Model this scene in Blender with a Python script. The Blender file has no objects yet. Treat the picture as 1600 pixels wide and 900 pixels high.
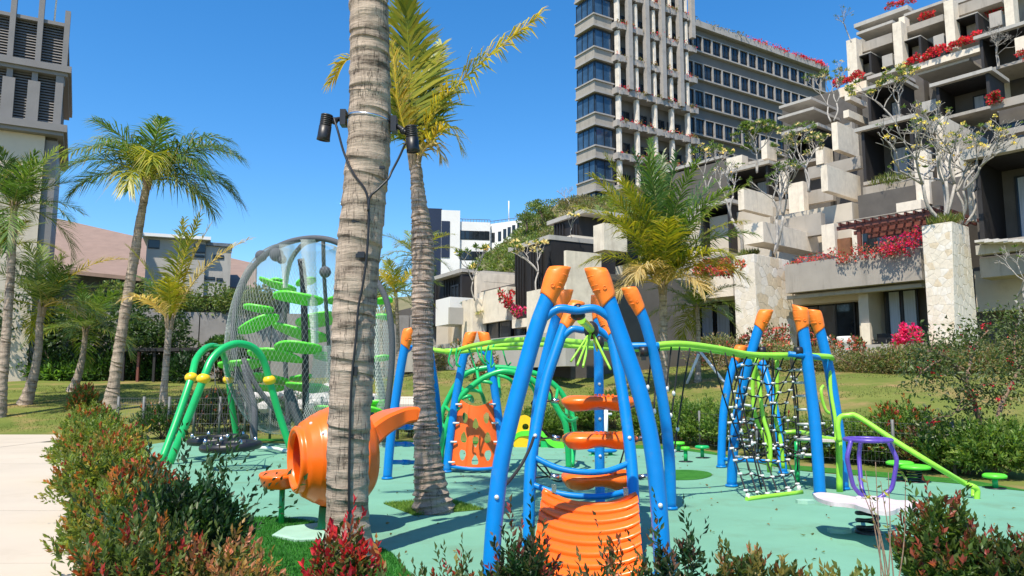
import bpy, bmesh, math, random
import numpy as np
from mathutils import Vector, Matrix
S = bpy.context.scene
COL = S.collection
rnd = random.Random(11)
nr = np.random.default_rng(5)
# ------------------------------------------------------------------ camera
EYE, FPX = 1.75, 1200.0
TH = math.atan(150 / 1200)
CT, ST = math.cos(TH), math.sin(TH)
cam = bpy.data.objects.new('camera', bpy.data.cameras.new('camera'))
COL.objects.link(cam)
cam.location = (0, 0, EYE)
cam.rotation_euler = (math.pi / 2 + TH, 0, 0)
cam.data.sensor_width = 36
cam.data.lens = 36 * FPX / 1600
cam.data.clip_start = 0.05
cam.data.clip_end = 6000
S.camera = cam
# ------------------------------------------------------------------ sky, sun, exposure
SUN = Vector((-0.24, -0.53, 1.0)).normalized()      # towards the sun
world = bpy.data.worlds.new('World')
S.world = world
world.use_nodes = True
wn = world.node_tree.nodes
sky = wn.new('ShaderNodeTexSky')
sky.sky_type = 'NISHITA'
sky.sun_disc = False
sky.sun_elevation = math.asin(SUN.z)
sky.sun_rotation = math.atan2(SUN.x, SUN.y)
sky.altitude = 30
sky.air_density = 1.0
sky.dust_density = 0.35
sky.ozone_density = 4.0
hs_ = wn.new('ShaderNodeHueSaturation')
hs_.inputs['Saturation'].default_value = 1.32
world.node_tree.links.new(sky.outputs[0], hs_.inputs['Color'])
world.node_tree.links.new(hs_.outputs[0], wn['Background'].inputs[0])
wn['Background'].inputs[1].default_value = 0.15
sl = bpy.data.lights.new('sun', 'SUN')
sl.energy = 4.8
sl.angle = math.radians(0.5)
sl.color = (1.0, 0.92, 0.79)
sun = bpy.data.objects.new('sun', sl)
COL.objects.link(sun)
sun.location = (0, 0, 60)
sun.rotation_euler = SUN.to_track_quat('Z', 'Y').to_euler()
S.view_settings.view_transform = 'Standard'
S.view_settings.look = 'None'
S.view_settings.exposure = 0.52
S.view_settings.gamma = 1
S.cycles.max_bounces = 6
S.cycles.transparent_max_bounces = 24


# ------------------------------------------------------------------ measuring from the photograph
def P(px, py, d):
    u, v = (px - 800) / FPX, (py - 450) / FPX
    k = d / (CT + v * ST)
    return Vector((u * k, d, EYE + (ST - v * CT) * k))


def G(px, py, z=0.0):
    u, v = (px - 800) / FPX, (py - 450) / FPX
    k = (z - EYE) / (ST - v * CT)
    return Vector((u * k, k * (CT + v * ST), z))


def R(wpx, d):
    return wpx * d / FPX / 2


def sstep(a, b, x):
    t = min(1.0, max(0.0, (x - a) / (b - a)))
    return t * t * (3 - 2 * t)


def lerp(a, b, t):
    return a + (b - a) * t


def back_edge(x):
    pts = [(-60, 28), (-14, 27.5), (-9.5, 25.5), (0, 25), (4.0, 24.5), (6.0, 20), (8.0, 16.8), (10, 14.6), (14, 13), (60, 13)]
    for (x0, y0), (x1, y1) in zip(pts, pts[1:]):
        if x <= x1:
            return lerp(y0, y1, max(0, (x - x0)) / (x1 - x0))
    return 13


def ground_z(x, y):
    d = y - back_edge(x)
    if d <= 0:
        return 0.0
    m = lerp(lerp(0.125, 0.16, sstep(-10, -3, x)), 0.13, sstep(3, 8, x))
    top = lerp(2.2, 2.9, sstep(-9, -2, x))
    z = m * d * sstep(-0.5, 3.0, d) if d < 3 else m * d
    return top * (1 - math.exp(-(z / top) ** 3)) ** (1 / 3) if z < 3 * top else top


def GR(px, py):
    """the point of the lawn seen at that place"""
    for i in range(60, 2000):
        d = i * 0.05 + 2
        p = P(px, py, d)
        if p.z <= ground_z(p.x, p.y):
            return Vector((p.x, p.y, ground_z(p.x, p.y)))
    return P(px, py, 45)


# ------------------------------------------------------------------ meshes
WORLD = {}


class MB:
    def __init__(s):
        s.v, s.f, s.c, s.sm = [], [], [], []

    def add(s, vs, fs, col=None, smooth=False):
        b = len(s.v)
        s.v.extend(tuple(v) for v in vs)
        for f in fs:
            s.f.append(tuple(b + i for i in f))
            s.c.append(col)
            s.sm.append(smooth)
        return s

    def obox(s, o, a, b, c, col=None):
        o, a, b, c = map(Vector, (o, a, b, c))
        vs = [o, o + a, o + a + b, o + b, o + c, o + a + c, o + a + b + c, o + b + c]
        return s.add(vs, [(0, 3, 2, 1), (4, 5, 6, 7), (0, 1, 5, 4), (1, 2, 6, 5), (2, 3, 7, 6), (3, 0, 4, 7)], col)

    def box(s, c, d, col=None):
        c, d = Vector(c), Vector(d)
        return s.obox(c - d / 2, (d.x, 0, 0), (0, d.y, 0), (0, 0, d.z), col)

    def tube(s, pts, rad, n=10, cap=True, col=None, smooth=True, closed=False):
        pts = [Vector(p) for p in pts]
        m = len(pts)
        if not hasattr(rad, '__len__'):
            rad = [rad] * m
        t0 = (pts[1] - pts[0]).normalized()
        up = Vector((0, 0, 1)) if abs(t0.z) < 0.9 else Vector((1, 0, 0))
        x = t0.cross(up).normalized()
        vs = []
        for i in range(m):
            if closed:
                t = (pts[(i + 1) % m] - pts[i - 1]).normalized()
            else:
                t = (pts[min(i + 1, m - 1)] - pts[max(i - 1, 0)]).normalized()
            x = (x - t * x.dot(t)).normalized()
            y = t.cross(x)
            for k in range(n):
                a = 2 * math.pi * k / n
                vs.append(pts[i] + (x * math.cos(a) + y * math.sin(a)) * rad[i])
        fs = []
        for i in range(m if closed else m - 1):
            for k in range(n):
                j = (i + 1) % m
                fs.append((i * n + k, i * n + (k + 1) % n, j * n + (k + 1) % n, j * n + k))
        s.add(vs, fs, col, smooth)
        if cap and not closed:
            b = len(s.v) - len(vs)
            s.f.append(tuple(b + k for k in reversed(range(n))))
            s.f.append(tuple(b + (m - 1) * n + k for k in range(n)))
            s.c += [col, col]
            s.sm += [False, False]
        return s

    def prism(s, poly, ext, col=None):
        n = len(poly)
        e = Vector(ext)
        vs = [Vector(p) for p in poly] + [Vector(p) + e for p in poly]
        fs = [tuple(reversed(range(n))), tuple(range(n, 2 * n))]
        fs += [(i, (i + 1) % n, n + (i + 1) % n, n + i) for i in range(n)]
        return s.add(vs, fs, col)

    def ell(s, c, r, nu=14, nv=9, col=None, mat3=None):
        c = Vector(c)
        if not hasattr(r, '__len__'):
            r = (r, r, r)
        vs, fs = [], []
        for j in range(nv + 1):
            ph = math.pi * j / nv
            for i in range(nu):
                th = 2 * math.pi * i / nu
                p = Vector((r[0] * math.sin(ph) * math.cos(th), r[1] * math.sin(ph) * math.sin(th), r[2] * math.cos(ph)))
                vs.append(c + (mat3 @ p if mat3 else p))
        for j in range(nv):
            for i in range(nu):
                fs.append((j * nu + i, (j + 1) * nu + i, (j + 1) * nu + (i + 1) % nu, j * nu + (i + 1) % nu))
        return s.add(vs, fs, col, True)

    def lathe(s, prof, o=(0, 0, 0), mat3=None, n=24, col=None, smooth=True, sweep=None):
        o = Vector(o)
        vs, fs = [], []
        m = len(prof)
        for r, z in prof:
            for k in range(n):
                a = 2 * math.pi * k / n
                p = Vector((r * math.cos(a), r * math.sin(a), z))
                vs.append(o + (mat3 @ p if mat3 else p))
        for i in range(m - 1):
            for k in range(n):
                fs.append((i * n + k, i * n + (k + 1) % n, (i + 1) * n + (k + 1) % n, (i + 1) * n + k))
        return s.add(vs, fs, col, smooth)

    def grid(s, fn, nu, nv, col=None, smooth=True):
        vs = [fn(i / nu, j / nv) for j in range(nv + 1) for i in range(nu + 1)]
        w = nu + 1
        fs = [(j * w + i, j * w + i + 1, (j + 1) * w + i + 1, (j + 1) * w + i) for j in range(nv) for i in range(nu)]
        return s.add(vs, fs, col, smooth)

    def build(s, name, mat, parent=None, loc=None, kind=None, fix=True):
        v = np.array(s.v, dtype=np.float64).reshape(-1, 3)
        if parent is not None:
            off = WORLD[parent.name]
        elif loc is not None:
            off = Vector(loc)
        else:
            mn, mx = v.min(0), v.max(0)
            off = Vector(((mn[0] + mx[0]) / 2, (mn[1] + mx[1]) / 2, mn[2]))
        v = v - np.array(off)
        me = bpy.data.meshes.new(name)
        me.from_pydata(v.tolist(), [], s.f)
        me.polygons.foreach_set('use_smooth', s.sm)
        if any(c is not None for c in s.c):
            at = me.color_attributes.new('Col', 'FLOAT_COLOR', 'CORNER')
            tot = np.array([len(f) for f in s.f])
            cols = np.array([(c if c is not None else (.5, .5, .5)) for c in s.c], dtype=np.float32)
            cc = np.repeat(np.concatenate([cols, np.ones((len(cols), 1), np.float32)], 1), tot, axis=0)
            at.data.foreach_set('color', cc.ravel())
        if fix and len(s.f) < 30000:
            bm = bmesh.new()
            bm.from_mesh(me)
            bmesh.ops.recalc_face_normals(bm, faces=bm.faces)
            bm.to_mesh(me)
            bm.free()
        return link(name, me, mat, parent, off, kind)


def link(name, me, mat, parent=None, off=(0, 0, 0), kind=None):
    o = bpy.data.objects.new(name, me)
    COL.objects.link(o)
    if mat is not None:
        if not me.materials:
            me.materials.append(mat)
    if parent is not None:
        o.parent = parent
        WORLD[o.name] = WORLD[parent.name]
    else:
        o.location = off
        WORLD[o.name] = Vector(off)
    if kind:
        o['kind'] = kind
    return o


def tag(o, label, cat, group=None):
    o['label'], o['category'] = label, cat
    if group:
        o['group'] = group
    return o


def thing(name, label, cat, loc=(0, 0, 0), group=None):
    o = bpy.data.objects.new(name, None)
    COL.objects.link(o)
    o.location = loc
    o.empty_display_size = 0.3
    WORLD[o.name] = Vector(loc)
    return tag(o, label, cat, group)


def copy_part(src, parent, delta=(0, 0, 0)):
    o = src.copy()
    COL.objects.link(o)
    o.parent = parent
    o.location = Vector(src.location) + Vector(delta)
    WORLD[o.name] = WORLD[parent.name] + o.location
    return o


def curve(pts, n=8):
    """smooth curve through the points"""
    pts = [Vector(p) for p in pts]
    if len(pts) == 2:
        return [pts[0].lerp(pts[1], i / n) for i in range(n + 1)]
    q = [pts[0] * 2 - pts[1]] + pts + [pts[-1] * 2 - pts[-2]]
    out = []
    for i in range(1, len(q) - 2):
        a, b, c, d = q[i - 1:i + 3]
        for k in range(n):
            t = k / n
            out.append(0.5 * ((2 * b) + (c - a) * t + (2 * a - 5 * b + 4 * c - d) * t * t + (3 * b - a - 3 * c + d) * t ** 3))
    out.append(pts[-1])
    return out


def interp(vals, m):
    k = len(vals) - 1
    out = []
    for i in range(m):
        t = i / (m - 1) * k
        j = min(int(t), k - 1)
        out.append(lerp(vals[j], vals[j + 1], t - j))
    return out


# ------------------------------------------------------------------ materials
def mat(name, col, rough=0.6, var=0.12, scale=5.0, bump=0.0, bscale=60.0, metal=0.0, spec=0.5, coat=0.0, stretch=None, col2=None, dirt=None, detail=6, streak=None):
    m = bpy.data.materials.new(name)
    m.use_nodes = True
    nt = m.node_tree
    N, L = nt.nodes, nt.links
    b = N['Principled BSDF']
    b.inputs['Roughness'].default_value = rough
    b.inputs['Metallic'].default_value = metal
    b.inputs['Specular IOR Level'].default_value = spec
    b.inputs['Coat Weight'].default_value = coat
    tc = N.new('ShaderNodeTexCoord')
    mp = N.new('ShaderNodeMapping')
    L.new(tc.outputs['Object'], mp.inputs[0])
    if stretch:
        mp.inputs['Scale'].default_value = stretch
    no = N.new('ShaderNodeTexNoise')
    no.inputs['Scale'].default_value = scale
    no.inputs['Detail'].default_value = detail
    no.inputs['Roughness'].default_value = 0.62
    L.new(mp.outputs[0], no.inputs['Vector'])
    rp = N.new('ShaderNodeValToRGB')
    c2 = col2 or tuple(min(1, c * (1 + var)) for c in col)
    c1 = col if col2 else tuple(c * (1 - var) for c in col)
    rp.color_ramp.elements[0].position = 0.32
    rp.color_ramp.elements[1].position = 0.68
    rp.color_ramp.elements[0].color = (*c1, 1)
    rp.color_ramp.elements[1].color = (*c2, 1)
    L.new(no.outputs[0], rp.inputs[0])
    out = rp.outputs[0]
    if dirt:
        dcol, dscale, lo, hi = dirt
        n2 = N.new('ShaderNodeTexNoise')
        n2.inputs['Scale'].default_value = dscale
        if streak:
            m2 = N.new('ShaderNodeMapping')
            m2.inputs['Scale'].default_value = streak
            L.new(tc.outputs['Object'], m2.inputs[0])
        n2.inputs['Detail'].default_value = 7
        n2.inputs['Roughness'].default_value = 0.7
        L.new((m2 if streak else tc).outputs[0] if streak else tc.outputs['Object'], n2.inputs['Vector'])
        r2 = N.new('ShaderNodeMapRange')
        r2.inputs[1].default_value = lo
        r2.inputs[2].default_value = hi
        L.new(n2.outputs[0], r2.inputs[0])
        mx = N.new('ShaderNodeMix')
        mx.data_type = 'RGBA'
        mx.inputs[7].default_value = (*dcol, 1)
        L.new(r2.outputs[0], mx.inputs[0])
        L.new(out, mx.inputs[6])
        out = mx.outputs[2]
    L.new(out, b.inputs['Base Color'])
    if bump:
        n3 = N.new('ShaderNodeTexNoise')
        n3.inputs['Scale'].default_value = bscale
        n3.inputs['Detail'].default_value = 5
        L.new(mp.outputs[0], n3.inputs['Vector'])
        bp = N.new('ShaderNodeBump')
        bp.inputs['Strength'].default_value = bump
        bp.inputs['Distance'].default_value = 0.02
        L.new(n3.outputs[0], bp.inputs['Height'])
        L.new(bp.outputs[0], b.inputs['Normal'])
    return m


def leafmat(name, rough=0.45, trans=0.35, tcol=(1.0, 1.0, 0.45), spec=0.4):
    m = bpy.data.materials.new(name)
    m.use_nodes = True
    nt = m.node_tree
    N, L = nt.nodes, nt.links
    b = N['Principled BSDF']
    b.inputs['Roughness'].default_value = rough
    b.inputs['Specular IOR Level'].default_value = spec
    at = N.new('ShaderNodeAttribute')
    at.attribute_name = 'Col'
    L.new(at.outputs['Color'], b.inputs['Base Color'])
    tr = N.new('ShaderNodeBsdfTranslucent')
    mu = N.new('ShaderNodeMix')
    mu.data_type = 'RGBA'
    mu.blend_type = 'MULTIPLY'
    mu.inputs[0].default_value = 1
    mu.inputs[7].default_value = (*tcol, 1)
    L.new(at.outputs['Color'], mu.inputs[6])
    gm = N.new('ShaderNodeMix')
    gm.data_type = 'RGBA'
    gm.blend_type = 'ADD'
    gm.inputs[0].default_value = 1
    L.new(mu.outputs[2], gm.inputs[6])
    L.new(mu.outputs[2], gm.inputs[7])
    L.new(gm.outputs[2], tr.inputs['Color'])
    ms = N.new('ShaderNodeMixShader')
    ms.inputs[0].default_value = trans
    L.new(b.outputs[0], ms.inputs[1])
    L.new(tr.outputs[0], ms.inputs[2])
    L.new(ms.outputs[0], N['Material Output'].inputs[0])
    return m


def attrmat(name, rough=0.5, scale=30, var=0.2):
    m = mat(name, (.5, .5, .5), rough, 0, scale)
    nt = m.node_tree
    N, L = nt.nodes, nt.links
    b = N['Principled BSDF']
    at = N.new('ShaderNodeAttribute')
    at.attribute_name = 'Col'
    no = N.new('ShaderNodeTexNoise')
    no.inputs['Scale'].default_value = scale
    no.inputs['Detail'].default_value = 6
    tc = N.new('ShaderNodeTexCoord')
    L.new(tc.outputs['Object'], no.inputs['Vector'])
    mr = N.new('ShaderNodeMapRange')
    mr.inputs[1].default_value, mr.inputs[2].default_value = .3, .7
    mr.inputs[3].default_value, mr.inputs[4].default_value = 1 - var, 1 + var
    L.new(no.outputs[0], mr.inputs[0])
    mx = N.new('ShaderNodeVectorMath')
    mx.operation = 'SCALE'
    L.new(at.outputs['Color'], mx.inputs[0])
    L.new(mr.outputs[0], mx.inputs['Scale'])
    L.new(mx.outputs[0], b.inputs['Base Color'])
    return m


def bark(name, c_dark, c_light, ring=14.0):
    """palm bark: pale ring scars, dark fissures"""
    m = mat(name, c_light, 0.85, 0, 9, 0)
    nt = m.node_tree
    N, L = nt.nodes, nt.links
    b = N['Principled BSDF']
    tc = N.new('ShaderNodeTexCoord')

    def noise(sx, sz, scale, det):
        mp = N.new('ShaderNodeMapping')
        mp.inputs['Scale'].default_value = (sx, sx, sz)
        L.new(tc.outputs['Object'], mp.inputs[0])
        no = N.new('ShaderNodeTexNoise')
        no.inputs['Scale'].default_value = scale
        no.inputs['Detail'].default_value = det
        no.inputs['Roughness'].default_value = 0.7
        L.new(mp.outputs[0], no.inputs['Vector'])
        return no
    n1 = noise(0.35, 3.2, ring * 0.5, 7)
    n2 = noise(1, 1, 2.6, 6)
    n3 = noise(3.0, 0.6, 12, 5)
    ad = N.new('ShaderNodeMath')
    ad.operation = 'MULTIPLY_ADD'
    ad.inputs[1].default_value = 0.55
    L.new(n2.outputs[0], ad.inputs[0])
    L.new(n1.outputs[0], ad.inputs[2])
    a2 = N.new('ShaderNodeMath')
    a2.operation = 'MULTIPLY_ADD'
    a2.inputs[1].default_value = 0.3
    L.new(n3.outputs[0], a2.inputs[0])
    L.new(ad.outputs[0], a2.inputs[2])
    rp = N.new('ShaderNodeValToRGB')
    e = rp.color_ramp.elements
    e[0].position, e[0].color = 0.40, (*c_dark, 1)
    e[1].position, e[1].color = 0.60, (*c_light, 1)
    x = e.new(0.47)
    x.color = (*[(p * 0.45 + q * 0.55) for p, q in zip(c_dark, c_light)], 1)
    a3 = N.new('ShaderNodeMath')
    a3.operation = 'MULTIPLY'
    a3.inputs[1].default_value = 0.55
    L.new(a2.outputs[0], a3.inputs[0])
    L.new(a3.outputs[0], rp.inputs[0])
    n4 = noise(2.4, 0.28, 3.2, 3)
    sb = N.new('ShaderNodeMath')
    sb.operation = 'SUBTRACT'
    sb.inputs[1].default_value = 0.5
    L.new(n4.outputs[0], sb.inputs[0])
    ab = N.new('ShaderNodeMath')
    ab.operation = 'ABSOLUTE'
    L.new(sb.outputs[0], ab.inputs[0])
    mr = N.new('ShaderNodeMapRange')
    mr.inputs[2].default_value = 0.016
    mr.inputs[3].default_value = 0.28
    L.new(ab.outputs[0], mr.inputs[0])
    vm = N.new('ShaderNodeVectorMath')
    vm.operation = 'SCALE'
    L.new(rp.outputs[0], vm.inputs[0])
    L.new(mr.outputs[0], vm.inputs['Scale'])
    L.new(vm.outputs[0], b.inputs['Base Color'])
    bp = N.new('ShaderNodeBump')
    bp.inputs['Strength'].default_value = 0.9
    bp.inputs['Distance'].default_value = 0.03
    L.new(a2.outputs[0], bp.inputs['Height'])
    L.new(bp.outputs[0], b.inputs['Normal'])
    b.inputs['Specular IOR Level'].default_value = 0.2
    return m


M = {}
M['blue'] = mat('blue_paint', (0.001, 0.195, 0.56), 0.36, 0.08, 3, 0.03, 90, coat=0.05, spec=0.32, dirt=((0.06, 0.20, 0.42), 7, .56, .85))
M['cap'] = mat('orange_rubber_cap', (0.98, 0.21, 0.015), 0.45, 0.08, 8, 0.05, 120)
M['orange'] = mat('orange_plastic', (0.98, 0.15, 0.006), 0.3, 0.07, 3, 0.03, 40, coat=0.1, dirt=((0.55, 0.10, 0.02), 7, .62, .9))
M['slat_orange'] = mat('orange_panel', (0.88, 0.13, 0.012), 0.42, 0.1, 5, 0.05, 60, dirt=((0.5, 0.12, 0.04), 6, .6, .9))
M['lime'] = mat('lime_paint', (0.30, 0.66, 0.05), 0.35, 0.1, 5, 0.02, 80, dirt=((0.2, 0.33, 0.1), 12, .6, .85))
M['green'] = mat('green_paint', (0.012, 0.42, 0.11), 0.32, 0.08, 4, 0.02, 80, coat=0.15)
M['plate'] = mat('green_plate', (0.11, 0.66, 0.035), 0.4, 0.1, 4)
M['yellow'] = mat('yellow_plastic', (0.90, 0.52, 0.01), 0.35, 0.06, 6)
M['purple'] = mat('purple_paint', (0.10, 0.055, 0.36), 0.35, 0.08, 5, dirt=((0.2, 0.16, 0.42), 14, .55, .8))
M['rope'] = mat('black_rope', (0.018, 0.018, 0.02), 0.8, 0.3, 60, 0.4, 200)
M['clamp'] = mat('grey_clamp', (0.62, 0.62, 0.60), 0.4, 0.15, 20)
M['black'] = mat('black_plastic', (0.014, 0.014, 0.016), 0.42, 0.2, 9)
M['steel'] = mat('steel', (0.62, 0.62, 0.63), 0.25, 0.1, 9, metal=1.0)
M['galv'] = mat('galvanised', (0.13, 0.135, 0.13), 0.6, 0.2, 9, metal=0.2)
M['greyrope'] = mat('grey_net_rope', (0.085, 0.09, 0.10), 0.8, 0.3, 40, 0.6, 120)
M['net'] = mat('grey_net', (0.30, 0.33, 0.31), 0.7, 0.2, 10)
M['white_net'] = mat('white_net', (0.55, 0.60, 0.55), 0.7, 0.1, 10)
M['board'] = mat('white_board', (0.66, 0.56, 0.56), 0.45, 0.1, 4, dirt=((0.45, 0.38, 0.36), 5, .55, .8))
M['teal'] = mat('teal_rubber', (0.155, 0.345, 0.240), 0.85, 0.09, 0.7, 0.25, 260, spec=0.25, dirt=((0.135, 0.235, 0.145), 1.1, .52, .80))
M['pad'] = mat('teal_pad', (0.30, 0.50, 0.38), 0.8, 0.1, 3, 0.2, 150)
M['turf'] = mat('artificial_turf', (0.03, 0.16, 0.02), 0.9, 0.25, 3, 0.8, 260, spec=0.15, col2=(0.055, 0.24, 0.03))
M['turfdry'] = mat('yellowish_turf', (0.09, 0.20, 0.03), 0.9, 0.25, 6, 0.8, 200, spec=0.15, col2=(0.17, 0.28, 0.04))  # lighter, yellower green than the other turf
M['blade'] = leafmat('grass_blades', 0.6, 0.3)
M['path'] = mat('path_concrete', (0.51, 0.44, 0.345), 0.8, 0.06, 0.35, 0.15, 160, spec=0.3, dirt=((0.42, 0.35, 0.26), 0.8, .55, .85))
M['lawn'] = mat('lawn', (0.105, 0.14, 0.028), 0.95, 0.2, 0.55, 0.6, 60, spec=0.1, col2=(0.17, 0.19, 0.045), dirt=((0.30, 0.20, 0.09), 0.42, .49, .68))
M['stone'] = mat('cream_stone', (0.72, 0.635, 0.51), 0.8, 0.10, 2.2, 0.3, 22, spec=0.3, dirt=((0.48, 0.40, 0.31), 2.0, .52, .80), streak=(1, 1, .22))
M['stone2'] = mat('cream_stone_slab', (0.72, 0.64, 0.52), 0.8, 0.1, 5, 0.3, 30, spec=0.3)
M['stone3'] = mat('tan_stone_slab', (0.64, 0.53, 0.38), 0.8, 0.14, 6, 0.3, 30, spec=0.3)
M['stone4'] = mat('pale_stone_slab', (0.75, 0.69, 0.60), 0.8, 0.12, 6, 0.3, 30, spec=0.3)
M['mortar'] = mat('mortar', (0.66, 0.59, 0.49), 0.9, 0.1, 12, 0.2, 60)
M['grey'] = mat('grey_render', (0.35, 0.315, 0.27), 0.85, 0.08, 0.8, 0.1, 40, spec=0.3, dirt=((0.19, 0.175, 0.15), 1.1, .52, .80), streak=(1.6, 1.6, .2))
M['grey2'] = mat('light_grey_render', (0.42, 0.395, 0.355), 0.85, 0.07, 0.9, 0.1, 40, spec=0.3, dirt=((0.27, 0.25, 0.22), 1.2, .52, .80), streak=(1.6, 1.6, .2))
M['towerwall'] = mat('tower_wall', (0.165, 0.155, 0.145), 0.8, 0.08, 0.5, 0.05, 20, spec=0.3)
M['towerledge'] = mat('tower_ledge', (0.36, 0.335, 0.31), 0.85, 0.1, 0.8, 0.1, 20, dirt=((0.22, 0.20, 0.18), 0.9, .55, .8))
M['towerpost'] = mat('tower_post', (0.75, 0.69, 0.60), 0.85, 0.12, 0.9, 0.1, 20, dirt=((0.42, 0.38, 0.33), 1.2, .55, .85))
M['darkwood'] = mat('dark_timber', (0.016, 0.0135, 0.013), 0.65, 0.35, 2, 0.3, 40, stretch=(1, 1, .15))
M['recess'] = mat('shaded_room_wall', (0.105, 0.093, 0.08), 0.85, 0.15, 1)  # dark base colour stands in for the shade of rooms and recesses
M['glass'] = mat('window_glass', (0.018, 0.024, 0.030), 0.05, 0.5, 0.6, spec=0.55)
M['blueglass'] = mat('blue_window_glass', (0.04, 0.085, 0.15), 0.06, 0.5, 0.4, spec=0.7)
M['frame'] = mat('black_frame', (0.012, 0.013, 0.015), 0.4, 0.2, 4)
M['curtain'] = mat('curtain', (0.42, 0.46, 0.52), 0.9, 0.2, 1, stretch=(9, 9, 0.4))
M['redwood'] = mat('red_timber', (0.15, 0.045, 0.030), 0.6, 0.3, 3, 0.2, 50, stretch=(1, 1, .3))
M['brownwood'] = mat('brown_door', (0.20, 0.085, 0.035), 0.5, 0.3, 3)
M['bluestone'] = mat('slate_planter', (0.13, 0.15, 0.17), 0.5, 0.3, 2.5, 0.2, 30)
M['louvre'] = mat('louvre_grey', (0.20, 0.188, 0.18), 0.6, 0.07, 1)
M['cream'] = mat('cream_render', (0.55, 0.48, 0.38), 0.85, 0.07, 0.7, dirt=((0.40, 0.34, 0.26), 0.5, .55, .8))
M['roofbrown'] = mat('brown_roof', (0.24, 0.165, 0.13), 0.85, 0.1, 1.2, 0.2, 20)
M['white'] = mat('white_render', (0.78, 0.77, 0.75), 0.8, 0.05, 0.3)
M['navy'] = mat('navy_cladding', (0.018, 0.026, 0.055), 0.4, 0.1, 0.3)
M['hillsoil'] = mat('hill_soil', (0.13, 0.13, 0.06), 0.95, 0.3, 0.15, 0.4, 3, col2=(0.22, 0.18, 0.10))
M['wallgrey'] = mat('retaining_wall', (0.26, 0.245, 0.23), 0.9, 0.13, 0.6, 0.2, 20, dirt=((0.13, 0.12, 0.11), 0.7, .5, .8))
M['rock'] = mat('pale_rock', (0.55, 0.51, 0.46), 0.9, 0.15, 3, 0.5, 14)
M['leaf'] = leafmat('leaf')
M['frond'] = leafmat('palm_frond', 0.42, 0.3)
M['flower'] = leafmat('petals', 0.6, 0.35, (1, .8, .8))
M['bark'] = bark('palm_bark', (0.095, 0.070, 0.052), (0.50, 0.40, 0.305), 9)
M['bark2'] = bark('ringed_palm_bark', (0.13, 0.088, 0.062), (0.52, 0.41, 0.32), 18)
M['woodbark'] = mat('grey_bark', (0.36, 0.33, 0.29), 0.85, 0.25, 6, 0.5, 40)
M['brownbark'] = mat('brown_bark', (0.20, 0.13, 0.085), 0.9, 0.3, 8, 0.5, 40)
M['petiole'] = mat('petiole', (0.32, 0.30, 0.07), 0.6, 0.2, 4)
M['fibre'] = mat('palm_fibre', (0.33, 0.24, 0.15), 0.9, 0.35, 20, 0.6, 60, stretch=(3, 3, .4))

# ================================================================== ground, path, playground surface
def axis(lo, hi, near_lo, near_hi, fine, coarse_n):
    a = list(np.arange(near_lo, near_hi + 1e-6, fine))
    l = [near_lo - (near_lo - lo) * ((i / coarse_n) ** 2.2) for i in range(coarse_n, 0, -1)]
    r = [near_hi + (hi - near_hi) * ((i / coarse_n) ** 2.2) for i in range(1, coarse_n + 1)]
    return l + a + r


gx = axis(-2500, 2500, -48, 40, 0.8, 14)
gy = axis(-600, 4000, -4, 60, 0.8, 14)
mb = MB()
nx = len(gx)
mb.add([(x, y, ground_z(x, y) + (0.02 * math.sin(x * 1.3 + y * .7) + .02 * math.sin(y * 1.9 - x) if ground_z(x, y) > .1 else 0)) for y in gy for x in gx],
       [(j * nx + i, j * nx + i + 1, (j + 1) * nx + i + 1, (j + 1) * nx + i) for j in range(len(gy) - 1) for i in range(nx - 1)], None, True)
mb.build('lawn_ground', M['lawn'], loc=(0, 0, 0), kind='structure')


def sheet(name, pts, z, m, th=0.0):
    mb = MB()
    if th:
        mb.prism([(p[0], p[1], z - th) for p in pts], (0, 0, th))
    else:
        mb.add([(p[0], p[1], z) for p in pts], [tuple(range(len(pts)))])
    o = mb.build(name, m, loc=(0, 0, 0), kind='structure')
    bm = bmesh.new()
    bm.from_mesh(o.data)
    bmesh.ops.triangulate(bm, faces=[f for f in bm.faces if len(f.verts) > 4])
    for f in bm.faces:
        if abs(f.normal.z) > .9 and f.normal.z < 0 and not th:
            f.normal_flip()
    bm.to_mesh(o.data)
    bm.free()
    return o


def loop(pxpts, n=5):
    pts = [G(x, y) for x, y in pxpts]
    q = curve([pts[-1]] + pts + [pts[0], pts[1]], n)
    return q[n:-n - n] if False else q[n:n * (len(pts) + 1)]


teal_px = [(1720, 778), (1600, 768), (1500, 757), (1400, 748), (1240, 735), (1130, 713), (1060, 703), (900, 699), (760, 697), (650, 695), (520, 695),
           (400, 693), (330, 691), (278, 690), (240, 694), (218, 702), (212, 714), (232, 730), (265, 744), (290, 756), (300, 780), (285, 810), (270, 850), (260, 900), (250, 1000), (200, 1300)]
tp = [G(*p) for p in teal_px]
tp = curve(tp, 4) + [G(1900, 1300)]
sheet('playground_surface', tp, 0.006, M['teal'])
edge_pts = [Vector((-1.9, -3, 0)), G(260, 1300), G(190, 930), G(150, 800), G(118, 720), G(84, 678)]


def path_edge(y):
    for a, b in zip(edge_pts, edge_pts[1:]):
        if a.y <= y <= b.y:
            return lerp(a.x, b.x, (y - a.y) / (b.y - a.y))
    return edge_pts[-1].x


ycut = [-3, 1.5, 4.6, 7.7, 10.8, 13.9, 17.0, 20.1, 23.2, 26.7]
for y0, y1 in zip(ycut, ycut[1:]):
    for xa, xb in ((-60, -14.05), (-14.03, None)):
        n_ = 5
        right = [(path_edge(lerp(y0, y1 - .014, i / n_)) if xb is None else xb, lerp(y0, y1 - .014, i / n_)) for i in range(n_ + 1)]
        if xb is None and min(r[0] for r in right) < xa:
            continue
        sheet('path_slab', [(xa, y0)] + right + [(xa, y1 - .014)], 0.032 + rnd.uniform(-.003, .003), M['path'], 0.05)
sheet('path_base', [(-60, -3)] + [(path_edge(y), y) for y in np.linspace(-3, 26.6, 20)] + [(-60, 26.6)], 0.012, M['hillsoil'])
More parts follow.
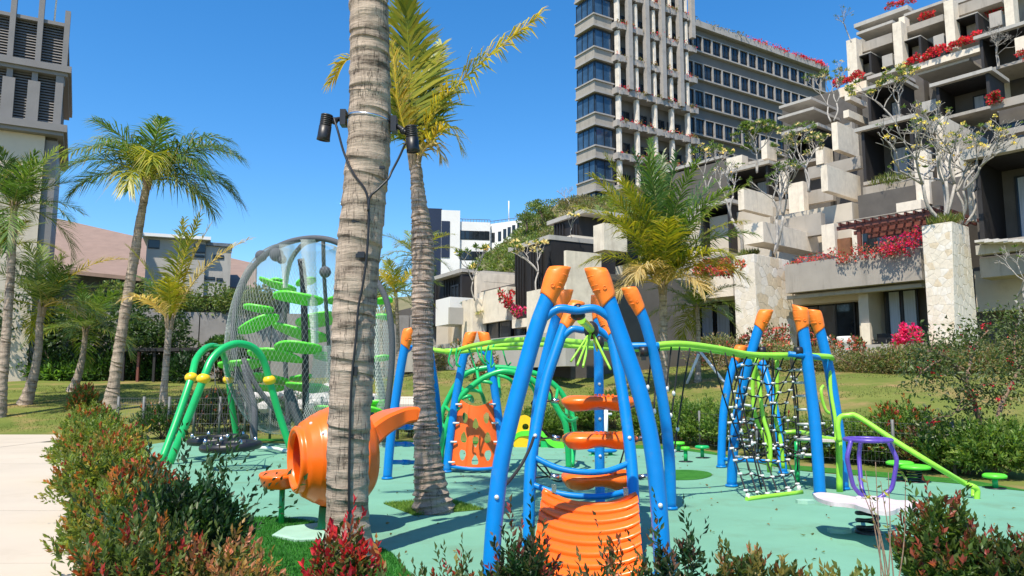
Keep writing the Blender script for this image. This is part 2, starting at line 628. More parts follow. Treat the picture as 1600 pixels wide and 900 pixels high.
# saw joints of the path are shallow grooves: thin darker strips let in
turf_specs = [
    ('turf_patch', [(335, 845), (345, 824), (372, 812), (415, 809), (455, 811), (492, 817), (520, 822), (545, 838), (575, 852), (605, 862), (625, 880), (650, 925), (560, 990), (420, 1000), (320, 930)], M['turf'], 0),
    ('turf_patch', [(318, 765), (345, 766), (352, 773), (340, 782), (310, 785), (290, 775)], M['turf'], 0),
    ('turf_patch', [(1015, 742), (1040, 736), (1075, 735), (1105, 738), (1112, 744), (1090, 750), (1050, 751), (1010, 750)], M['turf'], 0),
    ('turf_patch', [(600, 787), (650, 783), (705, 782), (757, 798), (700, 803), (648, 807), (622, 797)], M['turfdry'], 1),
]
for name, px, m, sharp in turf_specs:
    pts = [G(*p) for p in px] if sharp else loop(px, 5)
    if sharp:
        pts = [G(600, 788), G(757, 798), G(650, 808)]
        pts = [G(599, 788), G(640, 785), G(703, 782), G(757, 797), G(648, 807)]
    sheet(name, pts, 0.013, m)
strip = [G(*p) for p in [(1720, 790), (1600, 768), (1500, 757), (1400, 748), (1240, 735), (1130, 713), (1060, 703), (900, 699)]]
strip = strip + [p + Vector((0, 1.25, 0)) for p in reversed(strip)]
sheet('turf_edging', strip, 0.011, M['turf'])
strip = [G(*p) for p in [(250, 690), (330, 688), (520, 692), (760, 694), (900, 696)]]
strip = strip + [p + Vector((0, .9, 0)) for p in reversed(strip)]
sheet('turf_edging', strip, 0.016, M['turf'])


# blades on the nearest turf, and the tufts of the lawn
def in_poly(x, y, poly):
    r = np.zeros(len(x), bool)
    n = len(poly)
    for i in range(n):
        x0, y0 = poly[i][0], poly[i][1]
        x1, y1 = poly[(i + 1) % n][0], poly[(i + 1) % n][1]
        c = ((y0 > y) != (y1 > y)) & (x < (x1 - x0) * (y - y0) / (y1 - y0 + 1e-12) + x0)
        r ^= c
    return r


def blades(name, pts, h, w, cols, zf=None):
    """little upright triangles at the points (n,2)"""
    n = len(pts)
    z = np.array([zf(x, y) for x, y in pts]) if zf else np.full(n, 0.013)
    a = nr.uniform(0, 2 * np.pi, n)
    hh = h * nr.uniform(.6, 1.2, n)
    lean = nr.normal(0, .35, (n, 2)) * hh[:, None]
    c = np.stack([pts[:, 0], pts[:, 1], z], 1)
    dx = np.stack([np.cos(a), np.sin(a), 0 * a], 1) * w / 2
    tip = c + np.stack([lean[:, 0], lean[:, 1], hh], 1)
    v = np.stack([c - dx, c + dx, tip], 1).reshape(-1, 3)
    f = np.arange(3 * n).reshape(-1, 3)
    cc = np.array(cols)[nr.integers(0, len(cols), n)] * nr.uniform(.8, 1.2, (n, 1))
    return raw(name, v, f, np.repeat(cc, 3, 0), M['blade'], kind='stuff', loc=(0, 0, 0))


def raw(name, v, f, corner_cols, m, parent=None, loc=None, kind=None, smooth=False):
    v = np.asarray(v, float)
    if parent is not None:
        off = WORLD[parent.name]
    elif loc is not None:
        off = Vector(loc)
    else:
        off = Vector(((v[:, 0].min() + v[:, 0].max()) / 2, (v[:, 1].min() + v[:, 1].max()) / 2, v[:, 2].min()))
    v = v - np.array(off)
    k = f.shape[1]
    me = bpy.data.meshes.new(name)
    me.vertices.add(len(v))
    me.vertices.foreach_set('co', v.astype(np.float32).ravel())
    me.loops.add(len(f) * k)
    me.loops.foreach_set('vertex_index', f.astype(np.int32).ravel())
    me.polygons.add(len(f))
    me.polygons.foreach_set('loop_start', np.arange(0, len(f) * k, k, dtype=np.int32))
    me.update(calc_edges=True)
    if corner_cols is not None:
        at = me.color_attributes.new('Col', 'FLOAT_COLOR', 'CORNER')
        cc = np.concatenate([corner_cols, np.ones((len(corner_cols), 1))], 1).astype(np.float32)
        at.data.foreach_set('color', cc.ravel())
    if smooth:
        me.polygons.foreach_set('use_smooth', np.ones(len(f), bool))
    return link(name, me, m, parent, off, kind)


poly = loop(turf_specs[0][1], 5)
xs = [p.x for p in poly]
ys = [p.y for p in poly]
pt = np.stack([nr.uniform(min(xs), max(xs), 60000), nr.uniform(min(ys), max(ys), 60000)], 1)
pt = pt[in_poly(pt[:, 0], pt[:, 1], poly)][:26000]
blades('turf_blades', pt, 0.03, 0.009, [(.03, .17, .02), (.05, .23, .03), (.02, .12, .015)])
tq = [G(599, 788), G(640, 785), G(703, 782), G(757, 797), G(648, 807)]
pt = np.stack([nr.uniform(-2.2, .5, 30000), nr.uniform(9.5, 12, 30000)], 1)
pt = pt[in_poly(pt[:, 0], pt[:, 1], tq)][:6000]
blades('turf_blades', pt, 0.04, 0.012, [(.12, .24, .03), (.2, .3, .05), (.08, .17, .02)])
# lawn tufts, denser near
cand = np.stack([nr.uniform(-26, 22, 200000), nr.uniform(13, 42, 200000)], 1)
gz = np.array([ground_z(x, y) for x, y in cand[:110000]])
ok = gz > 0.02
cand = cand[:110000][ok]
mott = np.sin(cand[:, 0] * .9 + 1.3 * np.sin(cand[:, 1] * .6)) + np.sin(cand[:, 1] * 1.1 + cand[:, 0] * .4)
cand = cand[(mott > -1.0)][:70000]
dry = (np.sin(cand[:, 0] * .8 + 2 * np.sin(cand[:, 1] * .35)) + np.sin(cand[:, 1] * .9 - cand[:, 0] * .5) + nr.normal(0, .45, len(cand))) > 1.15
blades('lawn_grass', cand[~dry], 0.055, 0.03, [(.115, .155, .03), (.155, .19, .04), (.085, .12, .025), (.19, .19, .055)], ground_z)
blades('lawn_dry_grass', cand[dry], 0.045, 0.03, [(.24, .17, .07), (.30, .21, .10), (.20, .18, .06)], ground_z)


# ================================================================== leaves and plants
def leaves(centers, dirs, length, width, cols, fold=0.25, jitter=True):
    """kite leaves growing from centers along dirs; returns v, f, corner colours"""
    c = np.asarray(centers, float)
    d = np.asarray(dirs, float)
    n = len(c)
    d /= np.linalg.norm(d, axis=1, keepdims=True) + 1e-9
    r = nr.normal(0, 1, (n, 3))
    s = np.cross(d, r)
    s /= np.linalg.norm(s, axis=1, keepdims=True) + 1e-9
    u = np.cross(s, d)
    L = np.asarray(length) * np.ones(n)
    W = np.asarray(width) * np.ones(n)
    if jitter:
        k = nr.uniform(.65, 1.25, n)
        L, W = L * k, W * k
    L, W = L[:, None], W[:, None]
    m = c + d * L * .45
    v = np.stack([c, m - s * W / 2 + u * W * fold, c + d * L - u * L * .12, m + s * W / 2 + u * W * fold], 1).reshape(-1, 3)
    b = np.arange(n)[:, None] * 4
    f = np.stack([b + np.array([[0, 1, 2]]), b + np.array([[0, 2, 3]])], 1).reshape(-1, 3)
    cc = np.repeat(np.asarray(cols, float), 6, 0)
    return v, f, cc


def cat_leaves(lst):
    V, F_, C_, b = [], [], [], 0
    for v, f, c in lst:
        V.append(v)
        F_.append(f + b)
        C_.append(c)
        b += len(v)
    return np.concatenate(V), np.concatenate(F_), np.concatenate(C_)


def unit(n, zlo=-1):
    v = nr.normal(0, 1, (n * 3, 3))
    v /= np.linalg.norm(v, axis=1, keepdims=True)
    v = v[v[:, 2] > zlo]
    while len(v) < n:
        v = np.concatenate([v, v])
    return v[:n]


def pick(pal, n, wts=None):
    pal = np.array(pal, float)
    i = nr.choice(len(pal), n, p=wts)
    return pal[i] * nr.uniform(.75, 1.25, (n, 1))


GREENS = [(.035, .085, .015), (.05, .115, .02), (.07, .14, .025), (.03, .07, .02)]
REDS = [(.36, .05, .02), (.42, .10, .025), (.28, .03, .03), (.45, .16, .04)]
GOLD = [(.34, .24, .04), (.26, .22, .04), (.40, .19, .05), (.20, .20, .03)]
DARK = [(.015, .045, .012), (.02, .06, .016), (.03, .07, .02), (.018, .038, .014)]


def shoot_bush(o, rx, ry, h, n_shoots, leaf, pal_low, pal_tip, tip_frac=.5, per=13, shoot=0.16, upright=.6, core=True, tall=0.0, z0=.0):
    """a bush of leafy shoots over a dome"""
    o = np.array(o)
    u = unit(n_shoots, -0.25)
    rad = nr.uniform(.72, 1.05, (n_shoots, 1))
    base = u * rad * np.array([rx, ry, h * .55]) + np.array([0, 0, h * .45 + z0])
    base += np.sin(base[:, [1, 2, 0]] * 9 / max(rx, .3)) * .06 * rx
    base[:, 2] = np.maximum(base[:, 2], .03)
    sd = u * (1 - upright) + np.array([0, 0, upright]) + nr.normal(0, .18, (n_shoots, 3))
    sd /= np.linalg.norm(sd, axis=1, keepdims=True)
    sl = shoot * nr.uniform(.6, 1.4, n_shoots) * (1 + tall * (nr.random(n_shoots) < .12) * 2)
    tipc = pick(pal_tip, n_shoots)
    lowc = pick(pal_low, n_shoots)
    red = nr.random(n_shoots) < tip_frac
    lst = []
    for k in range(per):
        t = (k + .5) / per
        c = o + base + sd * (sl * t)[:, None]
        a = nr.normal(0, 1, (n_shoots, 3))
        a -= sd * (a * sd).sum(1, keepdims=True)
        a /= np.linalg.norm(a, axis=1, keepdims=True)
        out = .9 - .55 * t
        d = a * out + sd * (1 - out * .5)
        w = np.clip((t - .35) / .4, 0, 1) * red
        cc = lowc * (1 - w[:, None]) + tipc * w[:, None]
        lst.append(leaves(c, d, leaf * (1.1 - .35 * t), leaf * .36, cc * nr.uniform(.8, 1.2, (n_shoots, 1))))
    if core:
        m = n_shoots * 5
        u2 = unit(m, -.6)
        c = o + u2 * nr.uniform(.3, .85, (m, 1)) * np.array([rx, ry, h * .55]) + np.array([0, 0, h * .45 + z0])
        c[:, 2] = np.maximum(c[:, 2], o[2] + .02)
        lst.append(leaves(c, u2 + nr.normal(0, .6, (m, 3)), leaf * 1.2, leaf * .5, pick(pal_low, m) * .9))
    return cat_leaves(lst), (base + o)[:min(18, n_shoots)]


def bush(label, o, rx, ry, h, n, leaf, low, tip, frac=.5, name='hedge_bush', cat='bush', group=None, **kw):
    o = Vector(o)
    t = thing(name, label, cat, o, group)
    (v, f, c), tops = shoot_bush(o, rx, ry, h, n, leaf, low, tip, frac, **kw)
    raw('foliage', v, f, c, M['leaf'], t, kind='stuff')
    mb = MB()
    for q in tops:
        q = Vector(q)
        mb.tube(curve([o + Vector((rnd.uniform(-.1, .1) * rx, rnd.uniform(-.1, .1) * ry, 0)), o.lerp(q, .5) + Vector((0, 0, .08 * h)), q], 3), [.014, .012, .011, .009, .008, .006, .004], 5)
    mb.build('stems', M['brownbark'], t, kind='stuff')
    return t


def cloud_leaves(blobs, n, leaf, pal, up=.3, aspect=.5):
    """leaf clumps filling ellipsoid blobs [(centre, radius vec)]"""
    lst = []
    vol = np.array([b[1][0] * b[1][1] * b[1][2] for b in blobs]) ** .67
    vol /= vol.sum()
    for (c, r), w in zip(blobs, vol):
        m = max(20, int(n * w))
        u = unit(m)
        k = nr.uniform(.55, 1.06, (m, 1))
        p = np.array(c) + u * k * np.array(r)
        d = u + nr.normal(0, .7, (m, 3)) + np.array([0, 0, up])
        tone = nr.uniform(.8, 1.2)
        lst.append(leaves(p, d, leaf, leaf * aspect, pick(pal, m) * tone))
    return cat_leaves(lst)


def branchy(mb, p, d, ln, r, depth, ends, bend=.5, split=(2, 3), up=.25, shrink=.72, n=6):
    q = p + d * ln
    mid = p.lerp(q, .5) + Vector((rnd.uniform(-1, 1), rnd.uniform(-1, 1), rnd.uniform(-.3, .6))) * ln * .12
    mb.tube(curve([p, mid, q], 3), interp([r, r * .82], 7), n)
    if depth == 0:
        ends.append((q, d))
        return
    for i in range(rnd.randint(*split)):
        nd = d + Vector((rnd.gauss(0, bend), rnd.gauss(0, bend), rnd.gauss(0, bend * .6) + up))
        nd.normalize()
        branchy(mb, q, nd, ln * shrink * rnd.uniform(.75, 1.15), r * .68, depth - 1, ends, bend, split, up, shrink, max(4, n - 1))


def frangipani(label, o, h, depth=4, spread=.55, leafy=.35, flowers=(.85, .75, .25), nfl=.3, name='frangipani_tree', seed=1, trunks=1, leafsize=.22, group=None):
    rnd.seed(seed)
    o = Vector(o)
    t = thing(name, label, 'tree', o, group)
    mb, ends = MB(), []
    for i in range(trunks):
        d = Vector((rnd.gauss(0, .22), rnd.gauss(0, .22), 1)).normalized()
        branchy(mb, o + Vector((rnd.uniform(-.2, .2), rnd.uniform(-.2, .2), 0)) * (trunks > 1), d, h * .34, h * .0145, depth, ends, spread, (2, 3), .22, .7)
    mb.build('trunk', M['woodbark'], t)
    lst, fl = [], []
    for q, d in ends:
        q = np.array(q)
        if rnd.random() < leafy:
            m = 9
            a = unit(m, -.3) + np.array([0, 0, .3])
            lst.append(leaves(np.tile(q, (m, 1)), a, leafsize, leafsize * .3, pick([(.10, .17, .03), (.16, .22, .05), (.07, .12, .025)], m)))
        if rnd.random() < nfl:
            m = 10
            a = unit(m, -.1)
            fl.append(leaves(np.tile(q, (m, 1)) + a * .05, a, leafsize * .55, leafsize * .4, pick([flowers], m)))
    if lst:
        v, f, c = cat_leaves(lst)
        raw('leaves', v, f, c, M['leaf'], t, kind='stuff')
    if fl:
        v, f, c = cat_leaves(fl)
        raw('flowers', v, f, c, M['flower'], t, kind='stuff')
    rnd.seed(seed + 99)
    return t


def broadleaf(label, o, h, r, n, leaf, pal, seed=1, name='leafy_tree', trunk_h=.4, tr=.09, blobs=9, squash=.7, group=None):
    rnd.seed(seed)
    o = Vector(o)
    t = thing(name, label, 'tree', o, group)
    mb, ends = MB(), []
    branchy(mb, o, Vector((rnd.gauss(0, .1), rnd.gauss(0, .1), 1)).normalized(), h * trunk_h, tr, 3, ends, .55, (2, 3), .15, .62)
    mb.build('trunk', M['brownbark'], t)
    bl = []
    cz = o.z + h * .68
    for i in range(blobs):
        a = rnd.uniform(0, 6.28)
        k = rnd.uniform(.25, .85) * r
        rr = r * rnd.uniform(.28, .5)
        bl.append(((o.x + math.cos(a) * k, o.y + math.sin(a) * k, cz + rnd.uniform(-.32, .34) * h * squash), (rr, rr, rr * .72)))
    bl += [((q.x, q.y, q.z), (r * .2, r * .2, r * .16)) for q, d in ends[:14]]
    v, f, c = cloud_leaves(bl, n, leaf, pal)
    raw('crown', v, f, c, M['leaf'], t, kind='stuff')
    return t


def flower_shrub(label, o, r, n, leaf, fcols, frac=.6, name='bougainvillea', pal=None, stems=True, cat='flowering shrub', sprays=7, group=None):
    o = Vector(o)
    t = thing(name, label, cat, o, group)
    pal = pal or [(.10, .13, .03), (.16, .17, .05), (.07, .10, .03)]
    bl = []
    for i in range(sprays):
        u = Vector((rnd.uniform(-1, 1) * r[0], rnd.uniform(-1, 1) * r[1], rnd.uniform(.1, 1) * r[2]))
        k = rnd.uniform(.22, .42)
        bl.append((tuple(o + u), (max(.12, r[0] * k * .5), max(.12, r[1] * k), max(.1, r[2] * k))))
    v, f, c = cloud_leaves(bl, int(n * (1 - frac)), leaf, pal)
    raw('leaves', v, f, c, M['leaf'], t, kind='stuff')
    v, f, c = cloud_leaves(bl, int(n * frac), leaf, fcols, .5, .8)
    raw('flowers', v, f, c, M['flower'], t, kind='stuff')
    if stems:
        mb = MB()
        for c_, rr in bl:
            mb.tube(curve([o, Vector(c_).lerp(o, .5) + Vector((0, 0, .1)), Vector(c_)], 3), .012, 4)
        mb.build('stems', M['brownbark'], t)
    return t


RED = [(.62, .03, .05), (.70, .05, .06), (.50, .02, .05)]
PINK = [(.72, .03, .20), (.62, .02, .14), (.78, .10, .24)]
CORAL = [(.62, .14, .09), (.55, .10, .10), (.66, .22, .12)]


# ================================================================== palms
FCOL = {'g': [(.085, .155, .025), (.11, .19, .035), (.06, .12, .022)], 'y': [(.42, .33, .03), (.34, .31, .03), (.50, .36, .05)],
        'm': [(.24, .25, .02), (.31, .28, .025), (.16, .20, .02)], 'd': [(.48, .37, .16), (.40, .29, .11), (.55, .44, .22)],
        'l': [(.15, .22, .05), (.20, .27, .07), (.26, .30, .11)], 'k': [(.05, .11, .02), (.065, .13, .025), (.04, .085, .018)]}


def leaflets(pts, L, pairs, kind, droop=.5, vee=.25, side0=None, gap=0.06, wid=.035, t0=.12, tipk=.35):
    pts = np.array([tuple(p) for p in pts])
    m = len(pts)
    seg = np.linalg.norm(np.diff(pts, axis=0), axis=1)
    cum = np.concatenate([[0], np.cumsum(seg)]) / seg.sum()
    t = np.repeat(np.linspace(t0, 1.0, pairs), 2)
    t = np.clip(t + nr.normal(0, .3 / pairs, len(t)), 0, 1)
    sgn = np.tile([1.0, -1.0], pairs)
    keep = nr.random(len(t)) > gap
    t, sgn = t[keep], sgn[keep]
    n = len(t)
    b = np.stack([np.interp(t, cum, pts[:, k]) for k in range(3)], 1)
    tan = np.gradient(pts, cum, axis=0)
    T = np.stack([np.interp(t, cum, tan[:, k]) for k in range(3)], 1)
    T /= np.linalg.norm(T, axis=1, keepdims=True)
    if side0 is None:
        ch = pts[-1] - pts[0]
        hz = np.array([ch[0], ch[1], 0])
        if np.linalg.norm(hz) < .15 * np.linalg.norm(ch):
            hz = np.array([.3, -1, 0])
        side0 = np.cross(hz, [0, 0, 1.0])
    s = np.asarray(side0, float) * np.ones((n, 1))
    s -= T * (s * T).sum(1, keepdims=True)
    s /= np.linalg.norm(s, axis=1, keepdims=True)
    up = np.cross(s, T)
    up *= np.sign(up[:, 2:3] + 1e-6)
    phi = np.radians(68 - 42 * t + nr.normal(0, 5, n))[:, None]
    d = s * sgn[:, None] * np.sin(phi) + T * np.cos(phi) + up * vee + nr.normal(0, .11, (n, 3))
    d /= np.linalg.norm(d, axis=1, keepdims=True)
    prof = (np.clip((t - t0) / .18 + .55, 0, 1) * np.clip((1 - t) / .55 * (1 - tipk) + tipk, 0, 1)) * nr.uniform(.85, 1.1, n)
    ln = (L * prof)[:, None]
    g = np.array([0, 0, -1.0])
    dr = (droop * nr.uniform(.6, 1.4, n))[:, None]
    w = np.minimum(wid, ln * .12) / 2
    wv = np.cross(d, up)
    wv /= np.linalg.norm(wv, axis=1, keepdims=True) + 1e-9
    mid = b + d * ln * .5 + g * dr * ln * .10
    tip = b + d * ln * .93 + g * dr * ln * .48
    v = np.stack([b - wv * w * .7, b + wv * w * .7, mid - wv * w, mid + wv * w, tip], 1).reshape(-1, 3)
    base = np.arange(n)[:, None] * 5
    f = np.stack([base + np.array([[0, 1, 3]]), base + np.array([[0, 3, 2]]), base + np.array([[2, 3, 4]])], 1).reshape(-1, 3)
    c = pick(FCOL[kind], n)
    c *= nr.uniform(.85, 1.15)
    c9 = np.repeat(c, 9, 0)
    dry = nr.random(n) < .25
    tipc = np.where(dry[:, None], np.array([[.42, .32, .14]]), c)
    c9.reshape(n, 9, 3)[:, 6:, :] = ((tipc + c) / 2)[:, None, :]
    return v, f, c9


def add_frond(root, pts, L, pairs, kind, r=.03, **kw):
    pts = curve(pts, 6) if len(pts) < 9 else pts
    v, f, c = leaflets(pts, L, pairs, kind, **kw)
    o = raw('frond', v, f, c, M['frond'], root)
    mb = MB()
    col = tuple(x * 1.5 for x in FCOL[kind][0]) if kind in 'ydm' else (.26, .28, .08)
    mb.tube(pts, interp([r, r * .6, r * .3, r * .1], len(pts)), 5, col=col)
    mb.build('midrib', M['frond'], o)
    return o


def frond_path(o, az, el, L, droop, n=10, sway=0.0):
    a, e = math.radians(az), math.radians(el)
    p = Vector(o)
    out = [p.copy()]
    for i in range(n):
        s = (i + .5) / n
        ee = e - droop * s ** 1.4
        aa = a + sway * s
        p = p + Vector((math.cos(aa) * math.cos(ee), math.sin(aa) * math.cos(ee), math.sin(ee))) * (L / n)
        out.append(p.copy())
    return out


def trunk_mesh(pts, rads, rings, amp, n=18, flare=1.0, seed=0):
    """a tube whose skin steps at every ring scar"""
    rs = random.Random(seed)
    c = curve(pts, 12)
    rr = interp(rads, len(c))
    cp = np.array([tuple(p) for p in c])
    seg = np.linalg.norm(np.diff(cp, axis=0), axis=1)
    cum = np.concatenate([[0], np.cumsum(seg)])
    tot = cum[-1]
    out_p, out_r, z = [], [], 0.0
    while z < tot:
        h = rings * rs.uniform(.55, 1.35)
        k = rs.uniform(.4, 1.3) * amp
        for q, dr in ((0.0, k), (.12, k * .9), (.5, 0.0), (.93, -k * .3)):
            zz = min(tot, z + q * h)
            out_p.append([np.interp(zz, cum, cp[:, j]) for j in range(3)])
            out_r.append(np.interp(zz, cum, rr) * (1 + dr))
        z += h
    mb = MB()
    keep_p, keep_r = [out_p[0]], [out_r[0]]
    for p, r in zip(out_p[1:], out_r[1:]):
        if np.linalg.norm(np.array(p) - np.array(keep_p[-1])) > 1e-4:
            keep_p.append(p)
            keep_r.append(r)
    mb.tube(keep_p, keep_r, n)
    # uneven skin: each vertex in or out a little, rings tilt
    for i, v in enumerate(mb.v):
        ring = i // n
        if ring < len(keep_p):
            a = 2 * math.pi * (i % n) / n
            ctr = Vector(keep_p[ring])
            w = Vector(v) - ctr
            k = 1 + amp * .45 * math.sin(a * 3 + ring * .9) + amp * rs.uniform(-.35, .35)
            mb.v[i] = tuple(ctr + w * k + Vector((0, 0, rings * .22 * math.sin(a + ring * .37))))
    return mb


def palm(label, trunk, d, fronds, bk='bark', rings=.12, amp=.05, crownshaft=True, L=2.0, leaf=.6, pairs=46, base=None, n=12, droop=.5, name='coconut_palm', group=None, dtop=None, trunk_to=None, seed=3, gap=.06):
    """trunk: (px, py, width px) from foot to crown; fronds: (azimuth, elevation, length factor, bend, kind) or explicit paths"""
    rnd.seed(seed)
    dt = dtop or d
    k = len(trunk) - 1
    pts = [P(x, y, lerp(d, dt, i / k)) for i, (x, y, w) in enumerate(trunk)]
    if base is not None:
        pts[0] = Vector(base)
    pts[0].z -= 0.05
    rads = [R(w, d) for x, y, w in trunk]
    t = thing(name, label, 'palm tree', pts[0] + Vector((0, 0, .05)), group)
    top = pts[-1] if trunk_to is None else trunk_to
    trunk_mesh(pts, rads, rings, amp, n, seed=seed).build('trunk', M[bk], t)
    if crownshaft:
        mb = MB()
        r = rads[-1]
        for i in range(9):
            a = i * 2.4
            q = Vector((math.cos(a), math.sin(a), 0))
            b0 = top + q * r * .75 + Vector((0, 0, -r * 3.2 + .1 * r * i))
            mb.tube(curve([b0, b0 + Vector((0, 0, r * 2.4)) + q * r * .25, b0 + Vector((0, 0, r * 4.6)) + q * r * .9], 4), interp([r * .34, r * .4, r * .14], 9), 6)
        mb.build('leaf_sheath', M['fibre'], t)
    for fr in fronds:
        if isinstance(fr, dict):
            a = dict(fr)
            add_frond(t, a.pop('pts'), a.pop('L', leaf), a.pop('pairs', pairs), a.pop('kind', 'g'), r=R(5, d), **a)
        else:
            az, el, lf, bend, kind = fr
            o = top + Vector((math.cos(math.radians(az)), math.sin(math.radians(az)), 0)) * rads[-1] * .6
            add_frond(t, frond_path(o, az, el, L * lf, bend, sway=rnd.uniform(-.25, .25)), leaf * rnd.uniform(.85, 1.1), pairs, kind, r=max(.014, L * .011), droop=droop, gap=gap, wid=.018 * L / 2.2 + .012)
    return t


def crown(n, kinds, seed, e_hi=80, e_lo=-15, bend=(.7, 1.5), az0=0):
    r = random.Random(seed)
    out = []
    for i in range(n):
        k = (i + .5) / n
        out.append((az0 + i * 137.5 + r.uniform(-14, 14), lerp(e_hi, e_lo, k) + r.uniform(-6, 6), r.uniform(.8, 1.08) * (.75 + .25 * min(1, k * 2.5)),
                    lerp(bend[0], bend[1], k) * r.uniform(.85, 1.15), kinds[int(k * len(kinds)) % len(kinds)]))
    return out


# the great trunk in front, its crown above the picture
DT = 8.0
tr = [(545, 868, 86), (544, 852, 72), (543, 820, 64), (543, 780, 63), (544, 700, 63), (549, 600, 65), (553, 500, 66), (560, 400, 68), (570, 300, 69), (577, 210, 68), (578, 100, 64), (576, 0, 62), (572, -150, 58), (566, -330, 54)]
crown_top = P(566, -330, DT)
palm('thick pale ringed palm trunk closest to us, two spotlights strapped to it', tr, DT,
     [(20 + i * 51, 38 - (i % 3) * 16, .95, 1.2, 'gml'[i % 3]) for i in range(9)], 'bark', .165, .036, True, 2.6, .75, 50, n=44, name='coconut_palm', seed=21)
# fissure and cable along it, small cut holes
mb = MB()
# palm with yellow crown on its square of turf
D2 = G(680, 800).y
tr2 = [(678, 801, 66), (674, 772, 52), (669, 720, 42), (665, 660, 36), (662, 600, 32), (660, 500, 32), (661, 420, 35), (660, 380, 35), (657, 340, 28), (653, 300, 22), (650, 262, 18), (648, 245, 16)]


def pp(lst, d):
    return [P(x, y, d + dd) for x, y, dd in lst]


y2 = [
    dict(pts=pp([(648, 250, 0), (645, 190, .05), (641, 110, .1), (636, 40, 0), (634, 2, -.1)], D2), kind='m', L=1.05, pairs=130, droop=.35, side0=(1, 0.2, 0), vee=.0, wid=.042),
    dict(pts=pp([(650, 248, 0), (668, 200, .1), (700, 150, .2), (760, 90, .2), (838, 28, .1)], D2), kind='y', L=.80, pairs=90, droop=1.1, gap=.18, tipk=.5, wid=.04),
    dict(pts=pp([(650, 248, 0), (655, 190, .3), (668, 120, .6), (690, 70, .9)], D2), kind='m', L=.75, pairs=90, droop=.6, wid=.045),
    dict(pts=pp([(646, 248, 0), (620, 180, .3), (575, 110, .5), (545, 92, .5), (516, 128, .4)], D2), kind='y', L=.55, pairs=80, droop=.8, wid=.04),
    dict(pts=pp([(651, 248, 0), (685, 205, -.1), (705, 200, -.2), (722, 235, -.2)], D2), kind='y', L=.45, pairs=36, droop=1.2, gap=.2, wid=.035),
    dict(pts=pp([(650, 248, 0), (672, 215, .25), (690, 170, .5), (712, 130, .7)], D2), kind='m', L=.5, pairs=36, droop=.8, wid=.04),
    dict(pts=pp([(648, 250, 0), (632, 200, -.1), (622, 160, -.2), (617, 110, -.3), (612, 70, -.2)], D2), kind='y', L=.55, pairs=80, droop=.5, wid=.045),
    dict(pts=pp([(651, 250, 0), (668, 228, -.15), (682, 225, -.25), (690, 248, -.3)], D2), kind='d', L=.35, pairs=30, droop=1.2, gap=.3, wid=.03),
    dict(pts=pp([(648, 250, 0), (640, 215, .2), (630, 200, .5), (615, 205, .8), (606, 228, 1.0)], D2), kind='m', L=.4, pairs=34, droop=1.1, wid=.04),
]
palm('slim ringed palm with yellowing fronds on a square of turf', tr2, D2, y2, 'bark2', .075, .075, True, base=G(678, 800), n=22, seed=5)


# palms on the lawn to the left, before the hotel to the right, and far off
def lawn_palm(label, foot, trunk, fronds, seed, L, leaf, name='coconut_palm', d=None, pairs=52, gap=.1, **kw):
    fronds = [(a, min(86, e + 9), l, b, k) for a, e, l, b, k in fronds]
    b = GR(*foot)
    dd = b.y if d is None else d
    return palm(label, [(foot[0], foot[1], trunk[0][2] * 1.0)] + [(x, y, w * .60) for x, y, w in trunk], dd, fronds, base=b if d is None else None, L=L, leaf=leaf, pairs=pairs, gap=gap, seed=seed, name=name, rings=.30, amp=.05, **kw)


c1 = [(175, 40, 1.15, 1.35, 'l'), (160, 52, .9, 1.0, 'l'), (100, 78, .7, .4, 'g'), (20, 46, 1.0, 1.5, 'g'), (350, 36, 1.15, 1.5, 'g'), (5, 58, 1.0, 1.6, 'g'), (330, 22, .95, 1.5, 'g'), (300, 30, .8, 1.7, 'm'), (255, 40, .8, 1.7, 'g'),
      (215, 25, .85, 1.7, 'g'), (40, 30, .9, 1.5, 'g'), (75, 48, .9, 1.3, 'g'), (200, 8, .75, 1.4, 'g'), (280, 5, .75, 1.5, 'm'), (340, 0, .75, 1.3, 'l'), (130, 30, .85, 1.4, 'g'), (15, 12, .95, 1.3, 'g'), (60, 10, .8, 1.4, 'g'), (230, 60, .75, 1.2, 'g'), (310, 62, .8, 1.3, 'g')]
lawn_palm('tall leaning palm whose broad dark crown stands clear against the sky', (172, 642), [(178, 600, 29), (190, 520, 26), (200, 460, 25), (211, 395, 24), (219, 345, 21), (231, 280, 18)], c1, 31, 4.25, 1.9, droop=1.0, pairs=66, gap=.12)
c2 = [(80, 84, .9, .15, 'm'), (20, 76, 1.0, .25, 'y'), (330, 72, .9, .4, 'm'), (200, 66, .7, .6, 'm'), (150, 55, .6, .9, 'g'), (10, 60, .95, .8, 'd'), (290, 50, .6, 1.2, 'm'), (240, 40, .5, 1.4, 'd'), (40, 70, .9, .3, 'y')]
lawn_palm('slender young palm with upright golden fronds behind the green swing arches', (253, 662), [(257, 600, 17), (262, 540, 16), (265, 500, 17)], c2, 33, 4.6, 1.0, droop=.6)
lawn_palm('young palm whose curved bare trunk stands alone in mid lawn, pale frond tips', (38, 632), [(52, 590, 22), (60, 545, 18), (62, 505, 17), (66, 480, 16)], crown(15, 'lgglm', 8, 82, -5, (.5, 1.4)) + [(20, 55, 1.15, 1.2, 'y'), (330, 10, .7, 1.2, 'd')], 35, 3.7, 1.3)
lawn_palm('short palm with curving trunk beside the far end of the red hedge', (112, 612), [(124, 580, 17), (131, 545, 13), (134, 515, 12)], crown(15, 'ggklg', 12, 78, -15, (.7, 1.5)), 37, 3.4, 1.2)
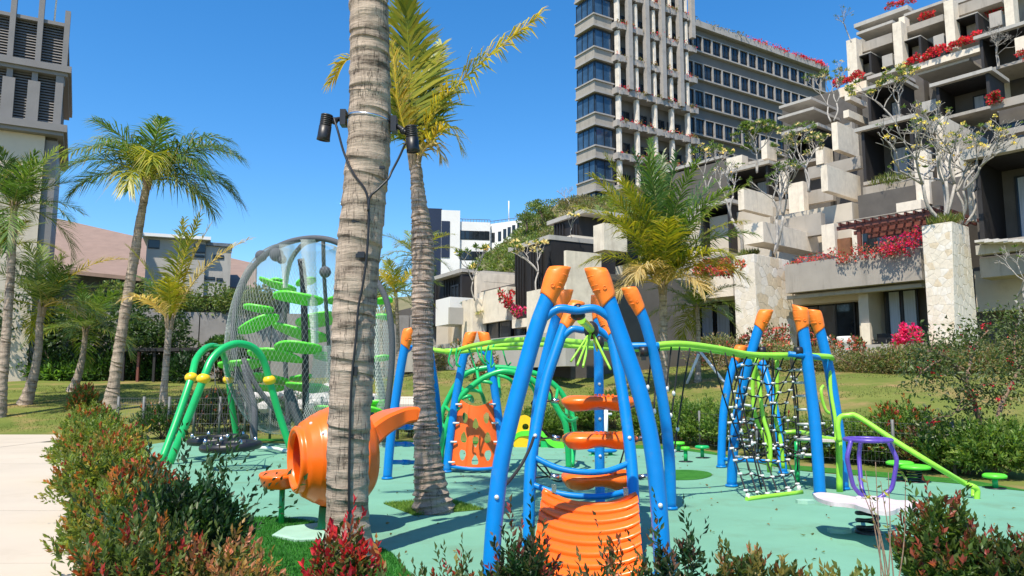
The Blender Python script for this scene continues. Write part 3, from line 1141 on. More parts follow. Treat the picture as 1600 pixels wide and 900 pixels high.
lawn_palm('palm at the lawn edge before the louvred tower, dark crown', (-4, 652), [(3, 600, 25), (10, 520, 22), (17, 420, 20), (20, 360, 18), (22, 322, 15)], crown(19, 'kgkkg', 14, 82, -25, (.6, 1.5)) + [(8, 62, .95, .5, 'l')], 39, 3.1, 1.3)
lawn_palm('palm trunk half cut off behind the lawn edge palm', (-40, 640), [(-30, 560, 22), (-18, 440, 20), (-8, 390, 18)], crown(13, 'lmg', 15, 75, -15, (.6, 1.4)), 40, 3.0, .9)
c6 = [(100, 80, 1.12, .22, 'g'), (80, 74, 1.05, .3, 'g'), (180, 70, 1.0, .45, 'm'), (200, 62, .92, .7, 'm'), (165, 58, .85, .9, 'm'), (215, 54, .72, 1.0, 'm'), (0, 68, 1.0, .5, 'g'), (350, 60, .9, .8, 'l'), (12, 52, .85, 1.0, 'm'), (335, 48, .72, 1.2, 'g'),
      (230, 66, .8, .7, 'm'), (255, 70, .9, .6, 'g'), (285, 68, .9, .7, 'g'), (310, 62, .8, .9, 'g'), (270, 52, .7, 1.2, 'm'), (320, 40, .62, 1.5, 'm'), (350, 34, .6, 1.6, 'y'), (190, 40, .6, 1.4, 'm'), (235, 30, .5, 1.6, 'd'), (30, 64, .95, .6, 'g'),
      (150, 66, .95, .5, 'g'), (60, 62, .9, .7, 'g'), (120, 62, .95, .6, 'g'), (130, 76, 1.05, .3, 'k'), (45, 78, 1.0, .25, 'k'), (300, 14, .42, 1.4, 'd'), (210, 10, .4, 1.3, 'd')]
lawn_palm('broad bushy palm towering behind the blue climbing posts', (1036, 612), [(1037, 580, 21), (1037, 520, 20), (1036, 470, 20), (1035, 445, 19)], c6, 41, 5.7, 1.6, droop=.8, pairs=70, gap=.12)
lawn_palm('small palm held up by white timber props', (1090, 598), [(1091, 560, 12), (1091, 510, 11), (1089, 480, 10)], crown(15, 'mglm', 18, 70, -30, (.8, 1.5)), 43, 2.3, .8)
lawn_palm('palm growing from the concrete planter behind the bushy palm', (953, 470), [(954, 440, 10), (955, 410, 10), (956, 385, 9)], crown(17, 'lmgl', 19, 75, -20, (.7, 1.5)), 45, 4.6, 1.4, d=48.6)
lawn_palm('small palm in front of the white terrace walls', (775, 560), [(776, 545, 9), (776, 520, 8), (775, 503, 8)], crown(14, 'glmg', 20, 75, -12, (.8, 1.5)), 47, 2.4, .75)
lawn_palm('far palm peeping out behind the ringed trunk, upper one', (655, 480), [(653, 450, 8), (652, 420, 7), (651, 400, 7)], crown(15, 'lmg', 22, 70, -20, (.7, 1.5)), 49, 4.2, 1.1, d=60)
lawn_palm('low yellowish palm between the two nearest palm trunks', (622, 590), [(622, 540, 10), (620, 480, 9), (618, 455, 8)], crown(17, 'mygm', 23, 75, -25, (.7, 1.5)), 51, 2.9, .9)
lawn_palm('thin young palm right of the net tower', (598, 590), [(597, 560, 8), (596, 520, 8), (596, 470, 7)], crown(13, 'kgm', 25, 70, -20, (.7, 1.5)), 53, 2.6, .8)


# spotlights strapped to the great trunk, their cables, the strap
def ang(px, py, d=DT):
    return P(px, py, d)


t = thing('tree_strap', 'steel strap clamped round the nearest palm trunk holding two lamps', 'strap', P(577, 185, DT))
mb = MB()
c = P(577, 188, DT)
ex = Vector((1, 0, 0.06)).normalized()
for dz, r_, tt in ((0, .222, .022),):
    mb.tube([c + Vector((math.cos(a) * r_, math.sin(a) * r_, math.cos(a) * -.03)) for a in [2 * math.pi * i / 32 for i in range(32)]], .017, 8, closed=True)
mb.build('band', M['steel'], t)
for sg, pos in ((-1, (508, 200)), (1, (644, 218))):
    lp = P(pos[0], pos[1], DT - .10)
    tag_l = 'black ribbed spotlight on the left side of the strapped palm trunk' if sg < 0 else 'black ribbed spotlight before the yellow palm crown, on the strapped trunk'
    t = thing('spotlight', tag_l, 'spotlight', lp, 'spotlights strapped to the palm')
    axis_ = Vector((.10 * sg * -1 + (.05 if sg < 0 else .0), -.10, 1)).normalized()
    m3 = axis_.to_track_quat('Z', 'Y').to_matrix()
    prof = [(.0, .150), (.052, .148)]
    z = .14
    for i in range(6):
        prof += [(.064, z), (.064, z - .010), (.053, z - .012), (.053, z - .018)]
        z -= .020
    prof += [(.066, z), (.068, -.10), (.072, -.135), (.060, -.138), (.056, -.12), (0, -.118)]
    MB().lathe(prof, lp, m3, 22).build('housing', M['black'], t)
    mb = MB()
    a = lp + Vector((-sg * .06, 0, .07))
    b = P(577 + sg * 40, 188 + (-2 if sg < 0 else 8), DT)
    mb.tube(curve([a, a.lerp(b, .5) + Vector((0, 0, .01)), b], 4), .026, 10)
    mb.ell(a.lerp(b, .28), (.04, .04, .04), 10, 7)
    mb.box(b + Vector((sg * -.005, -.02, 0)), (.06, .12, .17))
    mb.build('bracket', M['black'], t)
cab = [
    ([(522, 186, -.15), (528, 205, -.18), (538, 240, -.2), (553, 272, -.235), (572, 300, -.235), (576, 340, -.235), (573, 400, -.235), (566, 450, -.235), (560, 480, -.238), (556, 530, -.238), (549, 600, -.238), (546, 700, -.235), (545, 800, -.235), (545, 850, -.235)], 'black cable looping from the left spotlight down the nearest trunk'),
    ([(634, 222, -.1), (624, 245, -.1), (612, 268, -.12), (606, 280, -.16), (590, 296, -.22), (578, 308, -.238), (575, 330, -.25)], 'black cable hanging from the right spotlight to the trunk')]
for pts, lab in cab:
    mb = MB()
    mb.tube(curve([P(x, y, DT + dd) for x, y, dd in pts], 6), .0125, 7)
    tag(mb.build('lamp_cable', M['black']), lab, 'cable')
# dark splits and a cut notch in the bark, let into the trunk as black blocks that paint in their shade
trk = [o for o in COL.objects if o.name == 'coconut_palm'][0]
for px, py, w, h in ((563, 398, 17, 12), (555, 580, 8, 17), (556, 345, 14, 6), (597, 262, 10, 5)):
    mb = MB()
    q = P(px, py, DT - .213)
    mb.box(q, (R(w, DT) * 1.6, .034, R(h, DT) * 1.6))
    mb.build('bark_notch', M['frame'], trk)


# ================================================================== the climbing frame
def PL(lst):
    return [P(*p) for p in lst]


frame_ = thing('climbing_frame', 'large climbing frame of blue curved posts with orange caps, ropes, net and lime rails', 'climbing frame', (0.6, 11, 0))
POST = {}


def post(key, px, d0, d1, r, cap=.32, face=None):
    """px from foot to the bottom edge of the cap to the tip of the cap"""
    k = len(px) - 1
    ys = [p[1] for p in px]
    pts = [P(x, y, lerp(d0, d1, (ys[0] - y) / (ys[0] - ys[-1]))) for x, y in px]
    pts[0].z = 0.0
    c = curve(pts, 6)
    POST[key] = c
    n = len(c)
    tip = c[-1]
    # walk back from the tip by the cap length
    L, i = 0, n - 1
    while L < cap and i > 1:
        L += (c[i] - c[i - 1]).length
        i -= 1
    body = c[:i + 2]
    o = MB().tube(body, r, 22).build('post', M['blue'], frame_)
    mb = MB()
    cp = [c[i].lerp(tip, q) for q in (0, .04, .12, .5, .85, 1.0)]
    cc = curve([c[i], c[i].lerp(tip, .5), tip], 8)
    rr = interp([r * 1.12, r * 1.24, r * 1.38, r * 1.42, r * 1.30], len(cc))
    nn = 22
    mb.tube(cc, rr, nn)
    # the cap's end is cut on a slant and its skirt dips on one side
    ax = (tip - c[i]).normalized()
    out = Vector((ax.x, ax.y, 0))
    out = out.normalized() if out.length > 1e-3 else Vector((1, 0, 0))
    for q in range(len(mb.v)):
        v = Vector(mb.v[q])
        ring = q // nn
        if ring >= len(cc) - 2:
            sde = (v - cc[min(ring, len(cc) - 1)]).dot(out) / r
            mb.v[q] = tuple(v + ax * (sde * .42 * r + (.2 * r if ring == len(cc) - 1 else 0)))
        if ring <= 1:
            sde = (v - cc[ring]).dot(out) / r
            mb.v[q] = tuple(v + ax * (sde * -.45 * r - r * .25))
    capo = mb.build('end_cap', M['cap'], frame_)
    # ribs on the inner side and the round maker's mark
    mb = MB()
    for j in range(4):
        ctr = c[i].lerp(tip, .36 + .15 * j)
        sgn = 1
        a0 = math.atan2(-.8, out.x * sgn)
        x = ax.cross(Vector((0, -1, 0))).normalized()
        y = ax.cross(x).normalized()
        arc = []
        for q in range(9):
            th = -1.1 + q * .275 + (0 if out.x > 0 else math.pi)
            arc.append(ctr + (x * math.cos(th) * (1 if x.x > 0 else -1) + y * math.sin(th)) * r * 1.34 + ax * .25 * r * math.sin(q * .4))
        mb.tube(arc, r * .085, 6)
    mb.build('grip_rib', M['cap'], capo)
    mb = MB()
    ctr = c[i].lerp(tip, .38) + Vector((0, -1, 0)) * r * 1.33
    x = ax.cross(Vector((0, -1, 0))).normalized()
    mb.tube([ctr + (x * math.cos(a) + ax * math.sin(a)) * r * .22 for a in [2 * math.pi * q / 14 for q in range(14)]], r * .06, 6, closed=True)
    mb.build('ring_mark', M['cap'], capo)
    # foot collar
    mb = MB()
    f0 = c[0]
    mb.lathe([(r * 1.0, .05), (r * 1.22, .045), (r * 1.25, .012), (0, .012)], f0, None, 20)
    mb.build('foot_collar', M['blue'], frame_)
    return c


def at_y(key, py):
    """the point of a post seen at image height py"""
    best, bp = 1e9, None
    for a, b in zip(POST[key], POST[key][1:]):
        for q in range(6):
            p = a.lerp(b, q / 6)
            d = p.y * CT + (p.z - EYE) * ST
            v = -(-(p.y) * ST + (p.z - EYE) * CT) / d * FPX + 450
            if abs(v - py) < best:
                best, bp = abs(v - py), p.copy()
    return bp


post('A', [(766, 893), (773, 810), (782, 730), (796, 665), (816, 590), (838, 514), (853, 473), (861, 452), (874, 420)], 7.24, 7.5, .079, .30)
post('B', [(1036, 893), (1031, 810), (1024, 735), (1014, 672), (1000, 615), (983, 563), (957, 489), (945, 455), (931, 422)], 7.24, 7.5, .079, .30)
post('C', [(826, 800), (833, 700), (845, 600), (858, 540), (868, 502), (876, 476), (884, 455)], 10.5, 10.6, .075)
post('D', [(826, 848), (828, 740), (836, 680), (852, 600), (868, 550), (884, 505), (893, 488), (902, 473)], 8.57, 9.4, .066)
post('K', [(938, 790), (937, 725), (936, 620), (935, 540), (934, 492), (933, 464)], 11.2, 11.4, .070)
post('E', [(990, 848), (989, 760), (983, 690), (972, 610), (960, 545), (950, 507), (941, 484)], 8.57, 9.4, .066)
post('F', [(1048, 790), (1046, 720), (1039, 650), (1027, 580), (1011, 515), (995, 473), (983, 451)], 11.05, 11.0, .078)
post('G', [(605, 745), (610, 690), (619, 620), (628, 565), (634, 536), (640, 514)], 14.5, 14.6, .083)
post('H', [(688, 727), (686, 680), (682, 630), (677, 590), (671, 552), (666, 532), (662, 514)], 16.4, 15.6, .085)
post('I', [(698, 735), (703, 690), (711, 630), (722, 570), (728, 545), (736, 520)], 15.6, 15.8, .083)
post('J', [(785, 735), (783, 690), (778, 645), (770, 590), (763, 552), (760, 536), (755, 520)], 15.6, 15.8, .083)
post('Q', [(1143, 756), (1146, 700), (1154, 640), (1166, 580), (1176, 545), (1186, 512), (1197, 486)], 13.45, 13.4, .086)
post('T', [(1127, 727), (1128, 690), (1131, 640), (1139, 595), (1146, 570), (1151, 556), (1158, 541)], 16.5, 16.8, .085)
post('U', [(1224, 737), (1219, 690), (1211, 640), (1201, 600), (1192, 570), (1187, 558), (1180, 545)], 15.4, 16.8, .080)
post('V', [(1281, 770), (1278, 720), (1273, 660), (1266, 600), (1259, 545), (1254, 508), (1250, 480)], 12.4, 12.6, .090)
post('W', [(1318, 760), (1314, 700), (1306, 640), (1296, 580), (1284, 527), (1279, 510), (1271, 486)], 13.1, 13.3, .085)


def bar(name, pts, r, m, n=12):
    return MB().tube(curve(pts, 6), r, n).build(name, M[m], frame_)


# arches and cross bars between the posts
for a, ya, b, yb, mid in (('A', 503, 'B', 503, (901, 485)), ('D', 532, 'E', 532, (912, 516))):
    p, q = at_y(a, ya), at_y(b, yb)
    m = P(mid[0], mid[1], (p.y + q.y) / 2)
    bar('cross_arch', [p, p.lerp(m, .5) + Vector((0, 0, .07)), m, m.lerp(q, .5) + Vector((0, 0, .07)), q], .042, 'blue')
for a, ya, b, yb, dip in (('D', 712, 'E', 722, .13), ('D', 757, 'E', 765, .09)):
    p, q = at_y(a, ya), at_y(b, yb)
    m = p.lerp(q, .5) - Vector((0, .12, dip))
    bar('cross_bar', [p, p.lerp(m, .5) - Vector((0, .02, dip * .3)), m, m.lerp(q, .5) - Vector((0, .02, dip * .3)), q], .034, 'blue')
for y in (667, 694, 722):
    p, q = at_y('G', y), at_y('H', y + 1)
    bar('ladder_rung', [p, q], .042, 'blue')
    for k in (.25, .62):
        MB().tube([p.lerp(q, k), p.lerp(q, k + .12)], .052, 12).build('grip_sleeve', M['blue'], frame_)
p, q = at_y('G', 552), at_y('H', 552)
bar('cross_arch', [p, p.lerp(q, .5) + Vector((0, 0, .16)), q], .042, 'blue')
p, q = at_y('I', 556), at_y('J', 556)
bar('cross_arch', [p, p.lerp(q, .5) + Vector((0, 0, .12)), q], .042, 'blue')
p, q = at_y('T', 575), at_y('U', 578)
bar('cross_arch', [p, p.lerp(q, .5) + Vector((0, 0, .12)), q], .04, 'blue')
bar('cross_bar', [at_y('T', 718), at_y('U', 722)], .04, 'blue')
bar('cross_arch', [at_y('V', 556) + Vector((-.3, 0, .03)), at_y('V', 556), at_y('W', 560), at_y('W', 560) + Vector((.1, 0, 0))], .045, 'blue')
p, q = at_y('I', 728), at_y('J', 730)
bar('cross_bar', [p, p.lerp(q, .5) + Vector((0, -.15, -.03)), q], .035, 'blue')
for key in 'FVQ':
    p = at_y(key, 549) + Vector((-.14 if key != 'Q' else .16, -.03, 0))
    mb = MB()
    mb.tube([p - Vector((.055, 0, 0)), p + Vector((.055, 0, 0))], .075, 14)
    clo = mb.build('clamp', M['black'], frame_)
    MB().box(p + Vector((0, 0, -.09)), (.06, .09, .07)).build('clamp_lug', M['black'], clo)
bar('cross_bar', [at_y('F', 540) + Vector((-.45, .1, .0)), at_y('F', 540), at_y('F', 541) + Vector((.1, 0, 0))], .05, 'blue')
# orange pierced panel between two posts
poly_h = []
PW = 16
pl0 = [at_y('I', y) for y in (620, 728)]
pr0 = [at_y('J', y) for y in (620, 730)]


def panel_pt(u, w):
    a = at_l[min(len(at_l) - 1, int(w * (len(at_l) - 1) + .5))]
    b = at_r[min(len(at_r) - 1, int(w * (len(at_r) - 1) + .5))]
    dip = 4 * u * (1 - u)
    return a.lerp(b, .05 + .9 * u) + Vector((0, -.16 * dip, -.17 * dip * (1 - w) - .04 * dip * w))


at_l = [at_y('I', lerp(620, 728, k / 60)) for k in range(61)]
at_r = [at_y('J', lerp(622, 730, k / 60)) for k in range(61)]
holes = []
for r_ in range(3):
    for c_ in range(3):
        up = (r_ + c_) % 2
        holes.append((.24 + .265 * c_ + .0, .22 + .29 * r_ + (.05 if c_ == 1 else 0), up))


def in_hole(u, w):
    for hu, hw, up in holes:
        du, dw = (u - hu) / .082, (w - hw) / .085
        if up:
            dw = -dw
        if abs(dw) < 1 and abs(du) < (.78 - .36 * dw) * (1 - dw * dw) ** .42:
            return True
    return False


NU, NV = 110, 120
vs, fs, idx = [], [], {}
mb = MB()
cell = [[not in_hole((i + .5) / NU, (j + .5) / NV) for i in range(NU)] for j in range(NV)]
pt_c = [[panel_pt(i / NU, j / NV) for i in range(NU + 1)] for j in range(NV + 1)]
th = Vector((0, .045, 0))
gro = lambda u: (.012 if abs(u - .335) < .015 else 0)
vs = [pt_c[j][i] + Vector((0, gro(i / NU), 0)) for j in range(NV + 1) for i in range(NU + 1)]
w_ = NU + 1
off_ = len(vs)
vs2 = [v + th for v in vs]
for j in range(NV):
    for i in range(NU):
        if cell[j][i]:
            a, b, c, d = j * w_ + i, j * w_ + i + 1, (j + 1) * w_ + i + 1, (j + 1) * w_ + i
            fs.append((a, b, c, d))
            fs.append((off_ + d, off_ + c, off_ + b, off_ + a))
            for (x, y, e) in ((i, j - 1, (a, b)), (i + 1, j, (b, c)), (i, j + 1, (c, d)), (i - 1, j, (d, a))):
                if not (0 <= x < NU and 0 <= y < NV) or not cell[y][x]:
                    fs.append((e[0], e[1], e[1] + off_, e[0] + off_))
mb.add(vs + vs2, fs, None, False)
# drop unused verts
used = sorted({i for f in fs for i in f})
rm = {o: n for n, o in enumerate(used)}
mb.v = [mb.v[i] for i in used]
mb.f = [tuple(rm[i] for i in f) for f in mb.f]
mb.build('climbing_panel', M['slat_orange'], frame_)
for key, sd in (('I', 1), ('J', -1)):
    for y in (632, 660, 690, 722):
        mb = MB()
        p = at_y(key, y)
        mb.tube([p + Vector((sd * .02, -.085, 0)), p + Vector((sd * .15, -.10, 0))], .02, 8)
        mb.build('panel_bolt', M['clamp'], frame_)

# lime rails in pairs
r1 = [(672, 546, 15.0), (705, 549, 14.8), (740, 540, 14.4), (790, 532, 13.8), (860, 531, 12.9), (930, 537, 12.0), (1000, 541, 11.4), (1060, 537, 11.4), (1120, 544, 11.8), (1175, 554, 12.4), (1240, 555, 12.7), (1292, 557, 13.0), (1300, 560, 13.2)]
r2 = [(700, 552, 15.5), (745, 547, 15.0), (790, 539, 14.5), (860, 539, 13.6), (930, 543, 12.7), (1000, 546, 12.1), (1060, 543, 12.1), (1120, 549, 12.5), (1175, 558, 13.0), (1240, 559, 13.3), (1285, 560, 13.4), (1300, 560, 13.2)]
bar('rail', PL(r1), .045, 'lime')
bar('rail', PL(r2), .040, 'lime')
bar('rail', PL([(735, 546, 14.9), (790, 545, 14.4), (835, 544, 14.0)]), .03, 'lime')
# joints of the rails and the hanging loops of green cord
rnd.seed(4)
for x, y, d in ((830, 531, 13.3), (705, 549, 14.7), (1000, 541, 11.35), (870, 531, 12.7)):
    mb = MB()
    p = P(x, y, d)
    mb.tube([p - Vector((.12, 0, 0)), p + Vector((.12, 0, 0))], .055, 12)
    mb.build('rail_joint', M['lime'], frame_)
for x0 in (706, 714, 722, 731, 744, 752, 764, 772, 782):
    p = P(x0, 545 - (x0 - 706) * .11, 14.6)
    mb = MB()
    w = rnd.uniform(-.15, .15)
    mb.tube(curve([p, p + Vector((w * .5, -.03, -.14)), p + Vector((w + .03, -.05, -.30 * rnd.uniform(.8, 1.5))), p + Vector((w + .1, -.02, -.36))], 4), .016, 6)
    mb.build('hanging_cord', M['green'], frame_)
# twin black clamps with fan of lime rods under the arches
for x, y, d, rx in ((903, 493, 7.55, .075), (903, 482, 7.5, .05)):
    mb = MB()
    mb.ell(P(x, y, d), (rx, .08, .05), 14, 8)
    mb.build('clamp', M['black'], frame_)
hub = P(924, 516, 9.15)
MB().ell(hub, (.09, .10, .11), 14, 9).build('clamp', M['black'], frame_)
bar('hub_rod', [P(908, 500, 8.0), P(917, 508, 8.6), hub], .045, 'lime')
for x, y, d in ((892, 565, 8.9), (902, 571, 8.5), (911, 573, 8.3), (954, 577, 8.6), (945, 562, 9.6), (933, 548, 9.9)):
    bar('hub_rod', [hub, P(x, y, d)], .013, 'lime')
MB().ell(P(937, 535, 9.8), (.06, .06, .09), 10, 7).build('clamp', M['black'], frame_)
# three orange stepping pads slung on ropes
for ctr, dd, L_, R_ in (((935, 627), 10.3, ('D', 598), ('E', 640)), ((937, 685), 9.7, ('D', 665), ('E', 690)), ((936, 746), 9.1, ('D', 706), ('E', 745))):
    o = P(ctr[0], ctr[1], dd)

    def padfn(u, w, o=o, top=True):
        return o
    half = R(122, dd)
    mb = MB()
    n = 28
    rows = []
    prof = [(0.30, .085), (.62, .105), (.78, .10), (.90, .07), (.985, .035), (1.0, .01), (1.0, -.03), (.95, -.06), (.86, -.12), (.70, -.15), (.35, -.14)]
    for r_, z_ in prof:
        ring = []
        for k in range(n):
            a = 2 * math.pi * k / n
            lob = 1 + .14 * math.cos(4 * a + math.pi) * (.5 if r_ > .5 else .2)
            x = math.copysign(abs(math.cos(a)) ** .9, math.cos(a)) * half * r_ * lob
            y = math.copysign(abs(math.sin(a)) ** .9, math.sin(a)) * .32 * r_ * lob
            zz = z_ * .76 * (.85 + .35 * abs(math.cos(a)) * (1 if z_ < 0 else .4)) + (.025 if z_ < 0 and abs(math.cos(a)) < .35 else 0)
            ring.append(o + Vector((x, y, zz)))
        rows.append(ring)
    vs = [v for ring in rows for v in ring]
    fs = [(i * n + k, i * n + (k + 1) % n, (i + 1) * n + (k + 1) % n, (i + 1) * n + k) for i in range(len(rows) - 1) for k in range(n)]
    fs += [tuple(range(n)), tuple(reversed(range((len(rows) - 1) * n, len(rows) * n)))]
    mb.add(vs, fs, None, True)
    padb = mb.build('stepping_pad', M['orange'], frame_)
    mb = MB()
    for k in range(5):
        mb.box(o + Vector((-.06 + k * .055, -.20, .088)), (.026, .10, .02))
    mb.build('tread_rib', M['orange'], padb)
    for sg, (key, y) in ((-1, L_), (1, R_)):
        e = o + Vector((sg * half * 1.0, 0, 0))
        q = at_y(key, y)
        MB().tube([e, e + Vector((sg * .10, 0, .012))], .034, 8).build('rope_socket', M['steel'], frame_)
        bar('sling_rope', [e + Vector((sg * .09, 0, .01)), e.lerp(q, .6) + Vector((0, 0, -.02)), q], .011, 'rope')
        if sg < 0:
            bar('sling_rope', [e + Vector((sg * .09, 0, .01)), e + Vector((sg * .35, .5, -.05)), at_y('C', y + 20)], .011, 'rope')
# orange ribbed ramp hung below the lower bar
tl, trr = P(848, 772, 8.45), P(996, 778, 8.45)
bl_, br_ = P(826, 912, 7.0), P(1006, 915, 7.0)
nst = 8
mb = MB()
prev = None
rows = []
for i in range(nst + 1):
    t_ = i / nst
    for sub, (dz, dy) in enumerate(((0.0, 0.015), (.022, -.03), (.026, -.05), (.004, -.062), (-.026, .03))):
        t2 = min(1, t_ + (0, .22, .62, .80, .84)[sub] / nst)
        a, b = tl.lerp(bl_, t2), trr.lerp(br_, t2)
        row = []
        for k in range(17):
            u = k / 16
            dip = 4 * u * (1 - u)
            edge = .03 * (1 - min(1, min(u, 1 - u) * 12))
            row.append(a.lerp(b, u) + Vector((0, dy + .02, dz + edge - .10 * dip)))
        rows.append(row)
vs = [v for r_ in rows for v in r_]
fs = [(i * 17 + k, i * 17 + k + 1, (i + 1) * 17 + k + 1, (i + 1) * 17 + k) for i in range(len(rows) - 1) for k in range(16)]
mb.add(vs, fs, None, True)
nb = len(vs)
mb.add([v + Vector((0, .05, -.06)) for v in vs], [tuple(reversed(f)) for f in fs], None, True)
mb.build('ramp', M['orange'], frame_)
mb = MB()
mb.tube(curve([r_ for r_ in rows[0]][::4], 4), .035, 10)
mb.build('ramp_lip', M['orange'], frame_)
for k in (.12, .88):
    p = tl.lerp(trr, k) + Vector((0, 0, .03))
    mb = MB()
    mb.box(p + Vector((0, .03, .03)), (.05, .06, .08))
    mb.build('ramp_hook', M['steel'], frame_)
# bolts, and the loose black rope
for key, ys_ in (('A', (776,)), ('B', (788,)), ('D', (680,)), ('E', (683,)), ('K', (600, 655, 712))):
    for y in ys_:
        p = at_y(key, y)
        MB().ell(p + Vector((0.0, -.082 if key in 'AB' else -.072, 0)), .022, 10, 7).build('bolt', M['clamp'], frame_)
bar('loose_rope', PL([(834, 683, 8.5), (828, 700, 8.45), (816, 724, 8.3), (800, 746, 8.0), (785, 762, 7.6), (776, 768, 7.3)]), .017, 'rope')
bar('loose_rope', [at_y('D', 716), P(850, 738, 9.2), P(870, 752, 9.6), P(896, 746, 9.3)], .010, 'rope')
# ropes hanging from the rail on the right of the near posts
rnd.seed(8)
for x0, x1, y1, d0, d1 in ((1030, 1018, 700, 11.4, 10.6), (1049, 1034, 690, 11.4, 11.4), (1062, 1041, 705, 11.5, 11.6), (1078, 1049, 735, 11.6, 12.0), (1110, 1160, 700, 11.9, 12.6), (1133, 1170, 735, 12.1, 12.6), (1146, 1190, 765, 12.2, 12.4), (1020, 1008, 640, 11.3, 11.0)):
    p, q = P(x0, 541 + max(0, x0 - 1060) * .14, d0), P(x1, y1, d1)
    mb = MB()
    mb.tube(curve([p, p.lerp(q, .5) + Vector((rnd.uniform(-.02, .02), 0, -.03)), q], 5), .013, 6)
    o = mb.build('hanging_rope', M['rope'], frame_)
    mb = MB()
    for k in (.45, .66, .84):
        if rnd.random() < .6:
            mb.ell(p.lerp(q, k), (.028, .028, .04), 8, 6)
    if mb.v:
        mb.build('rope_clamp', M['clamp'], o, kind='stuff')
mb = MB()
p, q = P(967, 705, 12), P(995, 705, 12)
for a, b in ((P(968, 700, 12), P(985, 700, 11)), (P(976, 700, 12), P(966, 735, 12.2)), (P(992, 700, 11.6), P(984, 735, 11.8))):
    mb.tube([a, b], .014, 6)
mb.build('hanging_rope', M['rope'], frame_)
# the net on the right: six upright ropes, cross ropes, grey clamps, lime foot bar
B0, B1 = G(1170, 783), G(1250, 772)
T0, T1 = P(1168, 556, 12.35), P(1262, 557, 12.85)
bar('foot_bar', [B0 + Vector((-.03, 0, .03)), B1 + Vector((.03, 0, .03))], .035, 'lime')
nc = 6


def net_pt(u, w):
    p = T0.lerp(T1, u).lerp(B0.lerp(B1, u), w)
    return p + Vector((-.55 * math.sin(w * math.pi) * .25, .55 * math.sin(w * math.pi), .05 * math.sin(w * 9 + u * 5)))


for i in range(nc):
    u = i / (nc - 1)
    mb = MB()
    mb.tube([net_pt(u, k / 14) for k in range(15)], .0125, 6)
    mb.build('net_rope', M['rope'], frame_)
for j in range(10):
    w = .08 + j * .097
    mb = MB()
    mb.tube([net_pt(k / 10, w + .006 * math.sin(k * 1.3 + j)) - Vector((0, 0, .02 * math.sin(k * math.pi * .5) ** 2)) for k in range(11)], .0125, 6)
    o = mb.build('net_rope', M['rope'], frame_)
    mb = MB()
    for i in range(nc):
        p = net_pt(i / (nc - 1), w)
        mb.tube([p - Vector((.034, 0, .004)), p + Vector((.034, -.01, .004))], .021, 7)
    mb.build('rope_clamp', M['clamp'], o, kind='stuff')
mb = MB()
for i in range(nc):
    p = net_pt(i / (nc - 1), .985)
    mb.lathe([(.0, .05), (.03, .045), (.035, 0), (.03, -.04)], p, None, 10)
mb.build('rope_anchor', M['clamp'], frame_)
# the slack net lying level behind it
LN = [[None] * 8 for _ in range(6)]
rnd.seed(12)
for j in range(6):
    for i in range(8):
        u, w = i / 7, j / 5
        a = P(1150, 706, 12.9).lerp(P(1283, 700, 12.9), u)
        b = P(1146, 664, 15.6).lerp(P(1300, 672, 14.6), u)
        p = a.lerp(b, w)
        LN[j][i] = p + Vector((rnd.uniform(-.08, .08), rnd.uniform(-.08, .08), rnd.uniform(-.05, .05) - .22 * math.sin(u * math.pi) * math.sin(w * math.pi) + .12 * math.sin(i * 2.1 + j)))
for rowp in LN:
    o = MB().tube(curve(rowp, 4), .0125, 6).build('net_rope', M['rope'], frame_)
    mb = MB()
    for p in rowp:
        mb.tube([p - Vector((.03, 0, 0)), p + Vector((.03, 0, .01))], .022, 7)
    mb.build('rope_clamp', M['clamp'], o, kind='stuff')
for i in range(8):
    MB().tube(curve([LN[j][i] for j in range(6)], 4), .0125, 6).build('net_rope', M['rope'], frame_)
for i in (0, 2, 3, 5, 7):
    for j in (1, 3):
        p = LN[j][i]
        tx = P(1165 + i * 14, 557, 12.6 + j * .4)
        o = MB().tube(curve([p, p.lerp(tx, .5) + Vector((0, 0, -.02)), tx], 4), .0115, 6).build('net_rope', M['rope'], frame_)
        mb = MB()
        for k in (.25, .5, .75):
            if rnd.random() < .75:
                c_ = p.lerp(tx, k)
                mb.tube([c_ - Vector((.032, 0, 0)), c_ + Vector((.032, 0, 0))], .021, 7)
        if mb.v:
            mb.build('rope_clamp', M['clamp'], o, kind='stuff')
# rope ladder by the tall post
la, lb = [P(1238, 558, 12.9), P(1247, 640, 13.0), P(1246, 735, 13.1)], [P(1262, 558, 12.7), P(1267, 640, 12.7), P(1270, 735, 12.7)]
for s_ in (la, lb):
    MB().tube(curve(s_, 6), .0125, 6).build('ladder_rope', M['rope'], frame_)
ca, cb = curve(la, 8), curve(lb, 8)
for k in (2, 4, 6, 8, 10, 12, 14):
    mb = MB()
    mb.tube([ca[k].lerp(cb[k], -.05), ca[k].lerp(cb[k], 1.05)], .022, 8)
    mb.build('ladder_rung', M['clamp'], frame_)
for k in range(5):
    y = 585 + k * 27
    p, q = at_y('Q', y + 20), P(1172 + k * 1.5, y + 22, 12.9)
    mb = MB()
    mb.tube([p.lerp(q, .1), q], .020, 8)
    mb.build('ladder_rung', M['clamp'], frame_)
# twisted lime rods in the middle
for pts in ([(1183, 560, 12.9), (1176, 600, 13.0), (1180, 650, 13.0), (1196, 690, 13.0), (1202, 738, 12.9)], [(1177, 560, 13.1), (1186, 600, 13.0), (1192, 650, 12.95), (1203, 690, 12.9), (1203, 738, 12.9)],
            [(1214, 560, 13.3), (1214, 610, 13.3), (1211, 650, 13.3), (1220, 690, 13.2), (1224, 732, 13.2)]):
    bar('lime_rod', PL(pts), .034, 'lime')
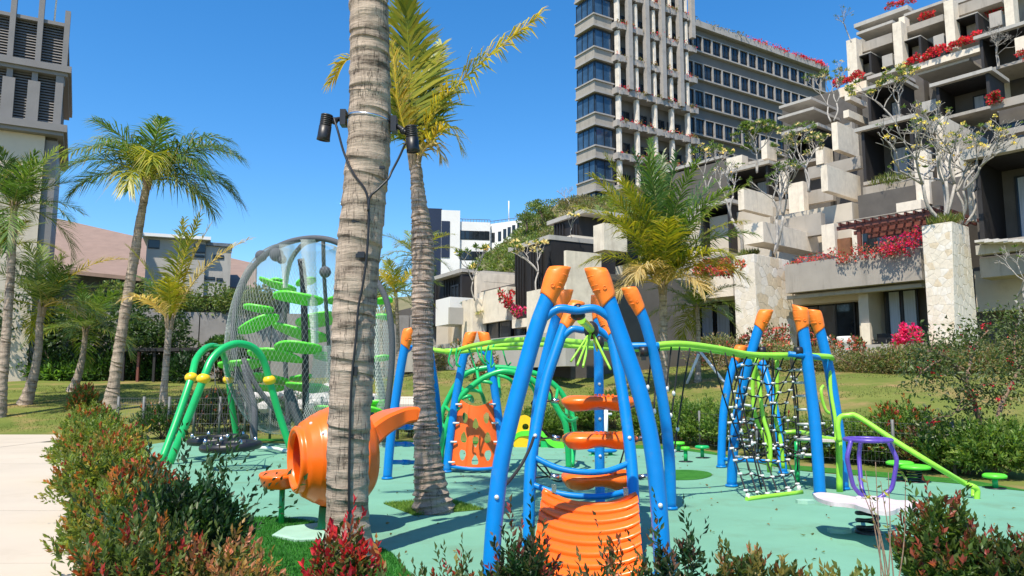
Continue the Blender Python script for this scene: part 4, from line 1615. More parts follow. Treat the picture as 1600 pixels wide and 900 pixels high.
# platform, steps and long hand rail
bar('platform_edge', PL([(1222, 676, 14.6), (1250, 675, 14.4), (1282, 683, 13.3), (1310, 688, 12.6)]), .04, 'lime')
bar('platform_edge', PL([(1245, 688, 14.2), (1275, 690, 13.6), (1300, 690, 13.2)]), .03, 'lime')
mb = MB()
mb.prism([P(1240, 681, 14.4), P(1296, 680, 14.2), P(1312, 687, 12.6), P(1284, 687, 12.8)], (0, 0, -.04))
mb.build('platform', M['board'], frame_)
mb = MB()
mb.prism([P(1247, 707, 14.0), P(1274, 708, 13.8), P(1274, 712, 13.2), P(1249, 711, 13.4)], (0, 0, -.04))
mb.build('step', M['lime'], frame_)
q = G(1312, 769)
bar('platform_leg', [q, P(1311, 685, q.y)], .052, 'lime')
q = G(1246, 756)
bar('platform_leg', [q, P(1245, 690, q.y)], .045, 'green')
q = G(1526, 780)
qd = q.y
hp = [P(1312, 690, 12.5), P(1309, 665, 12.5), P(1313, 652, 12.5), P(1326, 649, 12.45), P(1342, 652, 12.4), P(1400, 690, 12.1), P(1460, 727, 11.9), P(1505, 754, qd + .1), P(1520, 760, qd), P(1527, 766, qd)]
bar('hand_rail', hp + [q + Vector((0, 0, -.02))], .042, 'lime')
q2 = G(1521, 777)
bar('hand_rail', [P(1512, 757, qd + .3), P(1520, 762, qd + .35), q2], .036, 'lime')
bar('hand_rail', PL([(1307, 690, 13.0), (1305, 655, 13.0), (1298, 610, 13.1), (1297, 570, 13.2)]), .03, 'lime')
bar('grab_hook', PL([(1286, 603, 12.9), (1283, 609, 12.8), (1285, 625, 12.8), (1290, 640, 12.8), (1296, 646, 12.8)]), .025, 'lime')
# ground fittings
for x, y in ((470, 833),):
    pass


# ================================================================== swing
sw = thing('basket_swing', 'green double arch swing frame with yellow joint balls', 'swing', G(310, 720))
fl_, bl2 = G(264, 726), G(252, 722)
fr_, br2 = G(458, 712), G(372, 694)
arch_f = [fl_] + [P(x, y, lerp(fl_.y, fr_.y, k)) for x, y, k in ((291, 660, .1), (318, 592, .2), (330, 563, .3), (348, 545, .42), (371, 537, .55), (395, 543, .68), (411, 562, .78), (421, 594, .85), (437, 650, .93))] + [fr_]
arch_b = [bl2] + [P(x, y, lerp(bl2.y, br2.y, k)) for x, y, k in ((277, 655, .1), (299, 590, .2), (306, 563, .3), (319, 546, .42), (333, 541, .55), (345, 547, .68), (352, 563, .78), (357, 593, .85), (364, 645, .93))] + [br2]
for ar in (arch_f, arch_b):
    MB().tube(curve(ar, 6), .088, 18).build('arch', M['green'], sw)
    for k in (2, 8):
        MB().ell(ar[k], (.155, .155, .125), 18, 12).build('joint_ball', M['yellow'], sw)
mb = MB()
mb.tube([arch_f[5] - Vector((0, 0, .02)), arch_b[5] - Vector((0, 0, .02))], .05, 12)
mb.build('top_bar', M['green'], sw)
for (cx_, cy_, dd, lab), ar in zip(((361, 697, 16.2, 'front'), (341, 687, 18.4, 'rear')), (arch_f, arch_b)):
    c = P(cx_, cy_, dd)
    r_ = R(80, dd)
    mb = MB()
    mb.tube([c + Vector((math.cos(a) * r_, math.sin(a) * r_,   .03 * math.sin(a + 1))) for a in [2 * math.pi * i / 36 for i in range(36)]], .085, 12, closed=True)
    ringo = mb.build('basket_ring', M['black'], sw)
    mb = MB()
    for i in range(-4, 5):
        h = math.sqrt(max(0, 1 - (i / 5) ** 2)) * r_
        o_ = i / 5 * r_
        s_ = -.10
        mb.tube([c + Vector((o_, -h, 0)), c + Vector((o_, -h * .4, s_)), c + Vector((o_, h * .4, s_)), c + Vector((o_, h, 0))], .012, 5)
        mb.tube([c + Vector((-h, o_, 0)), c + Vector((-h * .4, o_, s_)), c + Vector((h * .4, o_, s_)), c + Vector((h, o_, 0))], .012, 5)
    mb.build('basket_net', M['rope'], ringo)
    mb = MB()
    for i in range(10):
        a = math.pi + i * math.pi / 9
        mb.ell(c + Vector((math.cos(a) * r_ * .93, math.sin(a) * r_ * .93, .05)), .03, 8, 6)
    mb.build('knot', M['clamp'], ringo, kind='stuff')
    top = ar[5]
    for a in (.8, 2.3, 3.9, 5.4):
        e = c + Vector((math.cos(a) * r_, math.sin(a) * r_, .05))
        j_ = c.lerp(top, .55) + (e - c) * .12
        mb = MB()
        mb.tube([e, j_], .010, 5)
        mb.build('rope', M['rope'], sw)
        MB().ell(e + Vector((0, 0, .05)), (.045, .045, .07), 8, 6).build('chain_shackle', M['steel'], sw)
    MB().tube([c.lerp(top, .55), top], .011, 5).build('chain', M['galv'], sw)

# ================================================================== net tower with green plates
CN = GR(487, 690)
CN = Vector((G(487, 690).x, 22.6, 0.0))
tw = thing('net_tower', 'tall net climbing tower with bright green plates inside a grey hoop', 'climbing tower', CN)
dn = 22.6


def egg(th, ph):
    """outer net skin: th azimuth, ph 0 top .. 1 bottom"""
    r = math.sin(math.pi * (.06 + .80 * ph)) ** .8 * 2.18
    if ph > .62:
        r *= 1 - .28 * (ph - .62) / .38
    z = 5.85 * (1 - ph) ** 1.05 + .25
    z = .35 + 5.5 * (1 + math.cos(math.pi * min(1, ph * 1.0))) / 2
    return CN + Vector((math.cos(th) * r, math.sin(th) * r, z))


hoop = [(397, 702), (392, 640), (376, 600), (366, 550), (366, 500), (374, 460), (392, 422), (420, 394), (452, 378), (490, 372), (525, 378), (560, 400), (586, 436), (604, 470), (612, 520), (612, 570), (606, 630), (600, 690)]
MB().tube(curve([P(x, y, dn - .9 + .5 * math.sin(i * .36)) for i, (x, y) in enumerate(hoop)], 5), .085, 14).build('hoop', M['greyrope'], tw)
hoop2 = [(452, 640), (430, 600), (395, 560), (380, 520), (378, 480), (392, 430), (430, 395)]
MB().tube(curve([P(397, 690, dn - 1.6), P(398, 640, dn - 1.5), P(391, 610, dn - 1.2), P(380, 570, dn - 1)], 5), .085, 12).build('hoop_leg', M['greyrope'], tw)
MB().tube(curve([P(380, 560, dn - 1), P(402, 605, dn - 1.0), P(430, 640, dn - .8), P(452, 662, dn - .6)], 5), .075, 12).build('hoop_leg', M['greyrope'], tw)
MB().tube(curve([P(452, 690, dn + 2), P(445, 540, dn + 2.2), P(448, 430, dn + 1.6), P(470, 385, dn + .6), P(500, 373, dn - .6)], 6), .075, 12).build('hoop', M['greyrope'], tw)
MB().tube(curve([P(478, 690, dn), P(477, 560, dn), P(474, 440, dn), P(470, 405, dn)], 6), .10, 14).build('mast', M['black'], tw)
MB().tube(curve([P(520, 690, dn + 1), P(515, 560, dn + .8), P(507, 440, dn), P(505, 376, dn - .7)], 6), .06, 12).build('mast', M['greyrope'], tw)
MB().tube(curve([P(596, 700, dn + .3), P(600, 640, dn + .2), P(586, 560, dn)], 6), .10, 12).build('mast', M['greyrope'], tw)
MB().tube(curve([P(450, 610, dn - .4), P(466, 655, dn - .4), P(480, 688, dn - .3)], 6), .14, 12).build('hoop_leg', M['greyrope'], tw)
for x, y, r_ in ((408, 400, .17), (432, 398, .2), (508, 425, .17), (440, 405, .14)):
    MB().ell(P(x, y, dn - .9), r_, 12, 9).build('rope_joint', M['greyrope'], tw)
# leaf-shaped plates: (x, y, half width px, tilt across, dy, depth shift, twist)
plates = [(466, 466, 40, .05, 9, -1.2), (404, 482, 24, .05, 8, -.4), (404, 506, 32, -.35, 14, -.2), (434, 445, 30, .3, 10, .6), (432, 438, 10, .0, 6, .4), (478, 440, 16, -.3, 7, .9), (466, 543, 37, -.03, 8, -1.4), (430, 556, 43, .14, 8, -.8),
          (375, 570, 34, -.05, 9, -.5), (470, 520, 45, .2, 12, .8), (599, 470, 15, -.05, 12, -.6), (600, 495, 14, -.05, 8, .0), (594, 560, 18, -.05, 8, -.2), (420, 592, 32, .05, 9, .8), (480, 605, 34, .1, 12, .6), (590, 630, 22, .0, 10, -.6),
          (420, 606, 24, .05, 9, .9), (470, 590, 18, -.1, 6, 1.3), (500, 500, 38, -.1, 10, 1.5), (578, 640, 20, .1, 10, -.9), (520, 560, 30, .1, 10, 1.2), (535, 470, 25, .0, 10, .6), (548, 525, 26, .1, 9, -.4), (520, 640, 30, 0, 9, .3)]
rnd.seed(3)
for x, y, hw, tilt, hy, ds in plates:
    d = dn + ds
    c = P(x, y, d)
    a = R(2 * hw, d)
    b = a * rnd.uniform(.5, .7)
    mb = MB()
    ph = rnd.uniform(0, 6)

    def pf(u, w, k, c=c, a=a, b=b, tilt=tilt, ph=ph):
        th = u * 2 * math.pi
        x_, y_ = math.cos(th) * a * w, math.sin(th) * b * w
        z = -tilt * x_ + .10 * math.sin(x_ / a * 2.6 + ph) * a * .5 - y_ * .30 + (.035 if k else -.035)
        return c + Vector((x_, y_, z))
    n = 22
    vs = [pf(i / n, w, k) for k, w in ((1, .001), (1, .5), (1, .93), (1, 1), (0, 1), (0, .93), (0, .5), (0, .001)) for i in range(n)]
    fs = [(j * n + i, j * n + (i + 1) % n, (j + 1) * n + (i + 1) % n, (j + 1) * n + i) for j in range(7) for i in range(n)]
    mb.add(vs, fs, None, True)
    mb.build('plate', M['plate'], tw)


# net skins: diamond mesh of thin cord over the egg and down the funnels
def netting(name, fn, nu, nv, r, m, closed=True, keep=None):
    mb = MB()
    for j in range(nv):
        for i in range(nu):
            for di in (1, -1):
                o_ = .5 if j % 2 else 0
                a = ((i + o_) / nu, j / nv)
                b = ((i + o_ + di * .5) / nu, (j + 1) / nv)
                if not closed and not (0 <= b[0] <= 1):
                    continue
                if keep and not keep(a[0], a[1]):
                    continue
                mb.tube([fn(*a), fn(*b)], r, 3, False, smooth=False)
    return mb.build(name, M[m], tw, kind='stuff', fix=False)


netting('net', lambda u, w: egg(u * 2 * math.pi, .04 + w * .94), 118, 70, .0030, 'net')


def funnel(x0, x1, y0, x2, x3, y1, d0, d1):
    def fn(u, w):
        k = sstep(0, 1, w)
        xa, xb = lerp(x0, x2, k), lerp(x1, x3, k)
        th = u * math.pi
        return P(lerp(xa, xb, u), lerp(y0, y1, w), lerp(d0, d1, w) - .25 * math.sin(th))
    return fn


netting('white_net', funnel(470, 494, 374, 486, 498, 540, dn - 1.1, dn - 1.4), 10, 60, .006, 'white_net', False)
netting('white_net', funnel(436, 462, 382, 442, 450, 450, dn - 1.0, dn - .8), 9, 26, .007, 'white_net', False)
netting('white_net', funnel(584, 612, 476, 588, 606, 700, dn - .7, dn - .7), 10, 44, .006, 'white_net', False)
netting('white_net', funnel(490, 530, 540, 470, 560, 690, dn - 1.0, dn - .9), 22, 44, .005, 'white_net', False)
mb = MB()
mb.tube(curve([P(402, 700, dn - 2.2), P(430, 701, dn - 2.4), P(452, 705, dn - 2.8), P(480, 697, dn - 2.6), P(540, 690, dn - 2.2)], 6), .05, 8)
mb.build('net_hem', M['white_net'], tw)

# ================================================================== orange pod on a green stem
oc = P(519, 714, 9.45)
pod = thing('spinner_pod', 'orange hollow pod with a round opening on a green stem', 'play pod', (oc.x, oc.y, 0))
ax = Vector((-.88, -.475, -.03)).normalized()
m3 = (-ax).to_track_quat('Z', 'Y').to_matrix()
prof = [(.300, -.40), (.315, -.445), (.345, -.462), (.375, -.455), (.395, -.43), (.385, -.40), (.40, -.375), (.435, -.365), (.455, -.33), (.505, -.25), (.515, -.235), (.515, -.225), (.555, -.15), (.562, -.14), (.562, -.125), (.60, -.03), (.625, .06), (.632, .12),
        (.625, .17), (.628, .18), (.618, .20), (.59, .27), (.595, .28), (.58, .295), (.52, .38), (.44, .45), (.37, .47), (.33, .47), (.315, .45), (.40, .38), (.50, .28), (.56, .15), (.56, .02), (.50, -.12), (.42, -.27), (.32, -.37), (.300, -.40)]
MB().lathe(prof, oc, m3, 48).build('hull', M['orange'], pod)
mb = MB()
arm = [P(566, 700, 9.5), P(580, 676, 9.55), (P(600, 660, 9.7)), P(622, 651, 9.9), P(645, 647, 10.0), P(652, 648, 10.02)]
c_ = curve(arm, 6)
vs, fs = [], []
for i, p in enumerate(c_):
    t_ = (c_[min(i + 1, len(c_) - 1)] - c_[max(i - 1, 0)]).normalized()
    s_ = t_.cross(Vector((0, 0, 1))).normalized()
    u_ = s_.cross(t_)
    hh, ww = lerp(.135, .085, i / (len(c_) - 1)), lerp(.17, .13, i / (len(c_) - 1))
    for q, (a_, b_) in enumerate(((-1, -.7), (-.8, -1), (.8, -1), (1, -.7), (1, .7), (.8, 1), (-.8, 1), (-1, .7))):
        vs.append(p + s_ * a_ * ww + u_ * b_ * hh)
m_ = len(c_)
fs = [(i * 8 + k, i * 8 + (k + 1) % 8, (i + 1) * 8 + (k + 1) % 8, (i + 1) * 8 + k) for i in range(m_ - 1) for k in range(8)] + [tuple(reversed(range(8))), tuple(range((m_ - 1) * 8, m_ * 8))]
mb.add(vs, fs, None, False)
mb.build('handle_arm', M['orange'], pod)
sc = P(438, 748, 9.9)
MB().lathe([(0, -.10), (.20, -.10), (.225, -.07), (.255, .035), (.262, .06), (.25, .075), (.235, .07), (.19, .055), (.10, .045), (0, .042)], sc, Matrix.Rotation(math.radians(4), 3, 'X'), 32).build('seat', M['orange'], pod)
MB().tube([sc, sc + Vector((.25, -.02, .10)), oc + Vector((-.15, .0, -.38))], .07, 10).build('seat_arm', M['orange'], pod)
MB().tube([sc + Vector((.03, 0, -.08)), Vector((sc.x + .03, sc.y, .0))], .035, 10).build('seat_post', M['green'], pod)
MB().lathe([(.11, oc.z - .60), (.115, .3), (.13, .06), (.22, .04), (.22, 0)], (oc.x - .02, oc.y, 0), None, 24).build('stem', M['green'], pod)
MB().lathe([(0, .045), (.50, .045), (.53, .03), (.53, .0)], (oc.x - .10, oc.y - .15, .006), None, 7, smooth=False).build('ground_pad', M['pad'], pod)
for x, y in ((486, 662), (505, 677), (470, 672)):
    p = P(x, y, 9.0)
    # bolt heads sit on the skin: push back along the view until they touch
    dirv = (p - Vector((0, 0, EYE))).normalized()
    best = None
    for k in range(80):
        q = Vector((0, 0, EYE)) + dirv * (8.5 + k * .02)
        loc = m3.inverted() @ (q - oc)
        rr = math.hypot(loc.x, loc.y)
        zz = loc.z
        for (ra, za), (rb, zb) in zip(prof[7:25], prof[8:26]):
            if za <= zz <= zb and rr <= lerp(ra, rb, (zz - za) / (zb - za + 1e-9)):
                best = q
                break
        if best:
            break
    if best:
        MB().ell(best, .022, 10, 7).build('bolt', M['clamp'], pod)

# ================================================================== green arch ladder
al = thing('arch_ladder', 'green arched climbing ladder with looping rungs on the far side', 'arch climber', G(790, 722))
o1 = [(690, 723, 17.1), (689, 660, 17.1), (697, 630, 17.1), (723, 588, 17.1), (759, 575, 17.1), (799, 576, 17.1), (840, 585, 17.1), (869, 604, 17.1), (885, 627, 17.1), (895, 653, 17.1), (897, 684, 17.1), (893, 728, 16.6)]
o2 = [(686, 735, 15.7), (692, 690, 15.7), (705, 645, 15.7), (720, 620, 15.7), (738, 603, 15.7), (761, 588, 15.7), (790, 580, 15.7), (825, 590, 15.7), (852, 612, 15.7), (873, 642, 15.7), (885, 670, 15.7), (889, 733, 15.8)]
ca, cb = curve(PL(o1), 8), curve(PL(o2), 8)
for c_ in (ca, cb):
    MB().tube(c_, .062, 14).build('arch_tube', M['green'], al)
for k in range(8, 82, 7):
    a, b = ca[min(k, len(ca) - 1)], cb[min(k, len(cb) - 1)]
    e = cb[min(k + 5, len(cb) - 1)]
    dn_ = Vector((0, 0, -.42 if 24 < k < 70 else -.15))
    MB().tube(curve([a, a.lerp(b, .35) + dn_ * .7 + Vector((.15, 0, 0)), a.lerp(b, .7) + dn_ + Vector((.3, 0, 0)), b.lerp(e, .9) + dn_ * .4 + Vector((.12, 0, 0)), b], 5), .036, 8).build('rung', M['green'], al)
for y_, k in ((690, 84), (715, 86)):
    pass

# ================================================================== small things at the back of the playground
o = G(812, 699)
sl_ = thing('toddler_slide', 'low green slide with a yellow pierced side panel', 'slide', o)
d_ = o.y
pts = [(803, 698), (801, 680), (805, 660), (812, 651), (822, 649), (832, 656), (836, 668), (832, 685), (830, 701), (818, 702)]
N_ = 40
pc = curve(PL([(x, y, d_) for x, y in pts + pts[:1]]), 4)[:-1]
hc = [P(822 + 5 * math.cos(a), 668 + 4 * math.sin(a), d_) for a in [2 * math.pi * i / N_ for i in range(N_)]]
N_ = len(pc)
hc = [P(821 + 6 * math.cos(a), 667 + 5 * math.sin(a), d_) for a in [2 * math.pi * i / N_ + 2.4 for i in range(N_)]]
# outline and hole joined by strips, front and back
tv = Vector((0, .12, 0))
ordr = []
for p in pc:
    ordr.append(P(821, 667, d_) + (p - P(821, 667, d_)).normalized() * R(10, d_))
mb = MB()
vs = pc + ordr + [p + tv for p in pc] + [p + tv for p in ordr]
fs = []
for i in range(N_):
    j = (i + 1) % N_
    fs += [(i, j, N_ + j, N_ + i), (2 * N_ + j, 2 * N_ + i, 3 * N_ + i, 3 * N_ + j), (j, i, 2 * N_ + i, 2 * N_ + j), (N_ + i, N_ + j, 3 * N_ + j, 3 * N_ + i)]
mb.add(vs, fs, None, False)
mb.build('side_panel', M['yellow'], sl_)
mb = MB()
path = [P(x, y, d) for x, y, d in ((800, 690, d_ + .3), (812, 681, d_ + .3), (830, 680, d_ + .25), (846, 681, d_ + .2), (856, 692, d_ + .1), (866, 698, d_), (880, 700, d_ - .1))]
pcv = curve(path, 6)
rows = []
for p in pcv:
    rows.append([p + Vector((0, y_, z_)) for y_, z_ in ((-.32, .0), (-.32, .14), (-.26, .14), (-.24, .03), (.24, .03), (.26, .14), (.32, .14), (.32, 0))])
m_ = len(rows)
vs = [v for r_ in rows for v in r_]
fs = [(i * 8 + k, i * 8 + (k + 1) % 8, (i + 1) * 8 + (k + 1) % 8, (i + 1) * 8 + k) for i in range(m_ - 1) for k in range(8)]
mb.add(vs, fs + [tuple(range(8)), tuple(range((m_ - 1) * 8, m_ * 8))], None, False)
mb.build('chute', M['plate'], sl_)
mb = MB()
for k in (2, 12, 22):
    p = pcv[k]
    mb.box((p.x, p.y, p.z / 2), (.30 if k == 22 else .08, .5, p.z))
mb.build('support', M['green'], sl_)


def disc_stool(label, px, py, w, h, mname, spring=False, ground=None, group=None):
    g = G(*ground)
    d = g.y
    c = P(px, py, d)
    t = thing('disc_stool', label, 'play stool', (c.x, d, 0), group)
    r = R(w, d)
    MB().lathe([(0, .035), (r * .8, .03), (r * .97, .01), (r, -.01), (r * .95, -.035), (r * .5, -.05), (0, -.055)], c, None, 28).build('disc', M[mname], t)
    if spring:
        helix = [Vector((c.x + math.cos(a) * .11, d + math.sin(a) * .11, .05 + (c.z - .10) * k / 70)) for k, a in ((k, k * .36) for k in range(71))]
        MB().tube(helix, .018, 7).build('spring', M['black'], t)
    else:
        MB().tube([Vector((c.x, d, 0)), c - Vector((0, 0, .03))], .045, 12).build('stem', M['green'], t)
    MB().lathe([(.16, 0), (.16, .012), (0, .014)], (c.x, d, .006), None, 16).build('base_plate', M['black'], t)
    return t


disc_stool('green disc stool on a thin stem at the right end of the rubber surface', 1554, 743, 34, 8, 'plate', ground=(1554, 764))
disc_stool('green disc on a spring, the higher of a touching pair', 1406, 723, 40, 8, 'plate', True, (1406, 752))
disc_stool('green disc on a spring, the lower of a touching pair', 1429, 729, 46, 8, 'plate', True, (1426, 754))
disc_stool('green disc stool seen just right of the near blue posts', 1060, 692, 20, 5, 'plate', ground=(1060, 706))
disc_stool('dark green disc stool left of the net climber', 1097, 698, 22, 7, 'green', ground=(1097, 716))
disc_stool('small green disc stool in the far corner behind the hanging ropes', 1071, 700, 14, 7, 'plate', ground=(1073, 722))
c = P(941, 704, 19.3)
t = thing('low_bench', 'low blue oval bench on two short legs', 'bench', (c.x, c.y, 0))
MB().lathe([(0, .03), (.33, .03), (.38, 0), (.33, -.04), (0, -.05)], c, Matrix(((1, 0, 0), (0, .5, 0), (0, 0, 1))), 24).build('seat', M['blue'], t)
for s_ in (-.22, .20):
    MB().lathe([(.055, c.z - .03), (.055, .02), (.11, .018), (.11, 0)], (c.x + s_, c.y, .006), None, 12).build('leg', M['green'], t)
q = Vector((P(947, 700, 21.5).x, 21.5, 0))
t = thing('cross_post', 'thin white post with a short cross arm behind the middle pads', 'post', q)
MB().tube([q, P(947, 637, 21.5)], .055, 10).build('pole', M['white'], t)
MB().tube([P(938, 647, 21.5), P(956, 647, 21.5)], .035, 8).build('arm', M['white'], t)

# ================================================================== spring rider
bz = .44
sr = thing('spring_rider', 'white lobed board on a black spring with a purple cage rail', 'spring rider', G(1357, 834))
bp = [(1270, 771), (1282, 769), (1305, 771), (1330, 775), (1352, 774), (1378, 776), (1400, 781), (1425, 782), (1437, 787), (1428, 793), (1404, 794), (1398, 797), (1385, 799), (1360, 796), (1343, 791), (1334, 788), (1318, 786), (1298, 784), (1278, 778)]


def onz(x, y, z):
    return G(x, y, z)


pts = [onz(x, y, bz) for x, y in bp]
pts = curve(pts + pts[:1], 4)[:-1]
mb = MB()
mb.prism(pts, (0, 0, -.045))
mb.build('board', M['board'], sr)
ctr = onz(1357, 784, bz)
top = P(1356, 687, 9.25)
mb = MB()
ring = [top + Vector((math.cos(a) * R(66, 9.25), math.sin(a) * .26, 0)) for a in [2 * math.pi * i / 30 for i in range(30)]]
mb.tube(ring, .024, 10, closed=True)
mb.build('cage_ring', M['purple'], sr)
for pth in ([(1330, 688, 9.15), (1323, 716, 9.1), (1333, 760, 9.2), (1350, 779, 9.25)], [(1345, 688, 9.5), (1342, 714, 9.6), (1346, 762, 9.45), (1352, 778, 9.35)],
            [(1387, 688, 9.2), (1402, 718, 9.15), (1394, 764, 9.2), (1369, 782, 9.2)]):
    q = PL(pth)
    cc = []
    for a, b in zip(q, q[1:]):
        cc += [a.lerp(b, k / 6) for k in range(6)]
    cc.append(q[-1])
    sm = [cc[0]] + [(cc[i - 1] + cc[i] * 2 + cc[i + 1]) / 4 for i in range(1, len(cc) - 1)] + [cc[-1]]
    MB().tube(sm, .026, 10).build('cage_bar', M['purple'], sr)
q = P(1360, 781, 9.2)
MB().box(q + Vector((0, 0, 0)), (.22, .10, .035)).build('cage_foot', M['purple'], sr)
for x, y in ((1342, 778), (1378, 783), (1364, 784)):
    MB().ell(onz(x, y, bz + .01), (.035, .035, .025), 10, 6).build('bolt', M['clamp'], sr)
sb = G(1357, 834)
helix = []
for k in range(110):
    a = k * 2 * math.pi * 4.2 / 109
    z_ = .03 + (bz - .09) * k / 109
    helix.append(Vector((sb.x + math.cos(a) * .115, sb.y + math.sin(a) * .115, z_)))
MB().tube(helix, .024, 9).build('spring', M['black'], sr)
MB().lathe([(.15, 0), (.15, .03), (.10, .05), (0, .05)], (sb.x, sb.y, .006), None, 20).build('base_plate', M['black'], sr)
MB().box((sb.x, sb.y, bz - .065), (.28, .24, .03)).build('spring_plate', M['black'], sr)
# anchor pads flush with the rubber
for px, lab in (((1312, 833), 'small mint pad in the shadow of the spring rider'), ((1258, 787), 'flat mint pad in front of the tall blue post by the net')):
    q = G(*px)
    mb = MB()
    mb.prism([q + Vector((math.cos(a) * .14, math.sin(a) * .10, .006)) for a in (.4, 1.5, 2.7, 3.6, 4.7, 5.8)], (0, 0, .05))
    tag(mb.build('ground_pad', M['pad']), lab, 'pad')


# ================================================================== buildings
class Fr:
    """a building's own axes: a along its front, n out of it, z up"""

    def __init__(s, O, az_a, d=None):
        s.O = Vector((O[0], O[1], 0))
        s.a = Vector((az_a[0], az_a[1], 0)).normalized()
        s.n = Vector((s.a.y, -s.a.x, 0))
        s.eye = Vector((0, 0, EYE))

    def on(s, px, py, n=0.0):
        r = P(px, py, 1.0) - s.eye
        t = ((s.O - s.eye).dot(s.n) + n) / r.dot(s.n)
        q = s.eye + r * t
        return (q - s.O).dot(s.a), q.z

    def ona(s, px, py, a):
        r = P(px, py, 1.0) - s.eye
        t = ((s.O - s.eye).dot(s.a) + a) / r.dot(s.a)
        q = s.eye + r * t
        return (q - s.O).dot(s.n), q.z

    def pt(s, a, n, z):
        return s.O + s.a * a + s.n * n + Vector((0, 0, z))

    def box(s, mb, a0, a1, n0, n1, z0, z1, col=None):
        return mb.obox(s.pt(a0, n0, z0), s.a * (a1 - a0), s.n * (n1 - n0), (0, 0, z1 - z0), col)

    def noff(s, px, d):
        return (P(px, 450, d) - s.O).dot(s.n)

    def aoff(s, px, d):
        return (P(px, 450, d) - s.O).dot(s.a)


def noff_plane(F, d, px=1440):
    return F.noff(px, d)


# ---------------------------------------------------------------- tower hotel behind
T0 = P(934, 450, 92)
TW = Fr(T0, (.842, .538))
tower = thing('tower_hotel', 'tall grey hotel block with glazed corner, pale posts and long wing of windows', 'hotel', (T0.x, T0.y, 8))
ZB = [TW.on(934, y)[1] for y in (381, 330, 279, 228, 177, 126, 75, 24, -27, -78)]
WH = (ZB[1] - ZB[0]) * .60
FH = ZB[2] - ZB[1]
a_l = TW.on(957, 200)[0]
a_p = [TW.on(x, 150, .6)[0] for x in (966, 994, 1022, 1048, 1073)]
aR = TW.on(1079, 150)[0]
LD = 3.6
a_end = TW.on(1296, 150, -1.2)[0]
mb = MB()
TW.box(mb, .35, aR, -LD + .1, -.56, 6, ZB[-1])
TW.box(mb, 9.5, aR, -14, -LD, 6, ZB[-1])
mb.build('core_wall', M['towerwall'], tower)
mb = MB()
TW.box(mb, aR, a_end, -14, -1.8, 6, TW.on(1085, 31, -1.2)[1] - .2)
mb.build('wing_wall', M['towerwall'], tower)
zr = TW.on(1085, 31, -1.2)[1]
mb = MB()
TW.box(mb, aR - .2, a_end, -13.8, -1.0, zr - .9, zr)
mb.build('roof_parapet', M['towerledge'], tower)
# corner bay: grey bands and glass between
for k, z in enumerate(ZB):
    mb = MB()
    TW.box(mb, -.25, a_l, -LD, .22, z - (FH - WH) + .25, z - .18)
    mb.build('corner_band', M['grey'], tower)
    mb = MB()
    TW.box(mb, -.40, a_l + .1, -LD, .42, z - .18, z)
    TW.box(mb, -.40, a_l + .1, -LD, .40, z - (FH - WH), z - (FH - WH) + .25)
    mb.build('corner_sill', M['towerledge'], tower)
    if k == 0:
        wfa = MB()
        for q in (0, .5, 1):
            TW.box(wfa, lerp(.02, a_l - .1, q) - .05 + .05 * (q == 0), lerp(.02, a_l - .1, q) + .05, .0, .10, z, z + WH)
        TW.box(wfa, .02, a_l - .1, .01, .09, z + WH - .12, z + WH)
        TW.box(wfa, .02, a_l - .1, .01, .09, z, z + .10)
        for q in (0, .33, .66, 1):
            TW.box(wfa, -.12, -.02, -LD + .1 + (LD - .2) * q - .05, -LD + .1 + (LD - .2) * q + .05, z, z + WH)
        TW.box(wfa, -.11, -.03, -LD + .1, -.1, z, z + .1)
        TW.box(wfa, -.11, -.03, -LD + .1, -.1, z + WH - .12, z + WH)
        w0 = wfa.build('corner_window', M['frame'], tower)
        pa = MB()
        TW.box(pa, .0, a_l - .1, -.3, .04, z, z + WH)
        TW.box(pa, -.06, .3, -LD + .1, -.1, z + .01, z + WH - .01)
        p0 = pa.build('pane', M['blueglass'], w0)
    else:
        w = copy_part(w0, tower, (0, 0, z - ZB[0]))
        copy_part(p0, w)
# post bay: ledges with pale posts, recessed dark windows, tall fins on the upper floors
zs = [z - .9 for z in ZB]
for k, z in enumerate(zs):
    mb = MB()
    TW.box(mb, a_l - .15, aR + .25, -.55, 1.15, z - .55, z + .25)
    for q in range(9):
        aa = lerp(a_l, aR, (q + .15) / 9)
        TW.box(mb, aa, aa + .45, .9, 1.32, z - .72, z - .2)
    mb.build('planter_ledge', M['towerledge'], tower)
    for i, a in enumerate(a_p):
        if k == 0 and i == 0:
            mb = MB()
            TW.box(mb, a - .25, a + .25, .35, .85, z + .25, z + FH - .55)
            TW.box(mb, a - .16, a + .16, .84, .96, z + .25, z + FH - .55)
            ps0 = mb.build('pale_post', M['towerpost'], tower)
        else:
            copy_part(ps0, tower, TW.a * (a - a_p[0]) + Vector((0, 0, z - zs[0])))
    for i in range(4):
        a0, a1 = a_p[i] + .35, a_p[i + 1] - .35
        if k == 0 and i == 0:
            mb = MB()
            L_ = a1 - a0
            zt = z + .25 + FH * .48
            for q in (0, .34, .67, 1):
                TW.box(mb, a0 + (L_ - .1) * q, a0 + (L_ - .1) * q + .1, -.52, -.36, z + .25, zt)
            for q in (0, .5, .93):
                TW.box(mb, a0, a1, -.51, -.37, lerp(z + .25, zt, q), lerp(z + .25, zt, q) + .10)
            wp0 = mb.build('window', M['frame'], tower)
            mb = MB()
            TW.box(mb, a0 + .02, a1 - .02, -.54, -.42, z + .26, zt - .02)
            pp0 = mb.build('pane', M['glass'], wp0)
        else:
            w = copy_part(wp0, tower, TW.a * (a_p[i] - a_p[0]) + Vector((0, 0, z - zs[0])))
            copy_part(pp0, w)
